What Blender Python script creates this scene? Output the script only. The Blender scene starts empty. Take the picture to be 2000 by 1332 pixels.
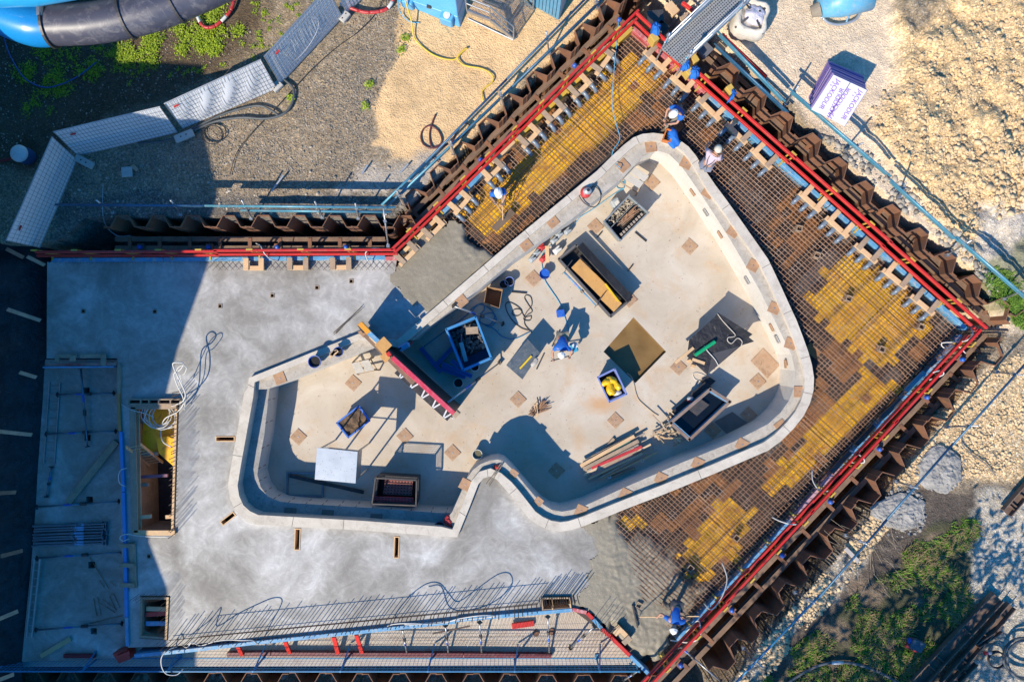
import bpy, bmesh, math, random
import numpy as np
from mathutils import Vector, Matrix, Euler, noise as mnoise
from mathutils.geometry import tessellate_polygon
R = math.radians
rnd = random.Random(7)
C = bpy.context.scene.collection
scene = bpy.context.scene

# ------------------------------------------------------------------ camera, sky, sun, exposure
CAM_H = 26.0
LENS = 28.0
cam = bpy.data.cameras.new('camera')
cam.lens = LENS; cam.sensor_width = 36.0; cam.clip_end = 400.0
cam_o = bpy.data.objects.new('camera', cam); C.objects.link(cam_o)
cam_o.location = (0, 0, CAM_H); cam_o.rotation_euler = (0, 0, 0)
scene.camera = cam_o

SUN_EL = R(42.0)
SH = Vector((0.595, 0.803, 0)).normalized()            # ground direction in which shadows fall
w = bpy.data.worlds.new("World"); scene.world = w; w.use_nodes = True
nt = w.node_tree
sky = nt.nodes.new('ShaderNodeTexSky'); sky.sky_type = 'NISHITA'; sky.sun_disc = False
sky.sun_elevation = SUN_EL; sky.sun_rotation = math.atan2(-SH.x, -SH.y)
sky.altitude = 300; sky.air_density = 1.0; sky.dust_density = 0.6; sky.ozone_density = 4.0
bg = nt.nodes['Background']; bg.inputs['Strength'].default_value = 0.15
hs_ = nt.nodes.new('ShaderNodeHueSaturation'); hs_.inputs['Saturation'].default_value = 1.5
nt.links.new(sky.outputs['Color'], hs_.inputs['Color']); nt.links.new(hs_.outputs['Color'], bg.inputs['Color'])
sun = bpy.data.lights.new('sun', 'SUN'); sun.energy = 4.1; sun.angle = R(0.5); sun.color = (1.0, 0.90, 0.74)
sun_o = bpy.data.objects.new('sun', sun); C.objects.link(sun_o)
ldir = Vector((SH.x*math.cos(SUN_EL), SH.y*math.cos(SUN_EL), -math.sin(SUN_EL)))
sun_o.rotation_euler = ldir.to_track_quat('-Z', 'Y').to_euler(); sun_o.location = (-20, -25, 30)
scene.view_settings.view_transform = 'Standard'; scene.view_settings.look = 'None'
scene.view_settings.exposure = 0.62; scene.view_settings.gamma = 1.0

# ------------------------------------------------------------------ photo pixel -> place on a level z
FPX = 2000.0*LENS/36.0
def P(x, y, z=0.0):
    d = (CAM_H-z)/FPX
    return Vector(((x-1000.0)*d, (666.0-y)*d, z))
ROW = (0, 330, 660, 992)
def t(r, c, x, y): return (500*c + x/3.918, ROW[r] + y/3.918)
def tp(r, c, z, pts): return [P(*t(r, c, x, y), z) for x, y in pts]
def PP(z, pts): return [P(x, y, z) for x, y in pts]
def m_per_px(z=0.0): return (CAM_H-z)/FPX

# ------------------------------------------------------------------ mesh builder
class MB:
    def __init__(s): s.v = []; s.f = []
    def add(s, vs, fs):
        n = len(s.v); s.v += [tuple(v) for v in vs]; s.f += [tuple(i+n for i in f) for f in fs]; return s
    def box(s, c, size, rz=0.0, M=None):
        hx, hy, hz = size[0]/2, size[1]/2, size[2]/2
        vs = [Vector((sx*hx, sy*hy, sz*hz)) for sz in (-1, 1) for sx, sy in ((-1, -1), (1, -1), (1, 1), (-1, 1))]
        m = M if M is not None else Matrix.Rotation(rz, 3, 'Z')
        c = Vector(c)
        return s.add([m @ v + c for v in vs], BOXF)
    def beam(s, p, q, wd, ht, up=(0, 0, 1), ext=0.0):
        p, q = Vector(p), Vector(q); d = (q-p); L = d.length; d.normalize()
        u = Vector(up); sd = d.cross(u)
        if sd.length < 1e-4: sd = d.cross(Vector((0, 1, 0)))
        sd.normalize(); u = sd.cross(d).normalized()
        p = p - d*ext; q = q + d*ext
        vs = []
        for e in (-1, 1):
            for b, a in ((0, -1), (0, 1), (1, 1), (1, -1)):
                pt = q if b else p
                vs.append(pt + sd*a*wd/2 + u*e*ht/2)
        return s.add(vs, BOXF)
    def prism(s, pts, z0, z1, bottom=True):
        pts = [Vector((p[0], p[1], 0)) for p in pts]
        a = sum(pts[i].x*pts[(i+1) % len(pts)].y - pts[(i+1) % len(pts)].x*pts[i].y for i in range(len(pts)))
        if a < 0: pts = pts[::-1]
        n = len(pts)
        vs = [(p.x, p.y, z0) for p in pts] + [(p.x, p.y, z1) for p in pts]
        fs = [(i, (i+1) % n, n+(i+1) % n, n+i) for i in range(n)]
        tri = tessellate_polygon([[Vector((p.x, p.y, 0)) for p in pts]])
        for tr in tri:
            fs.append(ccw(vs, tuple(n+i for i in tr), 1))
            if bottom: fs.append(ccw(vs, tuple(tr), -1))
        return s.add(vs, fs)
    def sheet(s, outer, holes, z, flip=False):
        loops = [[Vector((p[0], p[1], 0)) for p in L] for L in [outer]+list(holes)]
        vs = [(p.x, p.y, z) for L in loops for p in L]
        return s.add(vs, [ccw(vs, tr, -1 if flip else 1) for tr in tessellate_polygon(loops)])
    def skirt(s, pts, z0, z1, closed=True):
        n = len(pts); vs = [(p[0], p[1], z0) for p in pts]+[(p[0], p[1], z1) for p in pts]
        return s.add(vs, [(i, (i+1) % n, n+(i+1) % n, n+i) for i in range(n if closed else n-1)])
    def tube(s, pts, r, n=6, closed=False, cap=True):
        pts = [Vector(p) for p in pts]; N = len(pts); vs = []; fs = []
        prev = None
        for i, p in enumerate(pts):
            a = pts[(i-1) % N] if (closed or i > 0) else p
            b = pts[(i+1) % N] if (closed or i < N-1) else p
            d = (b-a)
            if d.length < 1e-9: d = Vector((1, 0, 0))
            d.normalize()
            if prev is None:
                u = d.cross(Vector((0, 0, 1)))
                if u.length < 1e-3: u = d.cross(Vector((0, 1, 0)))
            else: u = prev - d*prev.dot(d)
            if u.length < 1e-6: u = d.orthogonal()
            u.normalize(); prev = u; v = d.cross(u)
            rr = r[i] if isinstance(r, (list, tuple)) else r
            vs += [p + u*math.cos(2*math.pi*k/n)*rr + v*math.sin(2*math.pi*k/n)*rr for k in range(n)]
        for i in range(N if closed else N-1):
            j = (i+1) % N
            fs += [(i*n+k, i*n+(k+1) % n, j*n+(k+1) % n, j*n+k) for k in range(n)]
        if cap and not closed:
            fs.append(tuple(range(n))[::-1]); fs.append(tuple((N-1)*n+k for k in range(n)))
        return s.add(vs, fs)
    def cyl(s, p, q, r0, r1=None, n=12, cap=True):
        return s.tube([p, q], [r0, r0 if r1 is None else r1], n, cap=cap)
    def lathe(s, prof, c=(0, 0, 0), n=16):
        c = Vector(c); vs = []; fs = []
        for r, z in prof: vs += [c+Vector((r*math.cos(2*math.pi*k/n), r*math.sin(2*math.pi*k/n), z)) for k in range(n)]
        for i in range(len(prof)-1):
            fs += [(i*n+k, i*n+(k+1) % n, (i+1)*n+(k+1) % n, (i+1)*n+k) for k in range(n)]
        return s.add(vs, fs)
    def disc(s, c, r, n=16, flip=False):
        c = Vector(c); vs = [c+Vector((r*math.cos(2*math.pi*k/n), r*math.sin(2*math.pi*k/n), 0)) for k in range(n)]
        return s.add(vs, [tuple(range(n))[::-1] if flip else tuple(range(n))])
    def ell(s, c, rad, n=12, m=8, M=None, half=False):
        c = Vector(c); vs = []; fs = []
        lo = 0.0 if half else -math.pi/2
        for i in range(m+1):
            ph = lo + (math.pi/2-lo)*i/m
            for k in range(n):
                v = Vector((rad[0]*math.cos(ph)*math.cos(2*math.pi*k/n), rad[1]*math.cos(ph)*math.sin(2*math.pi*k/n), rad[2]*math.sin(ph)))
                vs.append((M @ v if M is not None else v)+c)
        for i in range(m): fs += [(i*n+k, i*n+(k+1) % n, (i+1)*n+(k+1) % n, (i+1)*n+k) for k in range(n)]
        return s.add(vs, fs)
    def quad(s, a, b, c, d): return s.add([a, b, c, d], [(0, 1, 2, 3)])
    def hexa(s, low, top):
        """closed block between two quads given in the same order"""
        return s.add(list(low)+list(top), [(3, 2, 1, 0), (4, 5, 6, 7), (0, 1, 5, 4), (1, 2, 6, 5), (2, 3, 7, 6), (3, 0, 4, 7)])
    def build(s, name, mat, parent=None, smooth=False, bevel=0.0, fixn=False, solid=0.0):
        off = wloc(parent)
        me = bpy.data.meshes.new(name)
        me.from_pydata([(v[0]-off.x, v[1]-off.y, v[2]-off.z) for v in s.v], [], s.f)
        me.materials.append(mat)
        if fixn:
            bm = bmesh.new(); bm.from_mesh(me); bmesh.ops.remove_doubles(bm, verts=bm.verts, dist=1e-5)
            bmesh.ops.recalc_face_normals(bm, faces=bm.faces); bm.to_mesh(me); bm.free()
        if smooth: me.polygons.foreach_set('use_smooth', [True]*len(me.polygons))
        o = bpy.data.objects.new(name, me); C.objects.link(o)
        if parent is not None: o.parent = parent
        if solid:
            md = o.modifiers.new('solid', 'SOLIDIFY'); md.thickness = solid; md.offset = 0
        if bevel:
            md = o.modifiers.new('bevel', 'BEVEL'); md.width = bevel; md.segments = 1; md.limit_method = 'ANGLE'
        return o
BOXF = [(3, 2, 1, 0), (4, 5, 6, 7), (0, 1, 5, 4), (1, 2, 6, 5), (2, 3, 7, 6), (3, 0, 4, 7)]
def ccw(vs, tr, sgn):
    a, b, c = (vs[i] for i in tr)
    k = (b[0]-a[0])*(c[1]-a[1])-(b[1]-a[1])*(c[0]-a[0])
    return tuple(tr) if k*sgn > 0 else tuple(tr)[::-1]
def wloc(o):
    v = Vector((0, 0, 0))
    while o is not None: v = v+Vector(o.location); o = o.parent
    return v
def tag(o, label=None, cat=None, group=None, kind=None):
    if label: o['label'] = label
    if cat: o['category'] = cat
    if group: o['group'] = group
    if kind: o['kind'] = kind
    return o
def thing(name, loc, label, cat, group=None, rz=0.0):
    o = bpy.data.objects.new(name, None); C.objects.link(o); o.empty_display_size = 0.2
    o.location = loc; o.rotation_euler = (0, 0, rz)
    return tag(o, label, cat, group)
def kids(o): return [c for c in bpy.data.objects if c.parent is o]
def dup(root, loc, rz=None, label=None, children=None):
    r = root.copy(); C.objects.link(r); r.location = loc
    if rz is not None: r.rotation_euler = (0, 0, rz)
    if label: r['label'] = label
    for ch in (children if children is not None else kids(root)):
        c = ch.copy(); C.objects.link(c); c.parent = r
        for g in kids(ch):
            d = g.copy(); C.objects.link(d); d.parent = c
    return r
def catmull(pts, closed=False, k=6):
    pts = [Vector(p) for p in pts]; n = len(pts); out = []
    for i in range(n if closed else n-1):
        p0 = pts[(i-1) % n] if closed or i > 0 else pts[0]*2-pts[1]
        p1 = pts[i]; p2 = pts[(i+1) % n]
        p3 = pts[(i+2) % n] if closed or i < n-2 else pts[-1]*2-pts[-2]
        for j in range(k):
            u = j/k
            out.append(0.5*((2*p1)+(-p0+p2)*u+(2*p0-5*p1+4*p2-p3)*u*u+(-p0+3*p1-3*p2+p3)*u**3))
    if not closed: out.append(pts[-1].copy())
    return out
def lerp(a, b, u): return a+(b-a)*u
def inpoly(x, y, poly):
    r = False; n = len(poly); j = n-1
    for i in range(n):
        xi, yi, xj, yj = poly[i][0], poly[i][1], poly[j][0], poly[j][1]
        if (yi > y) != (yj > y) and x < (xj-xi)*(y-yi)/(yj-yi)+xi: r = not r
        j = i
    return r
def inpoly_np(X, Y, poly):
    r = np.zeros(X.shape, bool); n = len(poly); j = n-1
    for i in range(n):
        xi, yi, xj, yj = poly[i][0], poly[i][1], poly[j][0], poly[j][1]
        if abs(yj-yi) > 1e-12:
            r ^= ((yi > Y) != (yj > Y)) & (X < (xj-xi)*(Y-yi)/(yj-yi)+xi)
        j = i
    return r
def dist_np(X, Y, poly, closed=True):
    d = np.full(X.shape, 1e9); n = len(poly)
    for i in range(n if closed else n-1):
        ax, ay = poly[i][0], poly[i][1]; bx, by = poly[(i+1) % n][0], poly[(i+1) % n][1]
        L2 = (bx-ax)**2+(by-ay)**2+1e-12
        u = np.clip(((X-ax)*(bx-ax)+(Y-ay)*(by-ay))/L2, 0, 1)
        d = np.minimum(d, np.hypot(X-ax-u*(bx-ax), Y-ay-u*(by-ay)))
    return d
def offset_in(pts, w_):
    n = len(pts); a = sum(pts[i].x*pts[(i+1) % n].y-pts[(i+1) % n].x*pts[i].y for i in range(n)); sg = 1 if a > 0 else -1
    out = []
    for i in range(n):
        d1 = (pts[i]-pts[i-1]).normalized(); d2 = (pts[(i+1) % n]-pts[i]).normalized()
        n1 = Vector((-d1.y, d1.x, 0))*sg; n2 = Vector((-d2.y, d2.x, 0))*sg
        m = (n1+n2); m.normalize(); k = 1/max(0.55, m.dot(n1))
        out.append(pts[i]+m*w_*k)
    return out

# ------------------------------------------------------------------ materials
def nodes_of(name):
    m = bpy.data.materials.new(name); m.use_nodes = True; n = m.node_tree
    return m, n, n.nodes['Principled BSDF']
def N(n, kind, **kw):
    x = n.nodes.new(kind)
    for k, v in kw.items():
        if k.startswith('i_'): x.inputs[k[2:].replace('_', ' ')].default_value = v
        else: setattr(x, k, v)
    return x
def L(n, a, b): n.links.new(a, b)
def noise_n(n, vec, scale, detail=4, rough=0.55, dist=0.0):
    x = N(n, 'ShaderNodeTexNoise'); x.inputs['Scale'].default_value = scale; x.inputs['Detail'].default_value = detail
    x.inputs['Roughness'].default_value = rough; x.inputs['Distortion'].default_value = dist
    L(n, vec, x.inputs['Vector']); return x
def ramp(n, fac, stops):
    x = N(n, 'ShaderNodeValToRGB'); L(n, fac, x.inputs['Fac']); e = x.color_ramp.elements
    e[0].position = stops[0][0]; e[0].color = rgba(stops[0][1])
    e[1].position = stops[-1][0]; e[1].color = rgba(stops[-1][1])
    for p, c in stops[1:-1]:
        k = e.new(p); k.color = rgba(c)
    return x
def rgba(c):
    if isinstance(c, (int, float)): return (c, c, c, 1)
    return (c[0], c[1], c[2], 1)
def mix(n, fac, a, b, mode='MIX'):
    x = N(n, 'ShaderNodeMix', data_type='RGBA', blend_type=mode)
    ins = [i for i in x.inputs if i.enabled or True]
    F, A, B = x.inputs[0], x.inputs[6], x.inputs[7]
    if isinstance(fac, (int, float)): F.default_value = fac
    else: L(n, fac, F)
    for s_, v in ((A, a), (B, b)):
        if isinstance(v, (tuple, list, float, int)): s_.default_value = rgba(v)
        else: L(n, v, s_)
    return x.outputs[2]
def bump(n, bsdf, height, strength=0.3, dist=0.02, prev=None):
    b = N(n, 'ShaderNodeBump'); b.inputs['Strength'].default_value = strength; b.inputs['Distance'].default_value = dist
    L(n, height, b.inputs['Height'])
    if prev is not None: L(n, prev, b.inputs['Normal'])
    L(n, b.outputs['Normal'], bsdf.inputs['Normal']); return b.outputs['Normal']
def coords(n): return N(n, 'ShaderNodeTexCoord').outputs['Object']
def M(name, col, col2=None, rough=0.6, metal=0.0, scale=3.0, dirt=None, dirt_amt=0.35, bmp=0.0, bscale=60.0, bdist=0.006, lo=0.35, hi=0.68, stretch=None, var=0.12, island=0.0):
    """painted / weathered stuff: two tones blended by noise, dirt blotches, fine grain"""
    m, n, b = nodes_of(name); v = coords(n)
    if stretch:
        mp = N(n, 'ShaderNodeMapping'); mp.inputs['Scale'].default_value = stretch; L(n, v, mp.inputs['Vector']); v = mp.outputs['Vector']
    c2 = col2 if col2 is not None else tuple(c*(1-var*1.6) for c in col)
    a = noise_n(n, v, scale, 6, 0.6, 0.3)
    c = ramp(n, a.outputs['Fac'], [(lo, col), (hi, c2)]).outputs['Color']
    if dirt is not None:
        d = noise_n(n, v, scale*2.7, 7, 0.68, 0.8)
        k = ramp(n, d.outputs['Fac'], [(0.5, 0.0), (0.74, dirt_amt*1.6)])
        c = mix(n, k.outputs['Color'], c, dirt)
    f = noise_n(n, v, scale*22, 3, 0.6)
    g = ramp(n, f.outputs['Fac'], [(0.25, 1-var), (0.75, 1+var)])
    c = mix(n, 1.0, c, g.outputs['Color'], 'MULTIPLY')
    if island:
        gi = N(n, 'ShaderNodeNewGeometry')
        rr = ramp(n, gi.outputs['Random Per Island'], [(0.0, 1-island), (1.0, 1+island*0.6)])
        c = mix(n, 1.0, c, rr.outputs['Color'], 'MULTIPLY')
    L(n, c, b.inputs['Base Color'])
    b.inputs['Roughness'].default_value = rough; b.inputs['Metallic'].default_value = metal
    if bmp:
        h = noise_n(n, v, bscale, 5, 0.6); bump(n, b, h.outputs['Fac'], bmp, bdist)
    return m
# ------------------------------------------------------------------ ground
GZ = 0.45
PIT = PP(GZ, [(165, 428), (770, 428), (1188, 8), (1215, -60), (1290, -80), (1540, 215), (1915, 545), (1972, 640), (1720, 985), (1580, 1150), (1400, 1360), (1390, 1460), (-90, 1460), (-90, 470), (60, 480), (120, 470)])
def zone_color():
    xs = np.arange(-19.6, 19.61, 0.07); ys = np.arange(-13.4, 13.41, 0.07)
    X, Y = np.meshgrid(xs, ys)
    px = 1000+X*FPX/(CAM_H-GZ); py = 666-Y*FPX/(CAM_H-GZ)
    rs = np.random.RandomState(3)
    def vnoise(sc, seed):
        r_ = np.random.RandomState(seed); g = r_.rand(64, 64)
        u = px/sc+seed*3.1; v = py/sc+seed*1.7
        iu = np.floor(u).astype(int); iv = np.floor(v).astype(int); fu = u-iu; fv = v-iv
        fu = fu*fu*(3-2*fu); fv = fv*fv*(3-2*fv)
        a = g[iv % 64, iu % 64]; b = g[iv % 64, (iu+1) % 64]; c = g[(iv+1) % 64, iu % 64]; d = g[(iv+1) % 64, (iu+1) % 64]
        return (a*(1-fu)+b*fu)*(1-fv)+(c*(1-fu)+d*fu)*fv
    def fbm(sc, seed): return (vnoise(sc, seed)+0.5*vnoise(sc/2.1, seed+1)+0.25*vnoise(sc/4.3, seed+2))/1.75
    n1, n2, n3 = fbm(120, 11), fbm(45, 21), fbm(16, 31)
    wob = (n1-0.5)*46+(n2-0.5)*30+(n3-.5)*16
    def zone(poly, soft=18):
        ins = inpoly_np(px, py, poly); d = dist_np(px, py, poly); sd = np.where(ins, d, -d)+wob
        return np.clip(sd/soft+0.5, 0, 1)
    col = np.zeros(X.shape+(3,)); col[:] = (0.285, 0.225, 0.155)            # pea gravel
    stone = np.full(X.shape, 0.55); hgt = (n1-.5)*0.10+(n3-.5)*0.03
    def put(mask, c, st=None, dh=None):
        nonlocal col, stone, hgt
        m3 = mask[..., None]; col = col*(1-m3)+np.array(c)*m3
        if st is not None: stone = stone*(1-mask)+st*mask
        if dh is not None: hgt = hgt+dh*mask
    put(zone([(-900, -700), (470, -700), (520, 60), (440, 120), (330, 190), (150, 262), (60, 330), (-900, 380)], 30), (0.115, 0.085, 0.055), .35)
    put(zone([(775, -40), (1215, -700), (1215, 20), (1170, 50), (850, 330), (815, 330), (720, 290), (735, 190), (770, 110)], 10), (0.68, 0.455, 0.235), 0.1, 0.02)
    put(zone([(690, 330), (850, 300), (840, 420), (640, 400)], 25)*0.85, (0.43, 0.38, 0.32), 0.2)
    put(zone([(100, 385), (780, 380), (780, 450), (90, 500)], 12), (0.17, 0.15, 0.125), 0.6, -0.1)
    put(zone([(1180, -700), (2900, -700), (2900, 800), (1950, 650), (1540, 200), (1290, -30)], 20), (0.68, 0.54, 0.385), 0.22)
    put(zone([(1745, -40), (2900, -300), (2900, 640), (1960, 600), (1850, 470), (1680, 260), (1750, 170)], 30), (0.62, 0.44, 0.235), .6, 0.35)
    put(zone([(1740, -10), (1830, -40), (1800, 60), (1775, 60)], 20)*0.8, (0.20, 0.17, 0.13), .5)
    put(zone([(1900, 400), (2900, 360), (2900, 700), (1990, 640), (1900, 480)], 20)*0.9, (0.50, 0.45, 0.38), 0.35, -0.2)
    put(zone([(1880, 540), (1990, 480), (2300, 600), (1990, 650)], 16)*0.7, (0.10, 0.12, 0.05), 0.2)
    put(zone([(1690, 870), (2000, 690), (2900, 640), (2900, 960), (1900, 940), (1800, 960), (1690, 1010)], 18), (0.60, 0.44, 0.255), 0.8)
    put(zone([(1450, 1332), (1640, 1060), (1720, 960), (1950, 950), (2900, 930), (2900, 2200), (1300, 2200)], 20), (0.105, 0.085, 0.068), 0.3)
    put(zone([(1395, 1360), (1580, 1150), (1700, 1000), (1745, 1020), (1640, 1150), (1480, 1332), (1450, 1400)], 10), (0.40, 0.34, 0.26), 0.8)
    put(zone([(1470, 1380), (1560, 1250), (1650, 1190), (1760, 1090), (1830, 1010), (1915, 1010), (1910, 1090), (1880, 1180), (1860, 1240), (1790, 1340), (1750, 1400)], 14)*0.6, (0.06, 0.07, 0.025), 0.1, 0.08)
    put(zone([(1905, 960), (2900, 900), (2900, 2200), (1820, 2200), (1890, 1240), (1900, 1120)], 16), (0.44, 0.39, 0.31), 0.5)
    put(zone([(1780, 1440), (1870, 1240), (1930, 1160), (1965, 1190), (1830, 1440)], 10)*0.7, (0.20, 0.16, 0.11), 0.4)
    for k_, (qx, qy, qr) in enumerate(((1560, 1290, 40), (1625, 1235, 34), (1700, 1160, 36), (1715, 1245, 44), (1650, 1310, 40), (1800, 1180, 30), (1830, 1060, 26), (1760, 1300, 40), (1540, 1330, 30))): put(zone([(qx-qr, qy-qr*.5), (qx, qy-qr*.7), (qx+qr, qy-qr*.2), (qx+qr*.6, qy+qr*.6), (qx-qr*.7, qy+qr*.6)], 14)*.8, (0.20, 0.145, 0.10), .3)
    inside = inpoly_np(X, Y, PIT); edge = dist_np(X, Y, PIT)
    hgt = hgt*np.clip(edge/1.2, 0.25, 1)
    rough = (n3-.5)*2; 
    hgt = hgt+stone*(vnoise(7, 51)-.5)*0.05
    ridge = zone([(1745, -40), (2900, -300), (2900, 640), (1960, 600), (1850, 470), (1680, 260), (1750, 170)], 60)
    hgt = hgt+ridge*((fbm(38, 71)-.5)*0.55+(fbm(14, 77)-.5)*0.22+(vnoise(6, 79)-.5)*0.05)
    Z = np.where(inside, -2.6+(n3-.5)*0.3, GZ+hgt)
    # the ground close to the house on the left lies level
    return xs, ys, X, Y, Z, col, stone
xs, ys, GX, GY, GZA, gcol, gst = zone_color()
def ground_z(x, y):
    i = int(round((y-ys[0])/0.07)); j = int(round((x-xs[0])/0.07))
    i = min(max(i, 0), len(ys)-1); j = min(max(j, 0), len(xs)-1)
    return float(GZA[i, j])
def make_ground():
    ny, nx = GX.shape; v = np.stack([GX, GY, GZA], -1).reshape(-1, 3).astype(np.float32)
    idx = np.arange(nx*ny).reshape(ny, nx)
    q = np.stack([idx[:-1, :-1], idx[:-1, 1:], idx[1:, 1:], idx[1:, :-1]], -1).reshape(-1, 4)
    me = bpy.data.meshes.new('ground')
    me.vertices.add(len(v)); me.vertices.foreach_set('co', v.ravel())
    me.loops.add(q.size); me.loops.foreach_set('vertex_index', q.ravel().astype(np.int32))
    me.polygons.add(len(q)); me.polygons.foreach_set('loop_start', (np.arange(len(q))*4).astype(np.int32))
    me.polygons.foreach_set('loop_total', np.full(len(q), 4, np.int32)); me.update(calc_edges=True)
    a = me.attributes.new('soil', 'FLOAT_COLOR', 'POINT')
    c4 = np.ones((len(v), 4), np.float32); c4[:, :3] = gcol.reshape(-1, 3); c4[:, 3] = gst.ravel()
    a.data.foreach_set('color', c4.ravel())
    m, n, b = nodes_of('ground_soil'); vv = coords(n)
    at = N(n, 'ShaderNodeAttribute', attribute_name='soil')
    vo = N(n, 'ShaderNodeTexVoronoi'); vo.inputs['Scale'].default_value = 22; L(n, vv, vo.inputs['Vector'])
    sep = N(n, 'ShaderNodeSeparateColor'); L(n, vo.outputs['Color'], sep.inputs['Color'])
    sr = ramp(n, sep.outputs['Red'], [(0.0, 0.35), (0.5, 0.95), (0.85, 1.3), (1.0, 2.1)])
    hue = ramp(n, sep.outputs['Green'], [(0.0, (1.12, 0.98, 0.8)), (0.6, (1, 1, 1)), (1.0, (0.86, 0.96, 1.15))])
    st = mix(n, 1.0, sr.outputs['Color'], hue.outputs['Color'], 'MULTIPLY')
    k = N(n, 'ShaderNodeMath', operation='MULTIPLY'); L(n, at.outputs['Alpha'], k.inputs[0]); k.inputs[1].default_value = 1.1; k.use_clamp = True
    st = mix(n, k.outputs[0], (1, 1, 1), st)
    c = mix(n, 1.0, at.outputs['Color'], st, 'MULTIPLY')
    no = noise_n(n, vv, 1.3, 6, 0.62); g = ramp(n, no.outputs['Fac'], [(0.3, 0.82), (0.7, 1.16)])
    c = mix(n, 1.0, c, g.outputs['Color'], 'MULTIPLY')
    no2 = noise_n(n, vv, 9, 5, 0.7); g2 = ramp(n, no2.outputs['Fac'], [(0.3, 0.86), (0.7, 1.1)])
    c = mix(n, 1.0, c, g2.outputs['Color'], 'MULTIPLY')
    L(n, c, b.inputs['Base Color']); b.inputs['Roughness'].default_value = 0.95; b.inputs['Specular IOR Level'].default_value = 0.15
    h = N(n, 'ShaderNodeMath', operation='ADD'); L(n, no2.outputs['Fac'], h.inputs[0]); L(n, vo.outputs['Distance'], h.inputs[1])
    no3 = noise_n(n, vv, 3.5, 6, 0.6, .5); b0 = N(n, 'ShaderNodeBump'); b0.inputs['Strength'].default_value = .6; b0.inputs['Distance'].default_value = .09; L(n, no3.outputs['Fac'], b0.inputs['Height'])
    bump(n, b, h.outputs[0], 0.6, 0.035, b0.outputs['Normal'])
    me.materials.append(m)
    o = bpy.data.objects.new('ground', me); C.objects.link(o); o['kind'] = 'structure'
    far = MB()
    for (x0, y0, x1, y1) in ((-120, -120, 120, -13.3), (-120, 13.3, 120, 120), (-120, -13.3, -19.5, 13.3), (19.5, -13.3, 120, 13.3)):
        far.quad((x0, y0, GZ-.02), (x1, y0, GZ-.02), (x1, y1, GZ-.02), (x0, y1, GZ-.02))
    tag(far.build('ground', M('far_soil', (0.33, 0.27, 0.19), (0.2, 0.18, 0.11), .95, scale=.4)), kind='structure')
make_ground()

def rock_protos(k, seed):
    rr = random.Random(seed); out = []
    for i in range(k):
        bm = bmesh.new(); bmesh.ops.create_icosphere(bm, subdivisions=1, radius=1.0)
        sx, sy, sz = rr.uniform(.8, 1.5), rr.uniform(.6, 1.1), rr.uniform(.4, .75)
        for v in bm.verts:
            f = rr.uniform(.5, 1.2); v.co = Vector((v.co.x*sx*f, v.co.y*sy*f, v.co.z*sz*f))
        bm.faces.ensure_lookup_table(); bm.verts.ensure_lookup_table()
        out.append((np.array([v.co[:] for v in bm.verts], np.float32), np.array([[v.index for v in f.verts] for f in bm.faces], np.int32))); bm.free()
    return out
def scatter(name, pts, mat, protos, label=None, sink=0.25):
    """pts: (x, y, size) -> one loose mass of stones"""
    rs = np.random.RandomState(len(pts)); V = []; F = []; n = 0
    for (x, y, s) in pts:
        pv, pf = protos[rs.randint(len(protos))]; a = rs.rand()*6.283; ca, sa = math.cos(a), math.sin(a)
        q = pv*s; r_ = np.stack([q[:, 0]*ca-q[:, 1]*sa+x, q[:, 0]*sa+q[:, 1]*ca+y, q[:, 2]+ground_z(x, y)+s*(0.5-sink)], -1)
        V.append(r_); F.append(pf+n); n += len(pv)
    V = np.concatenate(V); F = np.concatenate(F)
    me = bpy.data.meshes.new(name); me.vertices.add(len(V)); me.vertices.foreach_set('co', V.astype(np.float32).ravel())
    me.loops.add(F.size); me.loops.foreach_set('vertex_index', F.ravel().astype(np.int32))
    me.polygons.add(len(F)); me.polygons.foreach_set('loop_start', (np.arange(len(F))*3).astype(np.int32))
    me.polygons.foreach_set('loop_total', np.full(len(F), 3, np.int32)); me.update(calc_edges=True)
    me.materials.append(mat); o = bpy.data.objects.new(name, me); C.objects.link(o)
    return tag(o, label, None, None, 'stuff')
def zone_pts(poly_px, count, smin, smax, seed, powr=2.5, avoid=()):
    rr = random.Random(seed); poly = PP(GZ, poly_px); out = []
    x0, x1 = min(p.x for p in poly), max(p.x for p in poly); y0, y1 = min(p.y for p in poly), max(p.y for p in poly)
    tries = 0
    while len(out) < count and tries < count*8:
        tries += 1; x, y = rr.uniform(x0, x1), rr.uniform(y0, y1)
        if not inpoly(x, y, poly) or inpoly(x, y, PIT): continue
        d = mnoise.noise(Vector((x*.9, y*.9, seed)))
        if rr.random() > 0.62+d*1.1: continue
        out.append((x, y, smin+(smax-smin)*rr.random()**powr))
    return out
stone_mat = M('limestone_rubble', (0.68, 0.505, 0.295), (0.54, 0.38, 0.205), .9, scale=2.0, var=.14, bmp=.5, bscale=45, bdist=.012, island=.22)
grey_stone = M('grey_gravel_stone', (0.42, 0.37, 0.30), (0.30, 0.26, 0.20), .9, scale=2.0, var=.16, island=.45)
RP = rock_protos(14, 5)
rub = zone_pts([(1690, 230), (1760, 130), (1860, 30), (2060, -40), (2060, 420), (1920, 420), (1850, 480)], 9000, .008, .085, 3, 7.0)
rub += zone_pts([(1820, 300), (2060, 240), (2060, 420), (1920, 430), (1860, 500), (1800, 420)], 2600, .010, .11, 4, 6.0)
scatter('rubble', rub, stone_mat, RP)
gr = zone_pts([(1580, 255), (1700, 300), (1850, 440), (1960, 560), (1920, 580), (1820, 480), (1640, 330)], 900, .03, .13, 6, 2)
scatter('gravel', gr, grey_stone, RP)
gr2 = zone_pts([(1700, 860), (1990, 690), (2060, 700), (2060, 900), (1900, 930), (1760, 940), (1690, 990)], 4200, .012, .07, 8, 3.5)
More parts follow.
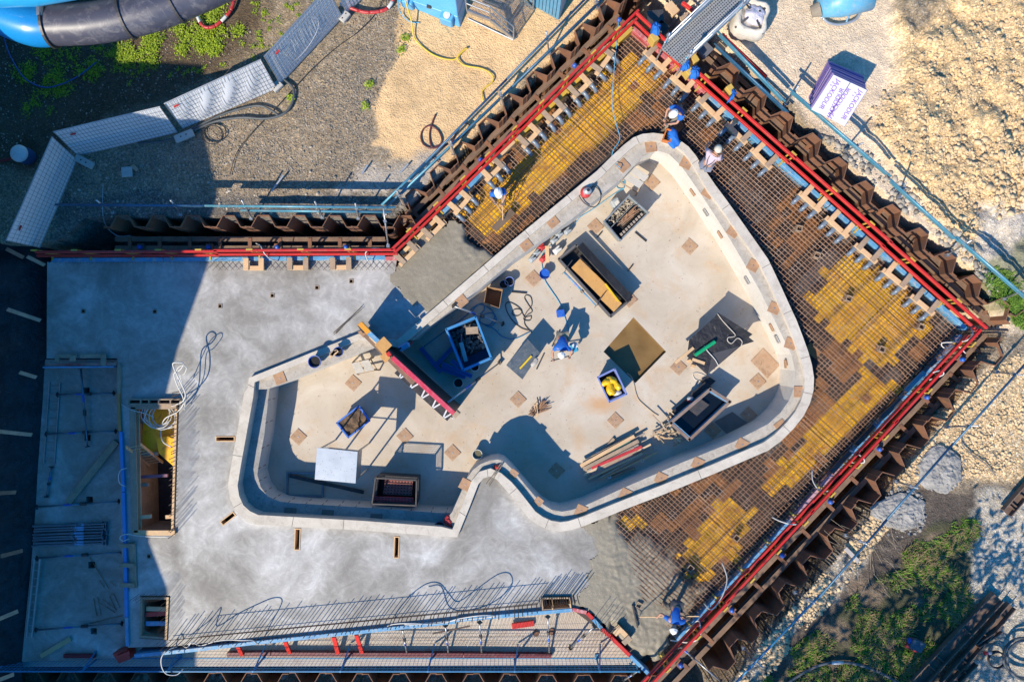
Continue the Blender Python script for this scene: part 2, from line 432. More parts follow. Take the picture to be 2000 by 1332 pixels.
gr2 += zone_pts([(1380, 1400), (1580, 1140), (1700, 990), (1750, 1015), (1650, 1140), (1480, 1345)], 2600, .025, .085, 9, 1.6)
scatter('gravel', gr2, stone_mat, RP)
gr3 = zone_pts([(110, 300), (400, 270), (780, 300), (780, 425), (110, 440)], 900, .012, .06, 10, 4)
scatter('gravel', gr3, grey_stone, RP)
pea = M('pea_gravel_stone', (0.36, 0.31, 0.25), (0.22, 0.19, 0.16), .85, scale=2.0, var=.16, island=.55)
gr4 = zone_pts([(120, 320), (350, 262), (560, 170), (690, 40), (780, -20), (790, 90), (740, 190), (720, 290), (690, 360), (430, 400), (130, 400)], 9000, .010, .030, 12, 1.5)
gr4 += zone_pts([(-40, 60), (520, 60), (330, 200), (150, 262), (60, 330), (-40, 380)], 1600, .010, .035, 13, 2.0)
scatter('gravel', gr4, pea, RP)
bed = []
rr_ = random.Random(5)
for i in range(420):
    x, y = P(rr_.uniform(40, 1240), rr_.uniform(1308, 1350), -1.5)[:2]; bed.append((x, y, rr_.uniform(.05, .16)))
scatter('rubble', bed, grey_stone, RP)
# ------------------------------------------------------------------ shared materials
conc_edge = M('cast_concrete_light', (0.60, 0.535, 0.44), (0.49, 0.43, 0.35), .8, scale=1.6, dirt=(0.24, 0.19, 0.14), dirt_amt=.28, bmp=.15, bscale=40)
def concrete_deck():
    m, n, b = nodes_of('troweled_concrete'); v = coords(n)
    a = noise_n(n, v, 0.42, 8, 0.60, 0.9)
    c = ramp(n, a.outputs['Fac'], [(0.32, (0.225, 0.204, 0.17)), (0.46, (0.295, 0.276, 0.241)), (0.56, (0.375, 0.358, 0.327)), (0.71, (0.52, 0.508, 0.485))]).outputs['Color']
    a2 = noise_n(n, v, 2.1, 9, 0.70, 2.2)
    g = ramp(n, a2.outputs['Fac'], [(0.3, 0.82), (0.5, 1.0), (0.70, 1.28)]); c = mix(n, 1.0, c, g.outputs['Color'], 'MULTIPLY')
    mp = N(n, 'ShaderNodeMapping'); mp.inputs['Scale'].default_value = (6, 45, 1); mp.inputs['Rotation'].default_value = (0, 0, .08); L(n, v, mp.inputs['Vector'])
    f = noise_n(n, mp.outputs['Vector'], 1.0, 5, .7); g = ramp(n, f.outputs['Fac'], [(.28, .90), (.72, 1.08)]); c = mix(n, 1.0, c, g.outputs['Color'], 'MULTIPLY')
    d = noise_n(n, v, 7, 8, .75, .5); k = ramp(n, d.outputs['Fac'], [(.60, 0.0), (.80, .45)]); c = mix(n, k.outputs['Color'], c, (.20, .18, .15))
    L(n, c, b.inputs['Base Color'])
    rg = ramp(n, a.outputs['Fac'], [(.35, .28), (.7, .42)]); L(n, rg.outputs['Color'], b.inputs['Roughness']); b.inputs['Specular IOR Level'].default_value = .5
    bump(n, b, f.outputs['Fac'], .22, .006); return m
deck_mat = concrete_deck()
def pool_floor_mat():
    m, n, b = nodes_of('pool_floor_concrete'); v = coords(n)
    a = noise_n(n, v, 0.55, 7, 0.6, 0.6)
    c = ramp(n, a.outputs['Fac'], [(0.33, (0.43, 0.355, 0.265)), (0.55, (0.52, 0.445, 0.35)), (0.72, (0.59, 0.53, 0.44))]).outputs['Color']
    r1 = noise_n(n, v, 0.9, 9, .72, .35); k = ramp(n, r1.outputs['Fac'], [(.52, 0.0), (.74, .75)]); c = mix(n, k.outputs['Color'], c, (.50, .31, .155))
    r2 = noise_n(n, v, 5.0, 8, .75, .8); k = ramp(n, r2.outputs['Fac'], [(.55, 0.0), (.80, .7)]); c = mix(n, k.outputs['Color'], c, (.30, .24, .18))
    vs_ = N(n, 'ShaderNodeTexVoronoi'); vs_.inputs['Scale'].default_value = 4.5; L(n, v, vs_.inputs['Vector']); k = ramp(n, vs_.outputs['Distance'], [(.05, .75), (.11, 0.0)]); c = mix(n, k.outputs['Color'], c, (.16, .12, .09))
    f = noise_n(n, v, 55, 4, .7); g = ramp(n, f.outputs['Fac'], [(.25, .88), (.75, 1.09)]); c = mix(n, 1.0, c, g.outputs['Color'], 'MULTIPLY')
    for px, rx, ry, col, amt in (((1175, 790), 1.5, .75, (.50, .27, .11), .75), ((1240, 840), .9, .6, (.48, .28, .13), .5), ((1042, 546), .7, .6, (.45, .27, .14), .6), ((1490, 700), .9, .8, (.46, .26, .12), .65), ((1500, 590), .6, 1.4, (.55, .36, .2), .5), ((1285, 1000), 1.4, .4, (.3, .24, .18), .5), ((700, 640), .8, .6, (.45, .3, .17), .45), ((1130, 860), .5, 1.2, (.46, .28, .14), .45)):
        p = P(px[0], px[1], -1.45); mp2 = N(n, 'ShaderNodeMapping', vector_type='TEXTURE'); mp2.inputs['Location'].default_value = (p.x-FL_ORG.x, p.y-FL_ORG.y, 0); mp2.inputs['Scale'].default_value = (rx, ry, 1); L(n, v, mp2.inputs['Vector'])
        ln = N(n, 'ShaderNodeVectorMath', operation='LENGTH'); L(n, mp2.outputs['Vector'], ln.inputs[0]); ad = N(n, 'ShaderNodeMath', operation='MULTIPLY_ADD'); L(n, r2.outputs['Fac'], ad.inputs[0]); ad.inputs[1].default_value = 1.6; L(n, ln.outputs['Value'], ad.inputs[2])
        k = ramp(n, ad.outputs[0], [(.75, amt), (1.0, amt*.55), (1.0, 0.0)]) if False else ramp(n, ad.outputs[0], [(.55, amt), (1.0, 0.0)])
        ad.inputs[1].default_value = .9; c = mix(n, k.outputs['Color'], c, col)
    L(n, c, b.inputs['Base Color']); b.inputs['Roughness'].default_value = .7; bump(n, b, f.outputs['Fac'], .12, .004); return m
FL_ORG = P(1100, 700, -1.45)
floor_mat = pool_floor_mat()
def fresh_mat():
    m, n, b = nodes_of('wet_fresh_concrete'); v = coords(n)
    a = noise_n(n, v, 1.6, 8, .65, .6); c = ramp(n, a.outputs['Fac'], [(.3, (.215, .185, .13)), (.7, (.285, .25, .185))]).outputs['Color']
    f = noise_n(n, v, 30, 6, .7); g = ramp(n, f.outputs['Fac'], [(.25, .82), (.75, 1.12)]); c = mix(n, 1.0, c, g.outputs['Color'], 'MULTIPLY')
    L(n, c, b.inputs['Base Color']); b.inputs['Roughness'].default_value = .55
    h = noise_n(n, v, 9, 8, .7, .4); bump(n, b, h.outputs['Fac'], .55, .03); return m
fresh = fresh_mat()
rust = M('rusty_sheet_steel', (0.235, 0.11, 0.06), (0.14, 0.072, 0.046), .75, scale=1.3, dirt=(0.30, 0.125, 0.05), dirt_amt=.6, bmp=.3, bscale=25, stretch=(1, 1, .45))
rust_wood = M('weathered_brown_beam', (0.22, 0.135, 0.085), (0.135, 0.088, 0.062), .8, scale=2.5, dirt=(0.28, 0.20, 0.13), dirt_amt=.4, bmp=.3, bscale=30)
rebar_m = M('rusty_rebar', (0.36, 0.19, 0.095), (0.24, 0.125, 0.07), .6, metal=.05, scale=.6, dirt=(0.55, 0.42, 0.32), dirt_amt=.5)
rebar_dk = M('dark_rebar', (0.13, 0.082, 0.055), (0.095, 0.065, 0.05), .6, metal=.3, scale=2)
redp = M('red_painted_board', (0.56, 0.022, 0.016), (0.46, 0.02, 0.016), .45, scale=1.2, dirt=(0.36, 0.10, 0.085), dirt_amt=.35, stretch=(.5, .5, 1))
bluep = M('light_blue_formwork_steel', (0.115, 0.33, 0.52), (0.075, 0.24, 0.42), .5, scale=2.2, dirt=(0.42, 0.40, 0.37), dirt_amt=.75)
teal = M('turquoise_scaffold_tube', (0.095, 0.30, 0.38), (0.06, 0.22, 0.31), .45, metal=.25, scale=1.6, dirt=(0.33, 0.36, 0.36), dirt_amt=.5)
dkblue = M('deep_blue_tube', (0.03, 0.12, 0.22), (0.025, 0.09, 0.16), .45, metal=.2, scale=2, dirt=(.2, .25, .3), dirt_amt=.3)
zinc = M('galvanised_steel', (0.46, 0.47, 0.47), (0.34, 0.35, 0.36), .42, metal=.75, scale=4, dirt=(.35, .33, .30), dirt_amt=.3)
pine = M('sawn_pine', (0.66, 0.44, 0.24), (0.56, 0.36, 0.185), .7, scale=1.5, dirt=(.36, .25, .16), dirt_amt=.3, stretch=(1, 1, 1), bmp=.2, bscale=50)
pine_w = M('weathered_pine', (0.40, 0.29, 0.19), (0.29, 0.215, 0.15), .8, scale=2.5, dirt=(.20, .16, .12), dirt_amt=.5, bmp=.2, bscale=50)
ply = M('honey_plywood', (0.60, 0.33, 0.10), (0.50, 0.25, 0.07), .5, scale=1.2, dirt=(.38, .22, .10), dirt_amt=.35, stretch=(1, .4, 1))
yellow_form = M('yellow_formwork_panel', (0.90, 0.51, 0.005), (0.85, 0.41, 0.006), .5, scale=1.1, dirt=(.50, .19, .025), dirt_amt=.75)
orange_form = M('rust_stained_formwork_panel', (0.40, 0.165, 0.04), (0.25, 0.10, 0.035), .6, scale=1.6, dirt=(.17, .10, .07), dirt_amt=.6)
dark_form = M('soiled_formwork_panel', (0.06, 0.042, 0.032), (0.042, 0.032, 0.027), .7, scale=1.6, dirt=(.06, .05, .045), dirt_amt=.6)
yel_paint = M('yellow_painted_bracket', (0.56, 0.36, 0.035), (0.48, 0.32, 0.06), .5, scale=3, dirt=(.34, .26, .14), dirt_amt=.4)
black_m = M('black_film_faced_board', (0.020, 0.018, 0.017), (0.030, 0.027, 0.026), .5, scale=1.5, dirt=(.15, .14, .13), dirt_amt=.22)
dark_hole = M('painted_void_shade', (0.018, 0.016, 0.015), rough=.9)  # near-black colour stands in for the shade inside holes and containers
white_p = M('white_cable', (0.62, 0.60, 0.55), (.52, .50, .46), .5, scale=3)
plas_blue = M('blue_plastic', (0.018, 0.115, 0.50), (0.015, 0.09, 0.40), .38, scale=2, dirt=(.25, .27, .30), dirt_amt=.25)
steel_dk = M('dark_steel', (0.06, 0.06, 0.062), (.09, .08, .075), .5, metal=.4, scale=3, dirt=(.2, .13, .09), dirt_amt=.3)
plate_m = M('brown_hardboard_plate', (0.42, 0.245, 0.135), (0.34, 0.19, 0.10), .6, scale=2.5, dirt=(.24, .14, .08), dirt_amt=.45)
floor_plate_m = M('rust_stained_floor_plate', (0.36, 0.215, 0.125), (0.44, 0.30, 0.19), .7, scale=2.2, dirt=(.16, .085, .045), dirt_amt=.6)

# ------------------------------------------------------------------ pool outline
ZL, ZB, ZG, ZF = 0.20, 0.02, -0.32, -1.45
O_px = [(1166, 334), (1194, 306), (1219, 283), (1237, 269), (1255, 262), (1276, 260), (1300, 263), (1329, 275), (1345, 287), (1359, 304), (1376, 331), (1398, 363), (1419, 391), (1439, 419), (1472, 466), (1500, 506), (1515, 537), (1528, 565), (1543, 598), (1556, 626), (1569, 660), (1579, 688), (1586, 713), (1590, 738), (1589, 762), (1582, 788), (1569, 813), (1551, 836), (1525, 862), (1500, 880), (1400, 923), (1300, 964), (1227, 992), (1143, 1026), (1115, 1035), (1094, 1038), (1071, 1034), (1051, 1025), (1033, 1012), (1000, 970), (985, 953), (970, 936), (957, 930), (944, 934), (934, 946), (917, 990), (893, 1049), (860, 1047), (700, 1035), (500, 1024), (478, 1014), (460, 998), (449, 974), (445, 948), (452, 905), (462, 850), (477, 767), (484, 757), (486, 738), (600, 692), (700, 652), (775, 664), (842, 607), (1000, 471)]
I_px = [(1217, 347), (1237, 325), (1255, 307), (1281, 294), (1306, 301), (1329, 323), (1345, 345), (1370, 381), (1398, 424), (1429, 473), (1459, 524), (1485, 570), (1506, 612), (1530, 660), (1546, 693), (1553, 724), (1551, 757), (1541, 782), (1525, 805), (1500, 828), (1434, 862), (1332, 903), (1217, 953), (1143, 987), (1115, 996), (1097, 999), (1077, 995), (1061, 985), (1043, 967), (1000, 916), (985, 901), (972, 897), (957, 899), (939, 906), (924, 917), (913, 932), (906, 950), (883, 1000), (878, 1006), (860, 1006), (740, 997), (575, 987), (540, 983), (517, 973), (503, 955), (496, 930), (500, 905), (510, 850), (520, 760), (560, 745), (732, 675), (806, 664), (870, 614), (940, 562), (1000, 510), (1064, 465), (1122, 424)]
def roundish(px, z, k=3):
    return PP(z, px)
Ow = PP(ZL, O_px); Iw = PP(ZB, I_px)
def lip_inner():
    wd = [0.24]*len(O_px)
    for i, (x, y) in enumerate(O_px):
        if x < 480 and y > 740 or (y > 1020 and x < 880): wd[i] = .31
        elif x > 1380 or (y > 940 and x > 950): wd[i] = .30
        elif x < 720: wd[i] = .20
    n = len(Ow); out = []
    a = offset_in(Ow, 1.0)
    return [Ow[i]+(a[i]-Ow[i])*wd[i] for i in range(n)]
Lw = lip_inner()
iL = lambda px: min(range(len(O_px)), key=lambda i: (O_px[i][0]-px[0])**2+(O_px[i][1]-px[1])**2)
iI = lambda px: min(range(len(I_px)), key=lambda i: (I_px[i][0]-px[0])**2+(I_px[i][1]-px[1])**2)
def cyc(seq, a, b):
    out = [seq[a]]; i = a
    while i != b: i = (i+1) % len(seq); out.append(seq[i])
    return out
def conc_band():
    m = M('rough_speckled_concrete', (0.47, 0.42, 0.35), (0.37, 0.325, 0.265), .85, scale=3.2, dirt=(.17, .14, .11), dirt_amt=.42, bmp=.5, bscale=22, bdist=.012)
    return m
def build_pool():
    root = thing('pool_basin', P(1100, 700, ZF), 'angular concrete pool basin with pale coping and a deep pinched outline', 'pool')
    smooth_o = Ow
    lip = MB(); lip.sheet(Ow, [Lw], ZL); lip.skirt(Ow, -0.55, ZL); lip.skirt(Lw, -0.45, ZL)
    lip.build('coping', conc_edge, root)
    jm = M('dark_joint_strip', (.13, .11, .09), rough=.9)  # coping joints are thin dark strips laid on the surface
    for i in range(len(Ow)):
        a, b, c, e = Ow[i], Ow[(i+1) % len(Ow)], Lw[i], Lw[(i+1) % len(Ow)]; k = max(1, round((b-a).length/1.9))
        for j in range(k):
            if k == 1 and i % 3: continue
            j_ = MB(); p, q = lerp(a, b, (j+.3)/k), lerp(c, e, (j+.3)/k); j_.beam(Vector((p.x, p.y, ZL)), Vector((q.x, q.y, ZL)), .014, .006); j_.build('joint', jm, root)
    a1, a2 = iL((484, 757)), iL((893, 1049)); b1, b2 = iI((520, 760)), iI((878, 1006))
    main = cyc(Lw, a1, a2)+[Iw[b2]]+cyc(Iw, b1, b2)[::-1][1:]
    bd = MB(); bd.sheet(cyc(Lw, a1, a2)+cyc(Iw, b1, b2)[::-1], [], ZB)
    # end faces where the shelf drops into the deep gutter
    for p, q in ((Lw[a1], Iw[b1]), (Lw[a2], Iw[b2])): bd.add([(p.x, p.y, ZG), (q.x, q.y, ZG), (q.x, q.y, ZB), (p.x, p.y, ZB)], [(0, 1, 2, 3)])
    bd.build('shelf', conc_band(), root)
    gt = MB(); gt.sheet(cyc(Lw, a2, a1)+cyc(Iw, b2, b1)[::-1], [], ZG)
    gt.build('overflow_gutter', M('gutter_concrete', (.36, .34, .31), (.28, .265, .24), .8, scale=2.2, dirt=(.12, .11, .10), dirt_amt=.5, bmp=.2), root)
    wl = MB(); I1 = cyc(Iw, b1, b2); I2 = cyc(Iw, b2, b1)
    wl.skirt(I1, ZF, ZB, closed=False); wl.skirt(I2, ZF, ZG, closed=False)
    wl.build('inner_face', M('smooth_cast_wall', (.62, .585, .52), (.56, .52, .45), .75, scale=.9, dirt=(.42, .34, .26), dirt_amt=.2), root)
    sump = tp(2, 2, ZF, [(700, 105), (930, -158), (1180, 105), (945, 345)])
    fl = MB(); fl.sheet(Iw, [sump], ZF); fl.build('basin_floor', floor_mat, root)
    sw = MB(); sw.skirt(sump, ZF-.4, ZF); sw.sheet(sump, [], ZF-.4)
    sw.build('sump_lining', M('sump_concrete', (.25, .17, .09), rough=.7), root)
    wm, n, b = nodes_of('muddy_water'); v = coords(n)
    a = noise_n(n, v, 1.6, 4, .5); c = ramp(n, a.outputs['Fac'], [(.3, (.165, .095, .028)), (.7, (.235, .145, .05))]); L(n, c.outputs['Color'], b.inputs['Base Color'])
    b.inputs['Roughness'].default_value = .12; h = noise_n(n, v, 9, 2); bump(n, b, h.outputs['Fac'], .03, .01)
    wt = MB(); wt.sheet(sump, [], ZF-.28); tag(wt.build('water', wm), kind='structure')
    # wall features: tie marks and fixing plates on the lit inner face
    streak = M('rust_streak', (.17, .10, .06), rough=.8)
    for i in range(len(I2)-1):
        p, q = I2[i], I2[i+1]; Ls = (q-p).length; m_ = max(1, int(Ls/0.55))
        nrm = Vector((-(q-p).y, (q-p).x, 0)).normalized()
        for j in range(m_):
            c = lerp(p, q, (j+.5)/m_); d = (q-p).normalized()
            for zz in (-.55, -1.1):
                tk = MB()
                tk.beam(Vector((c.x, c.y, zz))-nrm*.006, Vector((c.x, c.y, zz+.28))-nrm*.006, .018, .012, up=nrm)
                tk.build('tie_mark', streak, root)
    return root
pool = build_pool()
# fixing pockets let into the lit wall
def pocket(px, d_px, kind):
    pass

# ------------------------------------------------------------------ concrete deck with openings
def rect_px(cx, cy, w_, h_, a=0):
    ca, sa = math.cos(R(a)), math.sin(R(a)); return [(cx+u*w_/2*ca-v*h_/2*sa, cy+u*w_/2*sa+v*h_/2*ca) for u, v in ((-1, -1), (1, -1), (1, 1), (-1, 1))]
SMALL = [(163, 608), (302.5, 608.5), (430, 598), (532, 577.5), (619, 562), (686, 549.5), (291, 1086)]
SLOTS = [rect_px(440, 857, 38, 11), rect_px(445.5, 1012.5, 33, 11, -38), rect_px(581, 1053, 12, 43, 2), rect_px(774.5, 1068.5, 11, 43, 2)]
SHAFT = [(256, 784), (350, 784), (341, 1044), (263, 1044)]
SHAFT2 = [(274, 1163), (332, 1163), (328, 1250), (272, 1246)]
BOX3 = [(1057, 1164), (1114, 1163), (1117, 1188), (1057, 1192)]
deck_out = [(90, 512), (775, 507), (806, 470), (768, 540), (769, 560), (840, 608)]
Oseg = cyc(O_px, iL((842, 607)), iL((842, 607)))[::-1]
def O_rev(a, b):
    i, j = iL(a), iL(b); out = [O_px[i]]
    while i != j: i = (i-1) % len(O_px); out.append(O_px[i])
    return out
deck_px = [(92, 512), (775, 507), (770, 545), (775, 560), (842, 607)]+O_rev((775, 664), (1143, 1026))+[(1160, 1034), (1172, 1060), (1175, 1095), (1163, 1130), (1150, 1152), (1118, 1190), (700, 1230), (330, 1262), (250, 1264), (236, 1060), (233, 790), (229, 700), (91, 700)]
deck = MB()
Wd = PP(0, deck_px)
holes = [PP(0, rect_px(x, y, 8.5, 8.5, 0)) for x, y in SMALL]+[PP(0, s) for s in SLOTS]+[PP(0, s) for s in (SHAFT, SHAFT2, BOX3)]
deck.sheet(Wd, holes, 0.0); deck.skirt(Wd, -.34, 0.0)
for h_ in holes: deck.skirt(h_, -.34, 0)
tag(deck.build('concrete_deck_slab', deck_mat), kind='structure')
pit = MB()
pit.sheet(PP(0, [(92, 512), (775, 508), (1237, 52), (1895, 648), (1262, 1305), (1110, 1190), (330, 1262), (246, 1264), (236, 1060), (233, 790), (229, 703), (91, 702)]), [Ow, *[PP(0, s) for s in (SHAFT, SHAFT2, BOX3)]], -.36)
tag(pit.build('slab_formwork_base', dark_form), 'dark soiled formwork boards lying under the steel mesh beside the pool', 'formwork')

# fresh concrete, lumpy where it is still being placed
def lumpy(name, poly_px, z, amp, seed, step=0.06, edge=0.35, hold=None, tilt=None):
    poly = PP(z, poly_px); x0, x1 = min(p.x for p in poly), max(p.x for p in poly); y0, y1 = min(p.y for p in poly), max(p.y for p in poly)
    X, Y = np.meshgrid(np.arange(x0, x1, step), np.arange(y0, y1, step)); Xj = X+.10*np.sin(Y*5.3+seed)+.07*np.sin(Y*11.7+X*4); Yj = Y+.10*np.sin(X*6.1+seed)+.06*np.sin(X*13.3-Y*5); ins = inpoly_np(Xj, Yj, poly); D = dist_np(Xj, Yj, poly)
    mb = MB(); idx = {}
    for i in range(X.shape[0]):
        for j in range(X.shape[1]):
            if ins[i, j]:
                x, y = X[i, j], Y[i, j]
                a = amp(x, y) if callable(amp) else amp
                h = (mnoise.fractal(Vector((x*2.2, y*2.2, seed)), .9, 2.1, 6)*.55+mnoise.fractal(Vector((x*8, y*8, seed+4)), .6, 2.1, 3)*.55)*a
                e = min(1, D[i, j]/edge) if edge else 1
                if hold is not None and edge: e = max(e, hold(x, y))
                idx[i, j] = len(mb.v); mb.v.append((x, y, z+h-(1-e)**2*0.28-(tilt(x, y) if tilt else 0)))
    for (i, j) in list(idx):
        if (i+1, j) in idx and (i, j+1) in idx and (i+1, j+1) in idx: mb.f.append((idx[i, j], idx[i, j+1], idx[i+1, j+1], idx[i+1, j]))
    return mb
p1 = [(762, 548), (796, 478), (870, 430), (905, 440), (942, 478), (976, 506), (912, 566), (850, 620), (768, 566)]
f1 = P(930, 470, 0)
A1 = lambda x, y: 0.012+0.07*max(0, 1-math.hypot(x-f1.x, y-f1.y)/0.9)
tag(lumpy('fresh_concrete', p1, 0.012, A1, 3.3, .05, .3, lambda x, y: 1.0 if x < P(905, 0).x else 0.0).build('fresh_concrete', fresh, smooth=True), 'smooth grey green wet concrete between pool coping and wooden stop ends', 'concrete', None, 'stuff')
p2 = [(1136, 1029), (1150, 1020), (1190, 998), (1215, 1008), (1226, 1036), (1260, 1038), (1330, 1085), (1345, 1130), (1395, 1150), (1350, 1215), (1280, 1300), (1240, 1290), (1175, 1222), (1145, 1194), (1108, 1194), (1138, 1150), (1156, 1105), (1160, 1060)]
A2 = lambda x, y: 0.010+.03*max(0, min(1, (x-P(1160, 0).x)/.8))
tag(lumpy('fresh_concrete', p2, 0.022, A2, 9.1, .045, .45, lambda x, y: 1.0 if x < P(1190, 0).x else 0.0, lambda x, y: .11*max(0, min(1, (x-P(1200, 0).x)/.9))*max(0, min(1, ((x-P(1190, 0).x)*.6+(y-P(0, 1200).y)*.8)/2.2))).build('fresh_concrete', fresh, smooth=True), 'lumpy wet concrete being raked over mesh by the bent worker', 'concrete', None, 'stuff')
f3 = [(1150, 1152), (1190, 1130), (1195, 1190), (1240, 1270), (1205, 1250), (1120, 1190)]

# ------------------------------------------------------------------ yellow, rusty and dark formwork panels below the reinforcement
YEL = [[(900, 418), (960, 360), (1085, 240), (1180, 150), (1232, 104), (1262, 112), (1302, 160), (1214, 240), (1150, 300), (1050, 385), (985, 442), (948, 470)],
       [(1656, 496), (1700, 505), (1735, 545), (1835, 632), (1775, 672), (1742, 710), (1690, 706), (1643, 664), (1565, 588)],
       [(1672, 738), (1692, 712), (1745, 752), (1735, 762), (1640, 860), (1545, 945), (1500, 985), (1492, 950)],
       [(1321, 1071), (1360, 1030), (1385, 1012), (1398, 975), (1420, 955), (1445, 985), (1482, 1000), (1442, 1070), (1385, 1140), (1345, 1120)],
       [(1215, 1018), (1245, 1005), (1290, 1030), (1270, 1040), (1235, 1035)]]
ORG = [[(1502, 440), (1520, 425), (1560, 395), (1606, 450), (1560, 500), (1535, 520), (1500, 490)],
       [(1240, 990), (1400, 925), (1440, 945), (1380, 1005), (1310, 1040), (1270, 1025)],
       [(1600, 680), (1640, 670), (1690, 705), (1660, 735), (1640, 745)],
       [(1210, 290), (1310, 175), (1330, 200), (1260, 250)],
       [(1570, 810), (1610, 770), (1640, 790), (1580, 850), (1500, 930), (1490, 900)]]
GRY = [[(1551, 550), (1620, 480), (1650, 500), (1565, 585)], [(1662, 706), (1686, 712), (1670, 735), (1655, 722)], [(1400, 380), (1450, 330), (1500, 400), (1460, 440)]]
grey_form = M('grey_cement_stained_panel', (.13, .12, .11), (.08, .075, .07), .7, scale=2, dirt=(.05, .045, .04), dirt_amt=.5)
aNW = math.atan2(456, 462)          # along the upper-left edge of the slab
aNE = -math.atan2(596, 655)         # along the upper-right edge
def soffit_panels():
    root = thing('soffit_formwork', P(1600, 600, -.36), 'yellow, rusty and dark formwork boards under the steel mesh', 'formwork'); rr = random.Random(12); bunch = {}
    d1 = Vector((math.cos(aNE), math.sin(aNE), 0)); d2 = Vector((math.cos(aNW), math.sin(aNW), 0)); z = -.30
    ring = PP(z, [(862, 425), (1237, 56), (1889, 645), (1330, 1250), (1165, 1040)]); Yp = [PP(z, q) for q in YEL]; Op = [PP(z, q) for q in ORG]; Gp = [PP(z, q) for q in GRY]; o = P(1237, 56, z); su, sv = .25, .31
    dice = {}
    for i in range(-4, 68):
        for j in range(-68, 6):
            c = o+d1*(i+.5)*su+d2*(j+.5)*sv; cc = [o+d1*(i+a)*su+d2*(j+b_)*sv for a, b_ in ((.01, .006), (.99, .006), (.99, .994), (.01, .994))]
            if not inpoly(c.x, c.y, ring) or any(inpoly(p.x, p.y, Ow) for p in cc+[lerp(cc[0], cc[3], .5), lerp(cc[1], cc[2], .5), lerp(cc[0], cc[3], .25), lerp(cc[1], cc[2], .75), lerp(cc[0], cc[3], .75), lerp(cc[1], cc[2], .25)]): continue
            rv, rw = dice.setdefault((i//2, j//2), (rr.random(), rr.random()))
            if any(inpoly(c.x, c.y, q) for q in Yp): m_ = yellow_form if rr.random() > .015 else orange_form
            elif any(inpoly(c.x, c.y, q) for q in Op): m_ = orange_form if rv > .25 else dark_form
            elif any(inpoly(c.x, c.y, q) for q in Gp): m_ = grey_form
            else: m_ = dark_form if rv > .22 else (orange_form if rw > .35 else grey_form)
            e_ = min((min((c-lerp(q[k_], q[(k_+1) % len(q)], t_)).length for k_ in range(len(q)) for t_ in (0, .2, .4, .6, .8)) for q in Yp))
            if e_ < .2 and rr.random() < .18: m_ = rr.choice((orange_form, dark_form, yellow_form))
            zz = z+rr.uniform(-.012, .012)
            bunch.setdefault((m_.name, i//6, j//8), MB()).prism(cc, zz-.018, zz)
    for (nm, a, b_), mb in bunch.items(): mb.build('panel', bpy.data.materials[nm], root)
soffit_panels()

# ------------------------------------------------------------------ reinforcement mats
def clip_line(p, d, polys_in, polys_out):
    ts = []
    for poly in list(polys_in)+list(polys_out):
        n = len(poly)
        for i in range(n):
            a, b = poly[i], poly[(i+1) % n]; ex, ey = b[0]-a[0], b[1]-a[1]; den = d[0]*ey-d[1]*ex
            if abs(den) < 1e-12: continue
            u = ((a[0]-p[0])*ey-(a[1]-p[1])*ex)/den; s_ = ((a[0]-p[0])*d[1]-(a[1]-p[1])*d[0])/den
            if 0 <= s_ < 1: ts.append(u)
    ts.sort(); out = []
    for a, b in zip(ts, ts[1:]):
        if b-a < .02: continue
        m_ = (a+b)/2; x, y = p[0]+d[0]*m_, p[1]+d[1]*m_
        if any(inpoly(x, y, q) for q in polys_in) and not any(inpoly(x, y, q) for q in polys_out): out.append((a, b))
    return out
Rng = random.Random(44)
def lattice(poly, outs, layers, jit=.012, ang_jit=.004):
    mb = MB()
    for (ang, sp, z, r, ext) in layers:
        d = Vector((math.cos(ang), math.sin(ang), 0)); nn = Vector((-d.y, d.x, 0)); c = sum(poly, Vector((0, 0, 0)))/len(poly)
        off = [(p-c).dot(nn) for p in poly]; o_ = min(off)+sp*.5
        while o_ < max(off):
            a2 = ang+Rng.uniform(-ang_jit, ang_jit); dd = Vector((math.cos(a2), math.sin(a2), 0)); p = c+nn*(o_+Rng.uniform(-jit, jit)); p.z = z
            for a, b in clip_line(p, dd, [poly], outs):
                e0, e1 = Rng.uniform(-.02, ext), Rng.uniform(-.02, ext)
                mb.tube([p+dd*(a-e0), p+dd*(b+e1)], r, 4, cap=False)
            o_ += sp*(1 if Rng.random() > .05 else Rng.choice((.55, 1.35)))
    return mb
out_o = offset_in(Ow, -.10)
L1, L2, LB = -.04, -.06, -.19
form_nw = [(862, 425), (1010, 280), (1237, 60)]
mat_nw = PP(L1, [(866, 424), (1237, 66), (1322, 148), (1345, 230), (1310, 262), (1275, 250), (1240, 258), (1150, 335), (965, 500)])
mat_ne = PP(L1, [(1322, 148), (1882, 650), (1800, 745), (1700, 700), (1600, 690), (1570, 650), (1520, 540), (1400, 360), (1330, 262), (1345, 230)])
mat_se = PP(L1, [(1882, 650), (1330, 1250), (1190, 1120), (1160, 1040), (1230, 985), (1500, 875), (1590, 770), (1600, 690), (1700, 700), (1800, 745)])
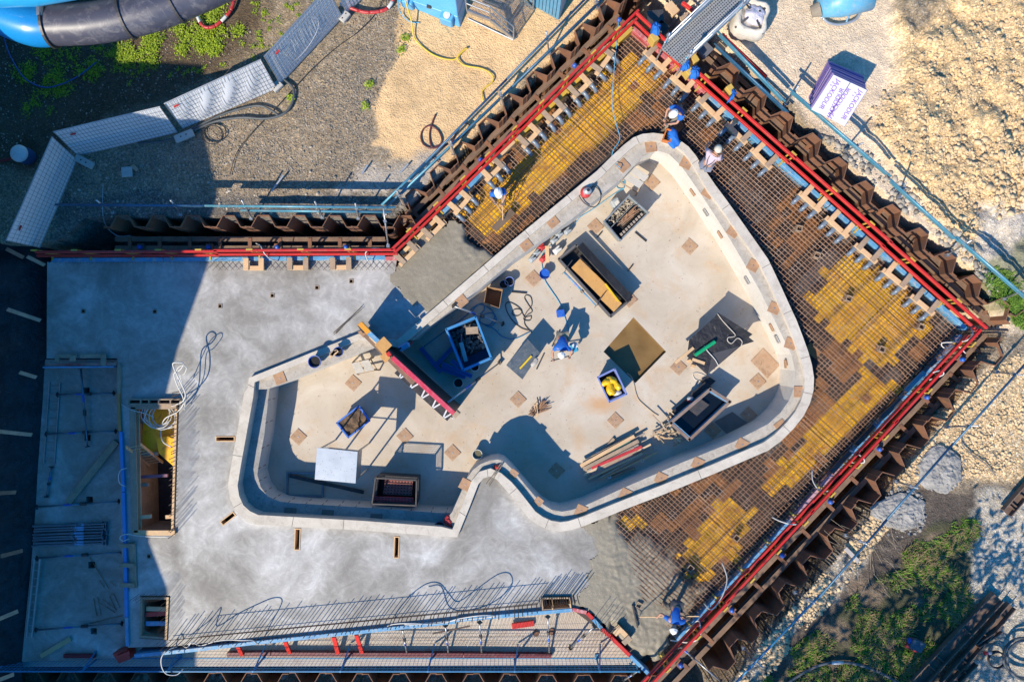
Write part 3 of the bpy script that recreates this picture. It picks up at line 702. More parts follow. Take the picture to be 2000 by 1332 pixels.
for nm, poly, lab in (('nw', mat_nw, 'rusty steel mesh mat between the wet concrete and the sitting blue worker'), ('ne', mat_ne, 'rusty steel mesh mat along the coping curve, the widest one'), ('se', mat_se, 'rusty steel mesh mat running into the lumpy raked concrete')):
    t_ = thing('reinforcement_mat', sum(poly, Vector((0, 0, 0)))/len(poly), lab, 'rebar mat', 'reinforcement mats around the pool')
    lattice(poly, [out_o], [(aNE, .125, L1, .011, .06), (aNW, .14, L2, .0098, .06)]).build('top_mesh', rebar_m, t_)
    lattice(poly, [out_o], [(aNE, .15, LB, .0065, 0), (aNW, .15, LB-.017, .0065, 0)], .02, .008).build('bottom_mesh', rebar_dk, t_)
    sp = MB()
    for (ang) in (aNW,):      # bent spacer rows between the two layers
        d = Vector((math.cos(ang), math.sin(ang), 0)); nn = Vector((-d.y, d.x, 0)); c = sum(poly, Vector((0, 0, 0)))/len(poly)
        offs = [(p-c).dot(nn) for p in poly]; o_ = min(offs)+.4
        while o_ < max(offs):
            p = c+nn*o_
            for a, b in clip_line(p, d, [poly], [out_o]):
                q = p+d*a; e = p+d*b
                for side in (-.025, .025): sp.tube([Vector((q.x, q.y, -.09))+nn*side, Vector((e.x, e.y, -.09))+nn*side], .007, 4, cap=False)
                k = int((b-a)/.12); pts = [q+d*.12*i+nn*(.025 if i % 2 else -.025) for i in range(k)]
                if k > 2: sp.tube([Vector((v.x, v.y, -.085)) for v in pts], .006, 4, cap=False)
            o_ += 1.05
    sp.build('lattice_spacer', steel_dk, t_)
# ------------------------------------------------------------------ sheet pile walls
def pile_wall(a_px, b_px, z, pitch_px, depth_px, inward, label, z0=-2.6, phase=0.0, trim=0.0):
    """interlocking trapezoid profile from a to b (outer flats on the line), each pile a part"""
    A, B = Vector((a_px[0], a_px[1], 0)), Vector((b_px[0], b_px[1], 0)); d = (B-A); Ln = d.length; d.normalize()
    n_ = Vector((-d.y, d.x, 0))
    if n_.dot(Vector((inward[0], inward[1], 0))) < 0: n_ = -n_
    root = thing('sheet_pile_wall', P(*( (A+B)/2)[:2], z), label, 'sheet pile wall', 'rusty sheet pile walls round the excavation')
    k = int(Ln/pitch_px)+1; th = .026
    for i in range(k):
        s0 = (i+phase)*pitch_px
        prof = [(0.0, 1), (.20, 1), (.20, 1), (.34, 0), (.66, 0), (.80, 1), (1.0, 1)]
        prof = [(0.0, 1), (.16, 1), (.34, 0), (.66, 0), (.84, 1), (1.0, 1)]
        pts = []
        for u, f in prof:
            q = A+d*(s0+u*pitch_px)+n_*(depth_px*f); pts.append(P(q.x, q.y, z))
        if (Vector((A.x, A.y, 0))+d*(s0+pitch_px*.5)-A).length > Ln+pitch_px*.4: break
        left = []; right = []
        for j, p in enumerate(pts):
            t0 = (pts[min(j+1, len(pts)-1)]-pts[max(j-1, 0)]).normalized(); nn = Vector((-t0.y, t0.x, 0))
            left.append(p+nn*th*.5); right.append(p-nn*th*.5)
        zz = z+rnd.uniform(-.06, .06); mb = MB(); mb.prism(left+right[::-1], z0, zz)
        # interlock bead along the joint
        mb.box((pts[0].x, pts[0].y, (z0+zz)/2), (.05, .05, zz-z0-.01), rz=math.atan2(d.y, d.x))
        mb.build('pile', rust, root)
    return root
pile_wall((205, 421), (775, 421), .62, 69, 22, (0, 1), 'rusty sheet pile wall beside the grey trench under the gravel yard', phase=-.02)
pile_wall((775, 398), (1222, -35), .70, 66, 25, (.7, .72), 'rusty sheet pile wall between sand and the red edge boards')
pile_wall((1405, 102), (1975, 600), .62, 70, 26, (-.65, .75), 'rusty sheet pile wall along the pale limestone rubble', phase=.1)
pile_wall((1978, 675), (1420, 1312), .55, 72, 27, (-.75, -.66), 'rusty sheet pile wall above the dark soil and grass', phase=.06)
pile_wall((1985, 590), (2080, 640), .62, 68, 26, (-.3, .9), 'short return of rusty sheet piles at the far right corner')
pw = pile_wall((60, 1334), (1240, 1340), -.9, 72, 22, (0, -1), 'low rusty sheet pile wall under the blue mesh barrier')
# round steel king pile at the inner corner
kp = MB(); c_ = P(760, 447, .35); kp.lathe([(.16, -2.5), (.19, -2.5), (.19, .35), (.165, .35), (.165, -2.5)], (c_.x, c_.y, 0), 20)
tag(kp.build('king_pile', rust, smooth=False), 'hollow round rusty steel pile at the bend of the trench', 'steel pile')

# ------------------------------------------------------------------ walers with anchor heads
def waler(a, b, z, gap_px, label, heads, cross=9):
    A, B = P(*a, z), P(*b, z); d = (B-A).normalized(); n_ = Vector((-d.y, d.x, 0)); L_ = (B-A).length
    root = thing('steel_waler', (A+B)/2, label, 'waler', 'twin rusty walers bracing the sheet piles')
    g = gap_px*m_per_px(z)
    for s_ in (-1, 1):
        mb = MB(); off = n_*s_*g/2
        mb.beam(A+off, B+off, .16, .03); mb.beam(A+off-Vector((0, 0, .2)), B+off-Vector((0, 0, .2)), .16, .03)
        mb.beam(A+off-Vector((0, 0, .1)), B+off-Vector((0, 0, .1)), .02, .17)
        mb.build('beam', rust_wood, root)
    for i in range(cross):
        c = A+d*L_*(i+.5)/cross; mb = MB(); mb.beam(c-n_*(g*.5+.02)+Vector((0, 0, .028)), c+n_*(g*.5+.02)+Vector((0, 0, .028)), .12, .02); mb.build('cross_plate', rust, root)
    for h in heads:
        p = P(*h, z+.1); mb = MB(); mb.box((p.x, p.y, z+.055), (.24, .24, .03), rz=math.atan2(d.y, d.x)); hd = mb.build('anchor_plate', rust, root)
        q = MB(); q.lathe([(.075, z+.07), (.075, z+.18), (.05, z+.215), (0.001, z+.22)], (p.x, p.y, 0), 14); q.build('anchor_cap', plas_blue, hd, smooth=True)
waler((1935, 662), (1262, 1372), -.15, 25, 'twin rusty waler with blue anchor caps below the dark soil slope', [(1879, 702), (1810, 776), (1717, 877), (1621, 980), (1527, 1084), (1429, 1191), (1329, 1298)], 14)
waler((790, 443), (1215, 36), .0, 18, 'twin rusty waler with blue anchor caps beside the sand', [(939, 313), (1122, 129), (1209, 40)], 9)
waler((225, 476), (752, 476), -.3, 18, 'twin rusty waler lying in the shaded grey trench', [(274, 483), (408, 483), (542, 483), (676, 483)], 9)
waler((1335, 62), (1960, 640), -.25, 14, 'twin dark waler behind the boards along the limestone rubble', [], 9)
# green chalk marks on walers
green_p = M('green_spray_paint', (.03, .42, .13), rough=.6)

# ------------------------------------------------------------------ slab edge formwork and red edge boards
def seg(name, a, b, z, wd, ht, mat, parent, ext=0.0):
    mb = MB(); mb.beam(P(*a, z), P(*b, z), wd, ht, ext=ext); return mb.build(name, mat, parent, bevel=.006)
def form_side(label, z, pieces, hgt=.42, wd=.13):
    root = thing('edge_formwork', P(*pieces[0][0], z), label, 'formwork', 'steel edge formwork round the slab')
    for a, b, m_ in pieces:
        A, B = P(*a, z), P(*b, z); mb = MB(); mb.beam(A-Vector((0, 0, hgt/2)), B-Vector((0, 0, hgt/2)), wd, hgt)
        mb.build('form_panel', m_, root, bevel=.008)
    return root
red_old = M('worn_red_formwork_steel', (.42, .035, .045), (.50, .16, .16), .55, scale=3.5, dirt=(.55, .42, .40), dirt_amt=.7)
form_side('light blue edge formwork along the shaded trench', .10, [((100, 508), (318, 507), bluep), ((319, 507), (560, 505), bluep), ((561, 505), (752, 503), bluep), ((752, 505), (778, 504), red_old)])
form_side('edge formwork of blue and yellow pieces behind the pale timber boxes near sand', .10, [((783, 497), (862, 418), pine), ((863, 417), (905, 376), bluep), ((906, 375), (955, 324), bluep), ((956, 323), (1005, 275), pine), ((1006, 274), (1058, 224), yel_paint), ((1059, 223), (1118, 166), yel_paint), ((1119, 165), (1180, 106), yel_paint), ((1181, 105), (1236, 54), yel_paint)])
form_side('edge formwork of worn red then blue pieces along the boards facing rubble', .10, [((1236, 54), (1290, 103), red_old), ((1291, 104), (1378, 181), red_old), ((1379, 183), (1440, 238), bluep), ((1441, 239), (1510, 303), bluep), ((1511, 304), (1620, 401), bluep), ((1621, 402), (1722, 491), bluep), ((1723, 493), (1810, 572), bluep), ((1811, 573), (1889, 643), bluep)])
form_side('light blue edge formwork carrying upright rods near the looped white cables', .06, [((1878, 655), (1760, 786), bluep), ((1759, 787), (1640, 912), bluep), ((1639, 913), (1545, 1016), M('faded_pink_form_steel', (.42, .22, .25), (.5, .33, .36), .5)), ((1544, 1017), (1420, 1148), bluep), ((1419, 1149), (1322, 1250), bluep)], .4, .10)
form_side('short slanted edge formwork of red and blue pieces by the raking worker', .10, [((1118, 1190), (1146, 1196), red_old), ((1147, 1197), (1158, 1208), redp), ((1159, 1209), (1175, 1227), bluep), ((1176, 1228), (1192, 1243), redp), ((1193, 1244), (1230, 1280), redp), ((1231, 1281), (1268, 1317), bluep)], .5, .12)
form_side('long light blue edge formwork above the pale working ledge', .12, [((262, 1281), (360, 1271), bluep), ((361, 1271), (500, 1255), bluep), ((501, 1255), (684, 1236), bluep), ((685, 1236), (890, 1214), bluep), ((891, 1211), (1118, 1191), bluep)], .9, .12)
form_side('shaded blue edge formwork between deck and lower platform', .10, [((232, 712), (231, 768), pine_w), ((230, 768), (233, 842), M('orange_plywood_edge', (.45, .22, .08), (.36, .17, .07), .6)), ((235, 843), (240, 960), M('bright_blue_form_steel', (.04, .27, .62), (.03, .2, .5), .45)), ((240, 961), (244, 1100), M('bright_blue_form_steel', (.04, .27, .62), (.03, .2, .5), .45)), ((244, 1101), (246, 1205), M('bright_blue_form_steel', (.04, .27, .62), (.03, .2, .5), .45)), ((246, 1206), (248, 1262), bluep)], .6, .10)
def edge_boards(label, low, up, posts, zl=.55, zu=1.05, post_in=(0, 0), gapw=.035):
    root = thing('edge_protection', P(*low[0], 0), label, 'guard board', 'red edge boards on yellow brackets')
    for line, z in ((low, zl), (up, zu)):
        n = max(1, int((P(*line[1])-P(*line[0])).length/4.0)); A, B = P(*line[0], z), P(*line[1], z)
        dd = (B-A).normalized(); nn = Vector((-dd.y, dd.x, 0))
        for i in range(n):
            mb = MB(); s_ = nn*(.012 if i % 2 else -.012); mb.beam(lerp(A, B, i/n)+s_, lerp(A, B, (i+1)/n+.01)+s_, .075, .13); mb.build('board', redp, root, bevel=.008)
    A0, B0 = P(*low[0], zl), P(*low[1], zl); A1, B1 = P(*up[0], zu), P(*up[1], zu); d = (B0-A0).normalized(); nn = Vector((-d.y, d.x, 0))
    if nn.dot(-((A0+B0)/2)) > 0: nn = -nn                      # outwards
    for u in posts:
        p = lerp(A0, B0, u)+nn*.10; mb = MB()
        for s_ in (-.075, .075):
            q = p+d*s_; mb.beam(Vector((q.x, q.y, -.35)), Vector((q.x, q.y, 1.12)), .045, .05, up=(d.x, d.y, 0))
        mb.beam(Vector((p.x, p.y, .35))-d*.1, Vector((p.x, p.y, .35))+d*.1, .06, .06); mb.beam(Vector((p.x, p.y, 1.1))-d*.1, Vector((p.x, p.y, 1.1))+d*.1, .05, .05)
        mb.beam(Vector((p.x, p.y, .1)), Vector((p.x, p.y, .1))-nn*.22, .05, .05)
        po = mb.build('bracket_post', yel_paint, root)
    return root
edge_boards('red edge boards along the shaded trench side', ((73, 499), (770, 497)), ((70, 492), (766, 489)), [.02, .13, .25, .36, .47, .61, .75, .88])
edge_boards('red edge boards beside the sand and twin waler', ((769, 495), (1240, 42)), ((764, 488), (1243, 26)), [.08, .19, .30, .40, .51, .62, .72, .83, .93])
edge_boards('red edge boards next to the scaffold gangway', ((1240, 42), (1330, 130)), ((1244, 26), (1345, 122)), [.4, .93])
edge_boards('long red edge boards facing the limestone rubble', ((1352, 150), (1906, 643)), ((1362, 140), (1922, 636)), [.03, .16, .33, .47, .60, .74, .90])
edge_boards('red edge boards above the twin waler at the dark soil side', ((1890, 655), (1250, 1338)), ((1916, 644), (1262, 1345)), [.02, .15, .28, .36, .44, .52, .60, .68, .76, .84, .93])

# ------------------------------------------------------------------ timber stop-end boxes with grey pipe sleeves
sleeve_m = M('grey_plastic_pipe', (.165, .205, .25), (.13, .165, .205), .28, scale=2, dirt=(.3, .29, .27), dirt_amt=.25)
def stop_end(a, b, legdir, label, sleeves=3, leg=.36, sl_len=.34, legs=(.18, .82), two=False):
    z = .20; A, B = P(*a, z), P(*b, z); d = (B-A).normalized(); o_ = Vector((legdir[0], -legdir[1], 0)); o_ = (o_-d*o_.dot(d)).normalized(); L_ = (B-A).length
    root = thing('stop_end_box', (A+B)/2-Vector((0, 0, .2)), label, 'timber box', 'timber stop end boxes along the formwork')
    mb = MB(); mb.beam(A, B, .15, .07); mb.build('front_plank', pine, root, bevel=.005)
    mb = MB(); mb.beam(A-o_*.045-Vector((0, 0, .16)), B-o_*.045-Vector((0, 0, .16)), .025, .26); mb.build('front_board', pine_w, root)
    for u in legs:
        p = A+d*L_*u+Vector((0, 0, .055)); mb = MB(); mb.beam(p-o_*.075, p+o_*(leg+.06), .17, .05); mb.build('cross_leg', pine if rnd.random() > .5 else pine_w, root, bevel=.005)
    return A, B, d, o_, L_
def sleeves(A, B, d, o_, L_, n, where, sp=.35):
    for k in range(n):
        c = lerp(A, B, .5)+d*(k-(n-1)/2)*sp; c.z = .06
        r = thing('pipe_sleeve', c-o_*.2, f'{["first", "second", "third"][k]} grey pipe sleeve in front of {where}'.replace('the timber box', 'the box'), 'pipe', 'grey pipe sleeves along the formwork')
        mb = MB(); mb.tube([c+o_*.10, c-o_*.12, c-o_*.20+Vector((0, 0, -.01)), c-o_*.27+Vector((0, 0, -.06)), c-o_*.30+Vector((0, 0, -.14)), c-o_*.31+Vector((0, 0, -.25))], [.07, .07, .072, .07, .066, .066], 14)
        mb.build('bent_pipe', sleeve_m, r, smooth=True)
        mb = MB(); mb.tube([c-o_*.06, c-o_*.11], .088, 14); mb.build('collar', sleeve_m, r)
        mb = MB(); mb.tube([c-o_*.25+Vector((0, 0, -.05)), c-o_*.275+Vector((0, 0, -.08))], .08, 14); mb.build('collar', sleeve_m, r)
NEF = [((1258, 100), (1301, 140), 'the timber box at the top corner'), ((1310, 150), (1347, 181), 'the timber box by the blue rags'), ((1362, 191), (1406, 235), 'the timber box before the plaid worker'), ((1418, 241), (1458, 281), 'the dark shaded timber box'), ((1467, 291), (1506, 330), 'the timber box behind the plaid shirt worker'),
       ((1561, 376), (1602, 413), 'the timber box by the orange panel'), ((1613, 424), (1656, 463), 'the timber box above the grey panel'), ((1670, 477), (1712, 513), 'the timber box at the edge of wide yellow panels'), ((1724, 526), (1770, 563), 'the timber box with a doubled plank'), ((1779, 577), (1824, 614), 'the last timber box before the far right corner')]
for a, b, w_ in NEF:
    r_ = stop_end(a, b, (.66, -.75), 'pale timber stop end, '+w_.replace('the timber box', 'one').replace('the ', '', 1).replace('one ', 'that ') if False else 'pale timber '+w_[4:].replace('timber ', '')); sleeves(*r_, 3, w_)
NWF = [((1199, 99), (1164, 147), 'the timber box at the red top corner'), ((1156, 157), (1119, 192), 'the timber box under the thin blue hose'), ((1106, 205), (1068, 241), 'the timber box above the widest yellow strip'), ((1056, 252), (1021, 289), 'the timber box halfway along the sand'), ((985, 318), (949, 354), 'the timber box just past the sand'), ((921, 381), (888, 419), 'the timber box by the kneeling blue worker')]
for a, b, w_ in NWF:
    r_ = stop_end(a, b, (-.72, -.70), 'pale timber '+w_[4:].replace('timber ', '')); sleeves(*r_, 3, w_)
stop_end((870, 432), (834, 469), (-.72, -.70), 'pale timber box beside the edge of smooth wet concrete')
stop_end((819, 481), (781, 519), (-.72, -.70), 'pale timber box at the inner bend of red boards')
for a, b, w_ in (((477, 524), (516, 524), 'first from the building shadow'), ((562, 523), (603, 523), 'middle one of the trench side'), ((646, 523), (687, 522), 'nearest the bend of red boards')):
    stop_end(a, b, (0, -1), 'square timber box on dry deck edge, '+w_, leg=.26, legs=(.12, .88))
stop_end((1232, 1250), (1205, 1222), (-.75, .7), 'lone timber box on the short slanted formwork', leg=.18)

# plates standing on the right-hand formwork
for a, b, m_, lab in (((1806, 727), (1770, 764), teal, 'teal steel plate on the rod studded formwork'), ((1760, 780), (1721, 816), steel_dk, 'grey steel plate next to the teal one'), ((1708, 832), (1672, 868), black_m, 'black plate in the middle of the rod studded formwork'), ((1661, 883), (1624, 922), steel_dk, 'dark plate before the pink formwork piece'), ((1828, 702), (1816, 713), steel_dk, 'short dark plate by the far right corner')):
    mb = MB(); A, B = P(*a, .2), P(*b, .2); mb.beam(A, B, .17, .05); mb.beam(A-Vector((0, 0, .12)), B-Vector((0, 0, .12)), .05, .2)
    tag(mb.build('cover_plate', m_, bevel=.006), lab, 'plate', 'plates on the formwork edge')
# starter rods through the right-hand formwork
def starter_rods(label, line, z, n, dirv, ln, mat=rebar_m, lift=.35, name='starter_bars', r=.008, hook=0):
    root = thing(name, P(*line[0], z), label, 'rebar', 'rows of starter bars'); mb = MB()
    for i in range(n):
        u = (i+rnd.uniform(.2, .8))/n; p = lerp(P(*line[0], z), P(*line[1], z), u); q = p+Vector(dirv)*ln*rnd.uniform(.8, 1.15); q.z += lift*rnd.uniform(.7, 1.2)
        mb.tube([p, q] if not hook else [p, q, q+Vector((.0, .0, .01))+Vector(dirv).orthogonal()*.08], r, 4, cap=False)
    o = mb.build('bar_row', mat, root); return root
starter_rods('sparse rods poking over the blue formwork by the twin waler', ((1862, 668), (1340, 1228)), .05, 62, (.76, -.30, 0), .26, lift=.08)
starter_rods('tangle of rods at the far right corner', ((1865, 660), (1815, 715)), .0, 16, (.85, .28, 0), .65, lift=.45)
# ------------------------------------------------------------------ lower platform, working ledge
plat = MB(); pl_px = [(88, 702), (231, 702), (236, 850), (244, 1100), (248, 1262), (262, 1284), (40, 1292), (62, 1030), (78, 800)]
Hp = [rect_px(cx, cy, s, s) for cx, cy, s in ((169, 763, 12), (171, 855, 12), (175, 976, 13), (179, 1103, 13), (183, 1232, 12))]
plat.sheet(PP(-.6, pl_px), [PP(-.6, h) for h in Hp], -.6); plat.skirt(PP(-.6, pl_px), -.95, -.6)
for h in Hp: plat.skirt(PP(-.6, h), -.95, -.6)
tag(plat.build('lower_platform_slab', deck_mat), kind='structure')
led = MB(); led.sheet(PP(-.9, [(255, 1266), (700, 1222), (1100, 1188), (1150, 1196), (1262, 1300), (1240, 1298), (30, 1302), (30, 1286), (260, 1286)]), [], -.9)
led.skirt(PP(-.9, [(30, 1302), (1240, 1298)]), -1.0, -.9, closed=False)
tag(led.build('working_ledge_floor', M('pale_boarded_ledge', (.52, .44, .35), (.44, .37, .29), .75, scale=1.2, dirt=(.33, .20, .11), dirt_amt=.4)), kind='structure')
seg_root = thing('ledge_kerb_beam', P(700, 1277, -.9), 'long dark red beam lying on the pale ledge beside mesh barrier', 'beam')
for a, b in (((445, 1276), (530, 1275)), ((531, 1275), (690, 1276)), ((691, 1276), (905, 1277)), ((906, 1277), (1077, 1279))):
    mb = MB(); mb.beam(P(*a, -.8), P(*b, -.8), .14, .2); mb.build('beam_length', M('dark_red_paint', (.15, .016, .022), (.12, .02, .024), .5, dirt=(.25, .2, .2), dirt_amt=.3), seg_root, bevel=.006)
# blue safety mesh barrier
mesh_blue = M('blue_coated_mesh', (.055, .26, .46), (.04, .2, .38), .45)
def mesh_panel(a, b, z0, z1, label, cell=.13, rails=2, mat=mesh_blue, grp='blue mesh barrier panels', frame=.024, wire=.006):
    A, B = P(*a, z0), P(*b, z0); d = (B-A); L_ = d.length; d.normalize(); root = thing('mesh_barrier', (A+B)/2, label, 'barrier', grp)
    fr = MB(); up = Vector((0, 0, z1-z0))
    fr.tube([A, B, B+up, A+up], frame, 6, closed=True); fr.build('frame', mat, root)
    m = MB(); n = int(L_/cell)
    for i in range(1, n): p = A+d*L_*i/n; m.tube([p, p+up], wire, 4, cap=False)
    k = int((z1-z0)/cell)
    for j in range(1, k): m.tube([A+up*j/k, B+up*j/k], wire, 4, cap=False)
    m.build('wire_mesh', mat, root)
    ps = MB(); ps.beam(B-Vector((0, 0, .1)), B+up*1.02, .05, .05, up=(0, 1, 0)); ps.box(B+Vector((0, .06, .02)), (.12, .18, .04)); ps.build('post', mat, root)
    br = MB(); br.beam(B+up*.9, B+Vector((.12, .5, .05)), .04, .04); br.build('brace', mat, root)
for i, (x0, x1, w_) in enumerate(((28, 192, 'in full shade at the tarp end'), (193, 352, 'with a looped cable hung over it'), (353, 514, 'below the single red brace'), (515, 678, 'below the pair of red braces'), (679, 842, 'below the first steel props'), (843, 1005, 'below the last upright steel prop'), (1006, 1165, 'below the two rusty discs'), (1166, 1238, 'shortest one at the slanted formwork'))):
    mesh_panel((x0, 1285), (x1, 1285), -.9, .18, 'blue wire mesh barrier panel '+w_)
# braces and props on the ledge
def brace(a, b, z0, z1, wd, mat, label, name='timber_brace'):
    mb = MB(); mb.beam(P(*a, z1), P(*b, z0), wd, wd*.55); tag(mb.build(name, mat, bevel=.006), label, 'brace', 'red braces under the long formwork')
redb = M('bright_red_steel', (.62, .03, .02), (.52, .03, .02), .42, dirt=(.4, .15, .12), dirt_amt=.2)
brace((557, 1252), (567, 1277), -.78, -.3, .13, redb, 'single red brace under the long blue formwork')
brace((652, 1243), (661, 1278), -.78, -.2, .14, redb, 'paler of the paired red braces on the ledge')
brace((696, 1239), (708, 1277), -.78, -.2, .13, redb, 'darker of the paired red braces on the ledge')
brace((465, 1262), (474, 1280), -.78, -.3, .14, redb, 'red brace nearest the looped cable')
def prop(a, b, z0, z1, label, loc=None, r=.033, grp='steel props', collar=.55, mats=None):
    A, B = P(*a, z0), P(*b, z1); d = (B-A); root = thing('steel_prop', A, label, 'prop', grp)
    mb = MB(); mb.tube([A, lerp(A, B, collar)], r, 8); mb.build('outer_tube', (mats or (zinc, zinc))[0], root, smooth=True)
    mb = MB(); mb.tube([lerp(A, B, collar), B], r*.78, 8); mb.build('inner_tube', (mats or (zinc, zinc))[1], root, smooth=True)
    mb = MB(); mb.tube([lerp(A, B, collar-.02), lerp(A, B, collar+.05)], r*1.7, 8); mb.build('collar', steel_dk, root)
    mb = MB(); mb.tube([lerp(A, B, collar-.12), lerp(A, B, collar-.22)], r*1.04, 8); mb.build('blue_band', plas_blue, root)
    dn = d.normalized(); side = dn.orthogonal().normalized(); s2 = dn.cross(side)
    for q in (A, B):
        m = MB(); m.hexa([q+side*.07+s2*.07-dn*.01, q-side*.07+s2*.07-dn*.01, q-side*.07-s2*.07-dn*.01, q+side*.07-s2*.07-dn*.01], [q+side*.07+s2*.07+dn*.01, q-side*.07+s2*.07+dn*.01, q-side*.07-s2*.07+dn*.01, q+side*.07-s2*.07+dn*.01]); m.build('end_plate', steel_dk, root)
    return root
prop((795, 1276), (786, 1227), -.78, -.05, 'steel prop nearest the red braces on the ledge')
prop((876, 1277), (870, 1221), -.78, -.05, 'steel prop in the middle of the ledge')
prop((941, 1276), (937, 1215), -.78, -.05, 'steel prop with a blue band beside the formwork joint')
prop((1073, 1275), (1070, 1204), -.78, -.05, 'steel prop standing beside the rusty discs')
prop((1114, 1265), (1161, 1223), -.85, -.05, 'slanted steel prop holding the slanted formwork')
prop((1220, 1327), (1249, 1308), -.5, .1, 'stubby steel prop below the slanted formwork corner')
prop((1328, 1262), (1407, 1330), .3, .4, 'long horizontal steel tube across the red boards near the raking worker', collar=.3)
for x, y, w_ in ((1047, 1236, 'beside the red plank'), (1078, 1233, 'touching the steel prop')):
    p = P(x, y, -.88); mb = MB(); mb.lathe([(.001, -.9), (.11, -.9), (.11, -.86), (.001, -.86)], (p.x, p.y, 0), 18); tag(mb.build('rusty_disc', rust), 'round rusty disc on the pale ledge '+w_, 'disc', 'rusty discs on the ledge')
brace((1000, 1222), (1043, 1216), -.84, -.78, .18, redb, 'short red plank lying flat on the ledge', 'red_plank')
brace((845, 1237), (918, 1222), -.4, -.3, .05, rebar_dk, 'thin dark perforated strip hung beside props', 'perforated_strip')
# wire mesh lying over the ledge
mesh_dark = M('dark_reinforcing_wire', (.07, .055, .05), rough=.6, metal=.3)
lm = MB()
for i in range(96):
    x = 520+i*7.1
    if x < 1190:
        y0 = 1252-(x-500)*.108; lm.tube([P(x+10, y0, -.45), P(x-16, 1282, -.82)], .004, 4, cap=False)
for k, y in enumerate((1240, 1252, 1264)): lm.tube([P(560+k*-20, y+9, -.6), P(1180, y-2, -.6)], .004, 4, cap=False)
tag(lm.build('reinforcing_mesh', mesh_dark), 'thin dark wire mesh hung slanting over the pale ledge', 'wire mesh')
# starter bars standing along the long formwork and round the shafts
starter_rods('long row of upright rods behind the long blue formwork', ((330, 1252), (1050, 1180)), 0, 84, (0, 0, 1), .9, lift=.05, mat=rebar_dk, r=.015)
mb = MB(); mb.tube([P(390, 1243, .55), P(1050, 1178, .55)], .014, 4); mb.tube([P(330, 1250, .12), P(1050, 1180, .12)], .012, 4); tag(mb.build('rebar_tie_bar', rebar_dk), 'long thin bar tied along the upright rods', 'rebar')
starter_rods('cluster of upright rods beside the open timber box', ((1052, 1168), (1128, 1162)), 0, 18, (0, 0, 1), .85, lift=.05, mat=rebar_dk, r=.015)
starter_rods('few upright rods in wet concrete by the slanted formwork', ((1160, 1205), (1195, 1240)), 0, 7, (0, 0, 1), .8, lift=.05, mat=rebar_dk, r=.009)
starter_rods('dense row of upright rods along the yellow lined shaft', ((350, 760), (345, 1044)), 0, 36, (.12, 0, 1), .75, lift=.05, mat=rebar_m, r=.014)
starter_rods('row of upright rods at the small cluttered shaft', ((270, 1160), (332, 1160)), 0, 12, (0, 0, 1), .7, lift=.05, mat=rebar_dk, r=.009)
starter_rods('rods beside the cluttered shaft on its sunlit edge', ((330, 1168), (328, 1250)), 0, 12, (0, 0, 1), .7, lift=.05, mat=rebar_dk, r=.009)
starter_rods('row of rods bent into the deck along red trench boards', ((95, 512), (455, 511)), .0, 60, (.45, -.22, 0), .28, lift=.25, mat=rebar_dk, r=.007)
lat = MB()
for i in range(30):
    for s_ in (1, -1): a = P(418+i*12, 511, .12); lat.tube([a, a+Vector((.25*s_, -.28, -.02))], .006, 4, cap=False)
tag(lat.build('lattice_mesh', rebar_dk), 'diamond lattice of thin rods along the sunlit trench boards', 'wire mesh')
# ------------------------------------------------------------------ shafts
def shaft(px, label, zt, zb, wall=.07):
    root = thing('shaft_formwork', P(*px[0], zb), label, 'shaft')
    W0 = PP(0, px)
    mid = Vector((sum(p.x for p in W0)/4, sum(p.y for p in W0)/4, 0))
    for i in range(4):
        a, b = W0[i], W0[(i+1) % 4]; d = (b-a).normalized(); n_ = Vector((-d.y, d.x, 0))
        if n_.dot(mid-a) < 0: n_ = -n_
        mb = MB(); aa, bb = a+n_*(wall*.5+.004)+d*(.004 if i % 2 else wall+.006), b+n_*(wall*.5+.004)-d*(.004 if i % 2 else wall+.006)
        mb.beam(Vector((aa.x, aa.y, (zt+zb)/2)), Vector((bb.x, bb.y, (zt+zb)/2)), wall, zt-zb); mb.build('shaft_wall', pine if i == 1 else pine_w, root)
    fb = MB(); fb.sheet([lerp(p, mid, .03) for p in W0], [], zb); fb.build('shaft_bottom', black_m, root)
    return root
shaft([(258, 786), (348, 786), (340, 1042), (264, 1042)], 'deep timber lined shaft holding yellow boards and a ladder', .06, -1.6)
shaft([(275, 1165), (331, 1165), (327, 1248), (273, 1244)], 'small timber shaft cluttered with red and turquoise planks', .05, -1.2)
shaft([(1058, 1165), (1113, 1164), (1116, 1187), (1058, 1191)], 'open timber box split by a middle board near wet concrete', .10, -.9, .045)
mb = MB(); mb.beam(P(1079, 1166, .06), P(1079, 1189, .06), .04, .12); tag(mb.build('divider_board', pine), 'thin pale board dividing the open timber box', 'board')
def loose(pairs, z, wd, ht, mat, name, labels, cat, grp):
    for (a, b, *zz), lab in zip(pairs, labels):
        z0, z1 = (zz+[None, None])[:2] if zz else (z, z)
        mb = MB(); mb.beam(P(*a, z0), P(*b, z1 if z1 is not None else z0), wd, ht); tag(mb.build(name, mat, bevel=.005), lab, cat, grp)
cf = thing('compartment_frame', P(302, 786, 0), 'timber frame of small compartments at the head of the deep shaft', 'timber frame')
for a, b in (((252, 780), (354, 780)), ((252, 789), (354, 789)), ((253, 780), (253, 789)), ((276, 780), (276, 789)), ((292, 780), (292, 789)), ((311, 780), (311, 789)), ((334, 780), (334, 789)), ((353, 780), (353, 789))): m = MB(); m.beam(P(*a, .12+.004*(a[0] == b[0])), P(*b, .12+.004*(a[0] == b[0])), .04, .12); m.build('rail' if a[1] == b[1] else 'divider', pine if a[0] > 340 else pine_w, cf)
m = MB(); m.prism(PP(.05, [(254, 781), (352, 781), (352, 788), (254, 788)]), .04, .05); m.build('compartment_shade', dark_hole, cf)  # near-black sheet paints the shade inside the compartments
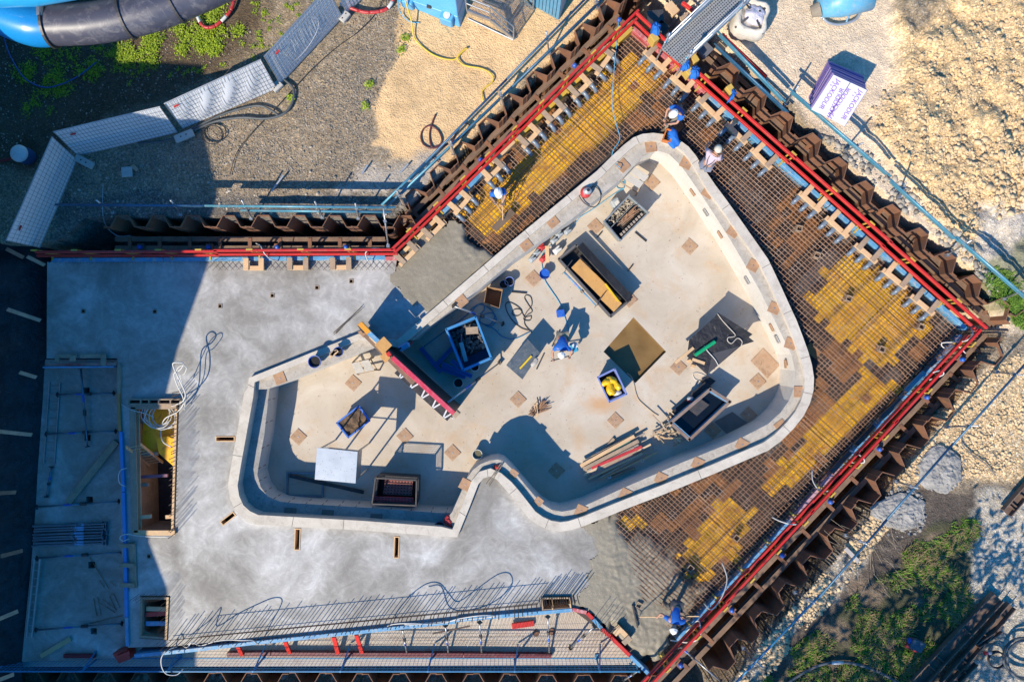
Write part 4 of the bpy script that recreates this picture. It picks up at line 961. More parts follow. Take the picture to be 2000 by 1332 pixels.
for a, b, wd, m_, w_ in (((259, 795), (264, 1040), .20, pine_w, 'grey wide plank along the left edge of the deep shaft'), ((269, 800), (273, 1035), .12, pine, 'paler inner plank along the left side of the deep shaft'), ((256, 793), (345, 793), .20, pine_w, 'grey plank across the head of the deep shaft'), ((262, 1040), (342, 1040), .16, pine, 'pale plank across the foot of the deep shaft')): m = MB(); m.beam(P(*a, .08 if wd > .15 else -.12), P(*b, .08 if wd > .15 else -.12), wd, .05); tag(m.build('shaft_side_plank', m_, bevel=.005), w_, 'plank', 'planks round the deep shaft')
for x, y, a, w_ in ((290, 975, .2, 'upright'), (279, 985, .9, 'tilted')): m = MB(); m.box(P(x, y, -1.58), (.10, .16, .01), rz=a); tag(m.build('paper_scrap', white_p), 'white paper scrap lying '+w_+' at the shaft bottom', 'paper', 'paper scraps in the shaft')
loose([((278, 886), (309, 886)), ((264, 823), (283, 822)), ((266, 947), (291, 946))], -.35, .12, .09, pine_w, 'shaft_strut', ['short pale strut under the leaning ladder in the shaft', 'short strut under the cable coil in the shaft', 'short strut across the dark lower half of the shaft'], 'strut', 'timber struts in the shaft')
loose([((265, 932), (328, 928))], -.3, .10, .08, M('purple_painted_batten', (.20, .10, .14), rough=.6), 'painted_strut', ['purple painted batten bridging the deep shaft'], 'strut', None)
loose([((268, 1010), (296, 1008)), ((324, 1009), (340, 1008))], -.1, .12, .08, pine, 'shaft_strut', ['pale strut at the lower end of the deep shaft', 'stub of pale timber on the sunlit shaft edge'], 'strut', 'timber struts in the shaft')
loose([((277, 1200), (324, 1197)), ((285, 1217), (325, 1217)), ((286, 1188), (325, 1189)), ((278, 1233), (310, 1250))], -.15, .15, .05, redb, 'shaft_plank', ['curved red plank over the cluttered shaft', 'turquoise plank over the cluttered shaft', 'pale plank over the cluttered shaft', 'tilted pale board in the cluttered shaft'], 'plank', 'planks over the cluttered shaft')
for nm, m_ in (('shaft_plank.001', bluep), ('shaft_plank.002', pine), ('shaft_plank.003', pine_w)):
    if nm in bpy.data.objects: bpy.data.objects[nm].data.materials[0] = m_
yb = thing('yellow_board_stack', P(310, 840, -.9), 'two yellow formwork boards leaning inside the deep shaft', 'board')
for (q, zz) in (([(283, 800), (343, 796), (343, 884), (273, 884)], -.5), ([(305, 855), (344, 850), (344, 915), (310, 885)], -.28)):
    pts = PP(zz, q); mb = MB(); mb.prism(pts, zz-.03, zz); mb.build('board', yellow_form, yb)
def ladder(a0, b0, wpx, z0, z1, rungs, label, mat=zinc, rail=.03, wd=.05):
    A, B = P(*a0, z0), P(*b0, z1); d = (B-A).normalized(); sd = d.cross(Vector((0, 0, 1))).normalized()*wpx*m_per_px(0)
    root = thing('ladder', A, label, 'ladder')
    for s_ in (0, 1): m = MB(); m.beam(A+sd*s_, B+sd*s_, rail, wd); m.build('rail', mat, root)
    for i in range(rungs): c = lerp(A, B, (i+.5)/rungs); m = MB(); m.tube([c, c+sd], .014, 6); m.build('rung', mat, root)
ladder((274, 867), (318, 903), 28, .45, -.85, 8, 'wooden ladder leaning out of the deep shaft', pine, .03, .09)
ladder((86, 904), (97, 746), 21, -.56, -.56, 10, 'aluminium ladder lying flat beside the tarp')
ladder((52, 1243), (68, 1090), 11, -.52, -.45, 10, 'narrow aluminium ladder lying on the platform edge near tarp', M('dull_aluminium', (.5, .5, .48), rough=.5, metal=.5), .045, .05)
# white cable coils
def coil(c, r0, z, turns, seed, ex=1.0, dz=.03):
    rr = random.Random(seed); pts = []; cx, cy = c
    for i in range(turns*14):
        a = i/14*2*math.pi; r_ = r0*(1+.16*math.sin(i*.37+seed)); ox = rr.uniform(-.06, .06)*r0+math.sin(i*.11)*r0*.3
        pts.append(Vector((cx+ox+r_*ex*math.cos(a), cy+r_*.85*math.sin(a), z+i*dz/14+rr.uniform(0, .015))))
    return catmull(pts, False, 2)
def hose(name, pts, r, mat, label, cat='hose', grp=None, n=6, k=6, sm=True):
    mb = MB(); mb.tube(catmull(pts, False, k) if k else pts, r, n); return tag(mb.build(name, mat, smooth=sm), label, cat, grp)
cc = P(310, 812, .1)
hose('white_cable', coil((cc.x, cc.y), .46, -.12, 7, 3), .016, white_p, 'tangled coil of white cable lying over the deep shaft', 'cable', 'white cables', k=0)
hose('white_cable', [P(*q) for q in ((335, 793, .3), (355, 785, .5), (362, 770, .7), (352, 745, .9), (338, 715, 1.0), (342, 708, 1.1), (358, 710, 1.0), (352, 722, .95), (340, 730, .85), (346, 752, .7), (357, 775, .5), (358, 790, .35), (345, 805, .2), (322, 818, .0), (314, 840, -.1), (318, 862, -.1), (335, 873, 0))], .02, white_p, 'thick white cable bundle rising above the deep shaft in the sun', 'cable', 'white cables')
hose('white_cable', [P(*q) for q in ((237, 790, .05), (255, 800, .1), (285, 808, .1), (300, 815, .1))], .014, white_p, 'white cable end reaching across shaded deck to the coil', 'cable', 'white cables')
hose('white_cable', [P(*q) for q in ((352, 760, .4), (345, 725, .95), (355, 714, 1.15), (364, 718, 1.1), (360, 730, .9), (352, 735, .8), (362, 770, .55), (360, 800, .2))], .014, white_p, 'thin looped white cable standing beside the thick bundle', 'cable', 'white cables')
hose('white_cable', [P(*q) for q in ((330, 1048, .1), (280, 1047, .1), (245, 1043, .12), (234, 1050, .12), (240, 1056, .12), (252, 1052, .1))], .018, white_p, 'white cable with a curled end below the deep shaft', 'cable', 'white cables')
hose('white_cable', [P(*q) for q in ((248, 914, .1), (236, 918, .25), (231, 930, .3), (234, 944, .25), (246, 950, .1))], .014, white_p, 'white cable arc sticking out of the shaded blue formwork', 'cable', 'white cables')
hose('white_cable', [P(*q) for q in ((346, 1262, .2), (330, 1268, .4), (316, 1282, .5), (316, 1302, .4), (326, 1316, .3), (345, 1317, .2), (358, 1306, .15))], .017, white_p, 'white cable looped over the blue mesh barrier', 'cable', 'white cables')
hose('white_cable', [P(*q) for q in ((355, 1258, .2), (365, 1264, .7), (375, 1254, .9), (392, 1260, .5), (420, 1252, .7), (445, 1249, .9), (470, 1250, 1.1), (492, 1250, 1.0), (500, 1255, .5), (505, 1258, .2))], .017, white_p, 'white cable wavering along the shaded end of long formwork', 'cable', 'white cables')
hose('white_cable', [P(*q) for q in ((765, 1217, .15), (757, 1222, .4), (766, 1219, .8), (785, 1217, 1.05), (810, 1217, 1.05), (840, 1218, .8), (870, 1215, .55), (895, 1208, .75), (925, 1203, 1.1), (950, 1201, 1.1), (966, 1203, .8), (945, 1206, .4), (900, 1210, .25), (860, 1214, .4), (815, 1219, 1.0), (790, 1219, 1.0)) ], .017, white_p, 'white cable draped on the long formwork above props', 'cable', 'white cables')
blk = M('black_rubber', (.022, .023, .026), rough=.55)
# things lying on the lower platform
tb = thing('prop_bundle', P(135, 1043, -.6), 'bundle of grey steel props lying on the lower platform', 'prop bundle')
for i in range(16):
    lay = i//8; y = 1025+(i % 8)*5.6+rnd.uniform(-1, 1); z = -.55+lay*.08; x0 = 63+rnd.uniform(-2, 6)+lay*4; x1 = 206+rnd.uniform(-6, 6)
    mb = MB(); mb.tube([P(x0, y+2, z), P(x1-60, y-1, z)], .036, 8); mb.tube([P(x1-60, y-1, z), P(x1, y-3, z)], .027, 8); mb.box(P(x1, y-3, z), (.02, .13, .13)); mb.tube([P(x1-62, y-1, z), P(x1-57, y-1.1, z)], .055, 8)
    pr = mb.build('prop', M('bluish_galvanised_tube', (.20, .26, .30), (.15, .2, .24), .45, metal=.6) if i == 0 else bpy.data.materials['bluish_galvanised_tube'], tb)
    mb = MB(); mb.tube([P(150+rnd.uniform(-10, 10), y-.9, z), P(164, y-1.2, z)], .0375, 8); mb.build('paper_band', M('pale_blue_label', (.30, .42, .60), rough=.6) if i == 0 else bpy.data.materials['pale_blue_label'], pr)
bt = bpy.data.materials['bluish_galvanised_tube']
for (a, b, w_) in (((112, 771), (222, 768), 'nearest the top edge'), ((90, 848), (226, 842), 'below the first dark hole'), ((72, 990), (232, 979), 'above the prop bundle'), ((72, 1090), (238, 1078), 'below the prop bundle'), ((70, 1230), (238, 1217), 'near the leaning timber')):
    prop(a, b, -.5, -.5, 'grey steel prop lying across the lower platform, one '+w_, mats=(bt, bt), grp='props lying across the lower platform')
prop((158, 720), (171, 872), -.3, -.45, 'blue tinted steel prop lying lengthwise between two holes', mats=(bt, bt), grp='props lying lengthwise')
prop((101, 912), (91, 970), -.52, -.52, 'short grey prop lying beside the aluminium ladder', mats=(bt, bt), grp='props lying lengthwise')
loose([((228, 862), (134, 980))], -.5, .22, .10, pine_w, 'timber_plank', ['long grey plank lying diagonally on the lower platform'], 'plank', None)
loose([((80, 1281), (138, 1247))], -.52, .16, .06, pine, 'timber_plank', ['pale short timber lying at the platform foot end'], 'plank', None)
loose([((125, 1280), (187, 1280))], -.52, .12, .10, M('dark_red_steel', (.30, .02, .03), rough=.5), 'perforated_rail', ['dark red perforated rail lying at the platform end'], 'rail', None)
for q, w_ in (([(183, 1168), (189, 1202), (197, 1200), (191, 1166)], 'upright'), ([(196, 1178), (225, 1196), (228, 1190), (200, 1170)], 'slanting'), ([(214, 1163), (226, 1190), (234, 1186), (222, 1160), (216, 1160)], 'crossing another')):
    hose('bent_stirrup', PP(-.57, q), .009, rebar_m, 'bent rebar stirrup on the lower platform, lying '+w_, 'rebar', 'bent stirrups', k=0)
for a, b, w_ in (((175, 1088), (213, 1150), 'long and straight'), ((193, 1132), (204, 1147), 'short, nearest the dark hole'), ((214, 1135), (226, 1144), 'short, by the blue formwork'), ((176, 1217), (240, 1202), 'bent near the last prop')):
    hose('rebar_offcut', [P(*a, -.56), P(*b, -.56)], .011, rebar_m, 'rusty rebar offcut on the lower platform, '+w_, 'rebar', 'rebar offcuts', k=0)
rc = thing('red_corner_bracket', P(240, 1278, -.5), 'red steel corner bracket at the end of long formwork', 'bracket')
mb = MB(); mb.prism(PP(-.2, [(222, 1274), (252, 1264), (258, 1284), (235, 1293)]), -.55, -.1); mb.build('bracket_body', redb, rc, bevel=.01)
mb = MB(); mb.prism(PP(-.05, [(228, 1280), (254, 1269), (256, 1274), (230, 1285)]), -.1, .03); mb.build('bracket_rib', redb, rc)
# stop-end timbers over the deck step
sb = thing('step_formwork', P(160, 705, 0), 'worn timber and red rail formwork at the platform top edge', 'formwork')
for a, b, z, wd, ht, m_, nm in (((90, 713), (226, 711), .1, .09, .12, M('faded_red_rail', (.36, .05, .04), (.4, .25, .2), .6), 'red_rail'), ((112, 695), (150, 695), .12, .12, .05, pine_w, 'top_plank'), ((157, 695), (206, 695), .12, .12, .05, pine_w, 'top_plank'), ((112, 706), (112, 694), .10, .14, .06, pine_w, 'cross_leg'), ((142, 706), (142, 694), .16, .18, .06, pine_w, 'cross_leg'), ((202, 715), (202, 694), .16, .16, .06, pine_w, 'cross_leg'), ((90, 717), (226, 716), .0, .05, .4, bluep, 'form_panel')):
    mb = MB(); mb.beam(P(*a, z), P(*b, z), wd, ht); mb.build(nm, m_, sb, bevel=.005)
# cross timbers bridging the shaded deck edge
for y, w_ in ((1065, 'under the curled white cable'), (1103, 'in the middle of its row'), (1142, 'closest to the cluttered shaft')):
    loose([((233, y), (262, y+1))], .14, .13, .06, pine_w, 'edge_timber', ['grey cross timber on the shaded deck edge, '+w_], 'timber', 'cross timbers on the deck edge')
loose([((259, 1058), (262, 1148))], .05, .18, .05, pine_w, 'edge_plank', ['long grey plank along the shaded deck edge'], 'plank', None)
# frames of the slots and small box-outs
def boxout(px, label, z=0.02, wall=.03, deep=-.33, mat=pine_w, name='box_out', cat='box out', grp=None):
    W0 = PP(0, px); root = thing(name, W0[0], label, cat, grp); mid = sum(W0, Vector((0, 0, 0)))/4
    for i in range(4):
        a, b = W0[i], W0[(i+1) % 4]; d = (b-a).normalized(); n_ = Vector((-d.y, d.x, 0))
        if n_.dot(mid-a) < 0: n_ = -n_
        e = wall if i % 2 == 0 else 0
        aa, bb = a+n_*(wall/2+.003)+d*(.003+e), b+n_*(wall/2+.003)-d*(.003+e)
        mb = MB(); mb.beam(Vector((aa.x, aa.y, (z+deep)/2)), Vector((bb.x, bb.y, (z+deep)/2)), wall, z-deep); mb.build('side_board', mat, root)
    fb = MB(); fb.sheet([lerp(p, mid, .02) for p in W0], [], deep+.01); fb.build('hole_shade', dark_hole, root)  # black sheet puts the shade down the hole into its colour
for (x, y), w_ in zip(SMALL, ('in full shade nearest the tarp', 'in the shade, second from the tarp', 'first one in the sun', 'second one in the sun', 'third one in the sun', 'nearest the smooth wet concrete', 'beside the shaded shafts')):
    boxout(rect_px(x, y, 8.5, 8.5), 'small square box out in the dry deck, '+w_, grp='small box outs in the deck', wall=.02)
for s_, w_ in zip(SLOTS, ('lying across the deck beside pool coping', 'turned diagonally at the rounded pool corner', 'below the rounded pool corner', 'below the long straight coping')):
    boxout(s_, 'narrow slot box '+w_, grp='slot boxes in the deck', mat=pine)
for x, y, a, w_ in ((1562, 446, 12, 'on the orange panel'), (1597, 498, 20, 'beside the grey panel'), (1659, 583, 20, 'amid the wide yellow panels'), (1801, 638, 25, 'at the far right corner'), (1724, 682, 20, 'between the yellow strip and field'), (1439, 1051, 40, 'amid the yellow patch by the raking worker'), (1349, 1110, 40, 'in the raking worker shadow'), (1248, 1182, 30, 'stuck in lumpy wet concrete')):
    q = PP(.05, rect_px(x, y, 10, 10, a)); root = thing('mesh_box_out', q[0], 'small open timber box standing in the mesh, '+w_, 'box out', 'timber boxes in the mesh'); mid = sum(q, Vector((0, 0, 0)))/4
    for i in range(4):
        aa, bb = q[i], q[(i+1) % 4]; mb = MB(); e = .012 if i % 2 else -.012; d = (bb-aa).normalized()
        mb.beam(Vector((aa.x, aa.y, -.12))-d*e, Vector((bb.x, bb.y, -.12))+d*e, .022, .34); mb.build('side_board', pine_w, root)
# ------------------------------------------------------------------ tarp covered slope and the house that throws the big shade
def tarp():
    m, n, b = nodes_of('black_tarpaulin'); v = coords(n); a = noise_n(n, v, 2.0, 5, .6, .4); c = ramp(n, a.outputs['Fac'], [(.3, (.008, .009, .011)), (.7, (.026, .028, .033))]); L(n, c.outputs['Color'], b.inputs['Base Color'])
    b.inputs['Roughness'].default_value = .35; b.inputs['Specular IOR Level'].default_value = .4; h = noise_n(n, v, 3.5, 7, .65, 2.0); bump(n, b, h.outputs['Fac'], .9, .10)
    base = PP(-.6, [(98, 455), (97, 520), (96, 600), (104, 660), (90, 700), (84, 790), (76, 900), (70, 1000), (62, 1100), (52, 1200), (44, 1290), (38, 1400)])
    base = catmull(base, False, 8); mb = MB(); K = 26
    for i, p in enumerate(base):
        for k in range(K+1):
            u = k/K; f = mnoise.fractal(Vector((p.y*1.1+u*.6, u*3.0, 2.2)), 1, 2, 4); g = math.sin(p.y*3.1+2.0*mnoise.noise(Vector((p.y, u*2, 5))))*.07
            mb.v.append((p.x-u*2.9+f*.22*min(1, 3*u)+g*u*1.6, p.y+f*.05, -.62+1.9*u**.8+f*.30*u+g*1.6*u))
    for i in range(len(base)-1):
        for k in range(K): a0 = i*(K+1)+k; mb.f.append((a0, a0+1, a0+K+2, a0+K+1))
    return tag(mb.build('black_tarpaulin', m, smooth=True), 'black plastic tarpaulin draped in folds over the side slope', 'tarpaulin')
tarp()
for (a, b, w_) in (((12, 486), (46, 503), 'at the corner of the white fence'), ((53, 501), (87, 518), 'beside the end of red boards'), ((14, 604), (79, 626), 'long one in the shade above the platform'), ((38, 727), (71, 737), 'short one level with the platform edge'), ((-5, 842), (62, 849), 'level with the aluminium ladder'), ((-5, 963), (31, 961), 'level with the diagonal plank'), ((1, 1086), (44, 1075), 'level with the prop bundle'), ((-3, 1209), (35, 1193), 'level with the cluttered shaft'), ((-4, 1328), (27, 1316), 'below the mesh barrier end')):
    za = [-.25+1.5*max(0, (95-q[0])/95)**.8 for q in (a, b)]; mb = MB(); mb.beam(P(*a, za[0]+.2), P(*b, za[1]+.2), .12, .04); tag(mb.build('tarp_batten', rust_wood if rnd.random() < .4 else pine_w, bevel=.005), 'timber batten holding the black tarpaulin, '+w_, 'batten', 'battens on the tarpaulin')
prof = [(-40, 9.5), (-16.6, 9.6), (-14.3, 8.7), (-13.9, 8.8), (-10.6, 9.35), (-9.3, 10.1), (-7.9, 11.6), (-6.3, 12.8), (-3.95, 12.2), (-1.6, 12.2), (2.2, 8.1), (5.5, 8.1), (14, 8.1)]
hs = thing('house', (-21, -6, 0), 'tall house standing off beyond the black tarpaulin, throwing the big shade', 'building')
mb = MB(); n_ = len(prof); vs = [(-17.6, y, -1) for y, h in prof]+[(-17.6, y, h) for y, h in prof]+[(-27, y, -1) for y, h in prof]+[(-27, y, h) for y, h in prof]
fs = [(i, i+1, n_+i+1, n_+i) for i in range(n_-1)]+[(2*n_+i+1, 2*n_+i, 3*n_+i, 3*n_+i+1) for i in range(n_-1)]+[(n_+i, n_+i+1, 3*n_+i+1, 3*n_+i) for i in range(n_-1)]+[(0, n_, 3*n_, 2*n_), (n_-1, 2*n_-1, 4*n_-1, 3*n_-1)]
mb.add(vs, fs); mb.build('wall', M('light_render_wall', (.5, .47, .42), rough=.9), hs, fixn=True)
for i in range(n_-1):
    pass
mb = MB()
for y in np.arange(-15, 5, 3.2):
    for z in (1.2, 4.0): mb = MB(); mb.box((-17.56, y, z+.8), (.08, 1.2, 1.5)); wv = mb.build('window', M('dark_glass', (.03, .04, .05), rough=.1) if y < -14.5 and z < 2 else bpy.data.materials['dark_glass'], hs)
# ------------------------------------------------------------------ things standing in the pool basin
def open_bin(name, rim_px, z0, z1, label, cat, mat, wall=.035, taper=.94, floor_z=None, rim_mat=None, grp=None, lugs=False):
    W = PP(z1, rim_px); mid = sum(W, Vector((0, 0, 0)))/4; root = thing(name, Vector((mid.x, mid.y, z0)), label, cat, grp)
    low = [Vector((lerp(mid.x, p.x, taper), lerp(mid.y, p.y, taper), z0)) for p in W]
    inn = [lerp(mid, p, 1-wall/max(.2, (p-mid).length)*1.4) for p in W]; inl = [Vector((lerp(mid.x, p.x, taper*.93), lerp(mid.y, p.y, taper*.93), z0+.03)) for p in W]
    mb = MB(); vs = low+W+inn+inl
    fs = []
    for i in range(4):
        j = (i+1) % 4; fs += [(i, j, 4+j, 4+i), (4+i, 4+j, 8+j, 8+i), (8+i, 8+j, 12+j, 12+i)]
    fs += [(12, 13, 14, 15), (3, 2, 1, 0)]; mb.add(vs, fs); mb.build('body', mat, root, fixn=True)
    rm = MB()
    for i in range(4): rm.beam(W[i], W[(i+1) % 4], wall*1.5, .03, ext=wall*.5)
    rm.build('rim', rim_mat or mat, root, bevel=.006)
    if lugs:
        for p in W: m = MB(); m.tube([p-Vector((0, 0, .05)), p+Vector((0, 0, .09))], .035, 8); m.build('stacking_lug', mat, root)
    return root, W, mid
def inside(W, mid, u, v, z, k=.86):
    """point in the rim quad by its two sides"""
    W = [lerp(mid, p, k) for p in W]; a = lerp(W[0], W[1], u); b = lerp(W[3], W[2], u); p = lerp(a, b, v); return Vector((p.x, p.y, z))
galv = M('dull_zinc_bin', (.36, .38, .36), (.28, .30, .29), .5, metal=.5, scale=3, dirt=(.3, .22, .15), dirt_amt=.35)
def heap(name, mat, fn, n, seed, sz, label, flat=.5, cat='rubble'):
    rr = random.Random(seed); V = MB()
    for i in range(n):
        p = fn(rr.random(), rr.random()); pv, pf = RP[rr.randrange(len(RP))]; s_ = rr.uniform(*sz); a = rr.random()*6.28
        Mx = Matrix.Rotation(a, 3, 'Z') @ Matrix.Rotation(rr.uniform(-.6, .6), 3, 'X'); V.add([Mx @ Vector((v[0]*s_*1.2, v[1]*s_*.8, v[2]*s_*flat))+p for v in pv.tolist()], [tuple(f) for f in pf.tolist()])
    return tag(V.build(name, mat), label, None, None, 'stuff')
def sticks(name, mat, pairs, wd, ht, label, cat, grp=None, root=None, part='stick'):
    root = thing(name, (Vector(pairs[0][0])+Vector(pairs[0][1]))/2, label, cat, grp)
    for p, q in pairs: m = MB(); m.beam(p, q, wd*rnd.uniform(.75, 1.3), ht); m.build(part, mat if not isinstance(mat, (list, tuple)) else rnd.choice(mat), root, bevel=.003)
    return root
r_, W, mid = open_bin('steel_bin', [(1180, 433), (1228, 383), (1266, 416), (1211, 470)], ZF, -.70, 'dull zinc steel bin full of spacers and rusty bars', 'bin', galv, lugs=True)
p_ = [inside(W, mid, .34, 0, -.72, 1), inside(W, mid, .34, 1, -.72, 1)]; p_ = [inside(W, mid, 0, .36, -.74, .97), inside(W, mid, 1, .36, -.74, .97)]
m = MB(); m.beam(p_[0]-Vector((0, 0, .1)), p_[1]-Vector((0, 0, .1)), .02, .25); m.build('divider', galv, r_)
fillm = MB(); fillm.add([inside(W, mid, *uv, -1.0, .95) for uv in ((0, 0), (1, 0), (1, 1), (0, 1))], [(0, 1, 2, 3)]); fillm.build('inner_shade_sheet', dark_hole, r_)  # void-coloured sheet paints the shade below the spacers and bars
heap('spacer_rubble', M('beige_spacer_block', (.46, .38, .28), (.33, .26, .18), .8, scale=4, island=.4), lambda u, v: inside(W, mid, u, v*.32, -.86+.10*mnoise.noise(Vector((u*5, v*5, 0)))), 75, 2, (.025, .055), 'broken beige concrete spacers filling one side of the zinc bin', .8)
sticks('bar_offcuts', rebar_m, [(inside(W, mid, rnd.uniform(.15, .5), rnd.uniform(.42, .7), -.80+rnd.uniform(0, .15)), inside(W, mid, rnd.uniform(.6, 1.02), rnd.uniform(.42, .75), -.68+rnd.uniform(0, .12))) for i in range(16)], .022, .022, 'rusty bar offcuts sticking out of the zinc bin', 'rebar', part='bar')
for i in range(9):
    q = inside(W, mid, .08+i*.105, .92, -.74); m = MB(); m.box(q, (.075, .10, .08), rz=.75+rnd.uniform(-.2, .2)); tag(m.build('concrete_spacer', M('brown_grey_spacer', (.33, .27, .21), (.24, .19, .15), .8, island=.3) if i == 0 else bpy.data.materials['brown_grey_spacer'], bevel=.006), 'small block spacer in the row along the zinc bin edge', 'spacer', 'block spacers in the zinc bin')
# jerrycans
def jerrycan(px, rz, mat, label, h=.30, s=1.0):
    c = P(px[0], px[1], ZF); root = thing('jerrycan', c, label, 'canister', 'canisters by the pool wall', 0); Mz = Matrix.Rotation(rz, 3, 'Z')
    w_, d_ = .30*s, .20*s; mb = MB(); prof = [(-.5, -.5), (.5, -.5), (.5, .5), (-.5, .5)]
    lo = [Mz @ Vector((x*w_, y*d_, 0))+c for x, y in prof]; md = [Mz @ Vector((x*w_, y*d_, h*.82))+c for x, y in prof]; tp_ = [Mz @ Vector((x*w_*.72+.02, y*d_*.6, h))+c for x, y in prof]
    mb.add(lo+md+tp_, [(3, 2, 1, 0)]+[(i, (i+1) % 4, 4+(i+1) % 4, 4+i) for i in range(4)]+[(4+i, 4+(i+1) % 4, 8+(i+1) % 4, 8+i) for i in range(4)]+[(8, 9, 10, 11)]); mb.build('body', mat, root, bevel=.025)
    hd = MB(); hd.tube([Mz @ Vector((x, 0, z))+c for x, z in ((-.11*s, h*.9), (-.09*s, h+.05), (.03*s, h+.05), (.06*s, h*.98))], .016, 8); hd.build('handle', mat, root, smooth=True)
    cp = MB(); cp.cyl(Mz @ Vector((.10*s, 0, h*.9))+c, Mz @ Vector((.105*s, 0, h+.05))+c, .03, n=12); cp.build('screw_cap', blk, root)
greyc = M('grey_plastic_canister', (.36, .40, .42), (.30, .33, .35), .45, scale=3, dirt=(.2, .17, .14), dirt_amt=.3)
redc = M('red_plastic_canister', (.50, .03, .035), (.40, .03, .03), .42, scale=3, dirt=(.3, .2, .17), dirt_amt=.3)
whitec = M('white_plastic_canister', (.68, .68, .66), (.6, .6, .57), .45, scale=3, dirt=(.35, .3, .25), dirt_amt=.25)
for q, m_, w_ in ((t(1, 2, 320, 552), greyc, 'grey canister nearest the white one in its row of three'), (t(1, 2, 360, 508), greyc, 'grey canister in the middle of the row of three'), (t(1, 2, 422, 482), greyc, 'grey canister at the zinc bin end of its row'), (t(1, 2, 155, 692), greyc, 'grey canister of the pair, farther from the plank'), (t(1, 2, 190, 648), greyc, 'grey canister of the pair, next to red ones'), (t(1, 2, 228, 606), redc, 'red canister half under the short plank'), (t(1, 2, 240, 690), redc, 'red canister at the lower end of the short plank'), (t(1, 2, 345, 625), whitec, 'white canister beside the end of the black trough')):
    jerrycan(q, .72, m_, w_, s=.92 if m_ is not whitec else 1.05)
loose([(t(1, 2, 268, 590), t(1, 2, 272, 718))], ZF+.36, .13, .05, pine, 'short_plank', ['short pale plank lying across the red canisters'], 'plank', None)
pb = thing('plastic_box', P(*t(1, 2, 790, 275), ZF), 'grey plastic box with a pale label beside the zinc bin', 'box')
c = P(*t(1, 2, 790, 275), ZF); m = MB(); m.box(c+Vector((0, 0, .2)), (.32, .36, .4), rz=.55); m.build('body', greyc, pb, bevel=.05); m = MB(); m.box(c+Vector((.02, -.02, .412)), (.16, .18, .008), rz=.55); m.build('label_sheet', white_p, pb)
# long black trough with plywood
q = [t(1, 2, 358, 688), t(1, 2, 492, 583), t(1, 2, 905, 1003), t(1, 2, 757, 1130)]
r_, W, mid = open_bin('formwork_trough', q, ZF, -.90, 'long black formwork trough with plywood sheets laid inside', 'trough', black_m, wall=.05, taper=1.0, rim_mat=M('grey_worn_edge', (.12, .11, .105), rough=.6))
for uv0, uv1, wd, zz, w_ in (((.18, .42), (.45, .46), .42, -.92, 'square plywood sheet at the canister end of the trough'), ((.40, .46), (.86, .50), .44, -.955, 'long plywood sheet in the middle of the trough'), ((.72, .40), (.97, .44), .40, -.90, 'plywood sheet at the lower end of the trough')):
    a, b = inside(W, mid, 0, 0, 0), 0
    def on(u, v): return lerp(lerp(W[0], W[3], v), lerp(W[1], W[2], v), u)
    A, B = on(uv0[1], uv0[0]), on(uv1[1], uv1[0]); A.z = B.z = zz; m = MB(); m.beam(A, B, wd, .025); tag(m.build('plywood_sheet', ply, bevel=.003), w_, 'plywood', 'plywood in the trough')
A, B = P(*t(1, 2, 518, 583), -.80), P(*t(1, 2, 905, 1003), -.80); m = MB(); m.beam(A, B, .34, .04, up=(.5, .4, 1)); tag(m.build('black_side_board', black_m, bevel=.004), 'long black board leaning on the trough side', 'board')
prop(t(1, 2, 398, 790), t(1, 2, 645, 1048), -.85, -.85, 'light blue prop lying along the trough edge', mats=(bluep, bluep))
loose([(t(1, 2, 462, 698), t(1, 2, 408, 770)), (t(1, 2, 705, 958), t(1, 2, 655, 1020))], -.80, .03, .03, steel_dk, 'steel_pin', ['dark pin across the prop at the canister end', 'dark pin across the prop at its lower end'], 'pin', 'pins on the trough prop')
m = MB(); m.beam(P(*t(1, 2, 712, 880), -.86), P(*t(1, 2, 815, 1015), -.86), .06, .03); tag(m.build('yellow_spirit_level', M('yellow_level', (.75, .5, .02), rough=.4)), 'thin yellow level lying on trough plywood', 'level')
# blue tote with yellow bags and blue tote with soil
toteb = M('lavender_blue_plastic', (.20, .25, .52), (.16, .2, .44), .4, scale=3, dirt=(.35, .36, .4), dirt_amt=.3)
r_, W, mid = open_bin('plastic_tote', [t(2, 2, 655, 300), t(2, 2, 787, 236), t(2, 2, 878, 430), t(2, 2, 745, 490)], ZF, -.85, 'pale blue plastic tote filled with shiny yellow bags', 'tote', toteb, taper=.84)
m = MB(); m.add([inside(W, mid, *uv, -1.15, .88) for uv in ((0, 0), (1, 0), (1, 1), (0, 1))], [(0, 1, 2, 3)]); m.build('inner_shade_sheet', dark_hole, r_)  # shade under the bags is painted on this sheet
yb_m = M('glossy_yellow_bag', (.80, .50, .01), (.72, .40, .01), .22, scale=6, dirt=(.45, .2, .02), dirt_amt=.3, bmp=.6, bscale=14, bdist=.03)
def lump(name, c, rad, mat, label, cat, rz=0, seed=0, k=.25, grp=None):
    mb = MB(); mb.ell(c, rad, 20, 12, Matrix.Rotation(rz, 3, 'Z')); mb.v = [tuple(Vector(c)+(Vector(v)-Vector(c))*(1+k*mnoise.fractal(Vector(v)*5.5+Vector((seed, 0, 0)), 1, 2, 3))) for v in mb.v]
    return tag(mb.build(name, mat, smooth=True), label, cat, grp)
for uv, rad, rz, w_ in (((.25, .28), (.22, .13, .14), .5, 'yellow bag at the upper rim of the pale tote'), ((.62, .30), (.20, .14, .13), -.3, 'yellow bag beside the sump edge of the pale tote'), ((.35, .62), (.15, .24, .15), .25, 'largest yellow bag lying in the pale tote'), ((.78, .6), (.12, .18, .12), .3, 'small yellow bag in the pale tote')):
    lump('yellow_bag', inside(W, mid, *uv, -.93), rad, yb_m, w_, 'bag', rz, uv[0]*9, .3, 'yellow bags in the tote')
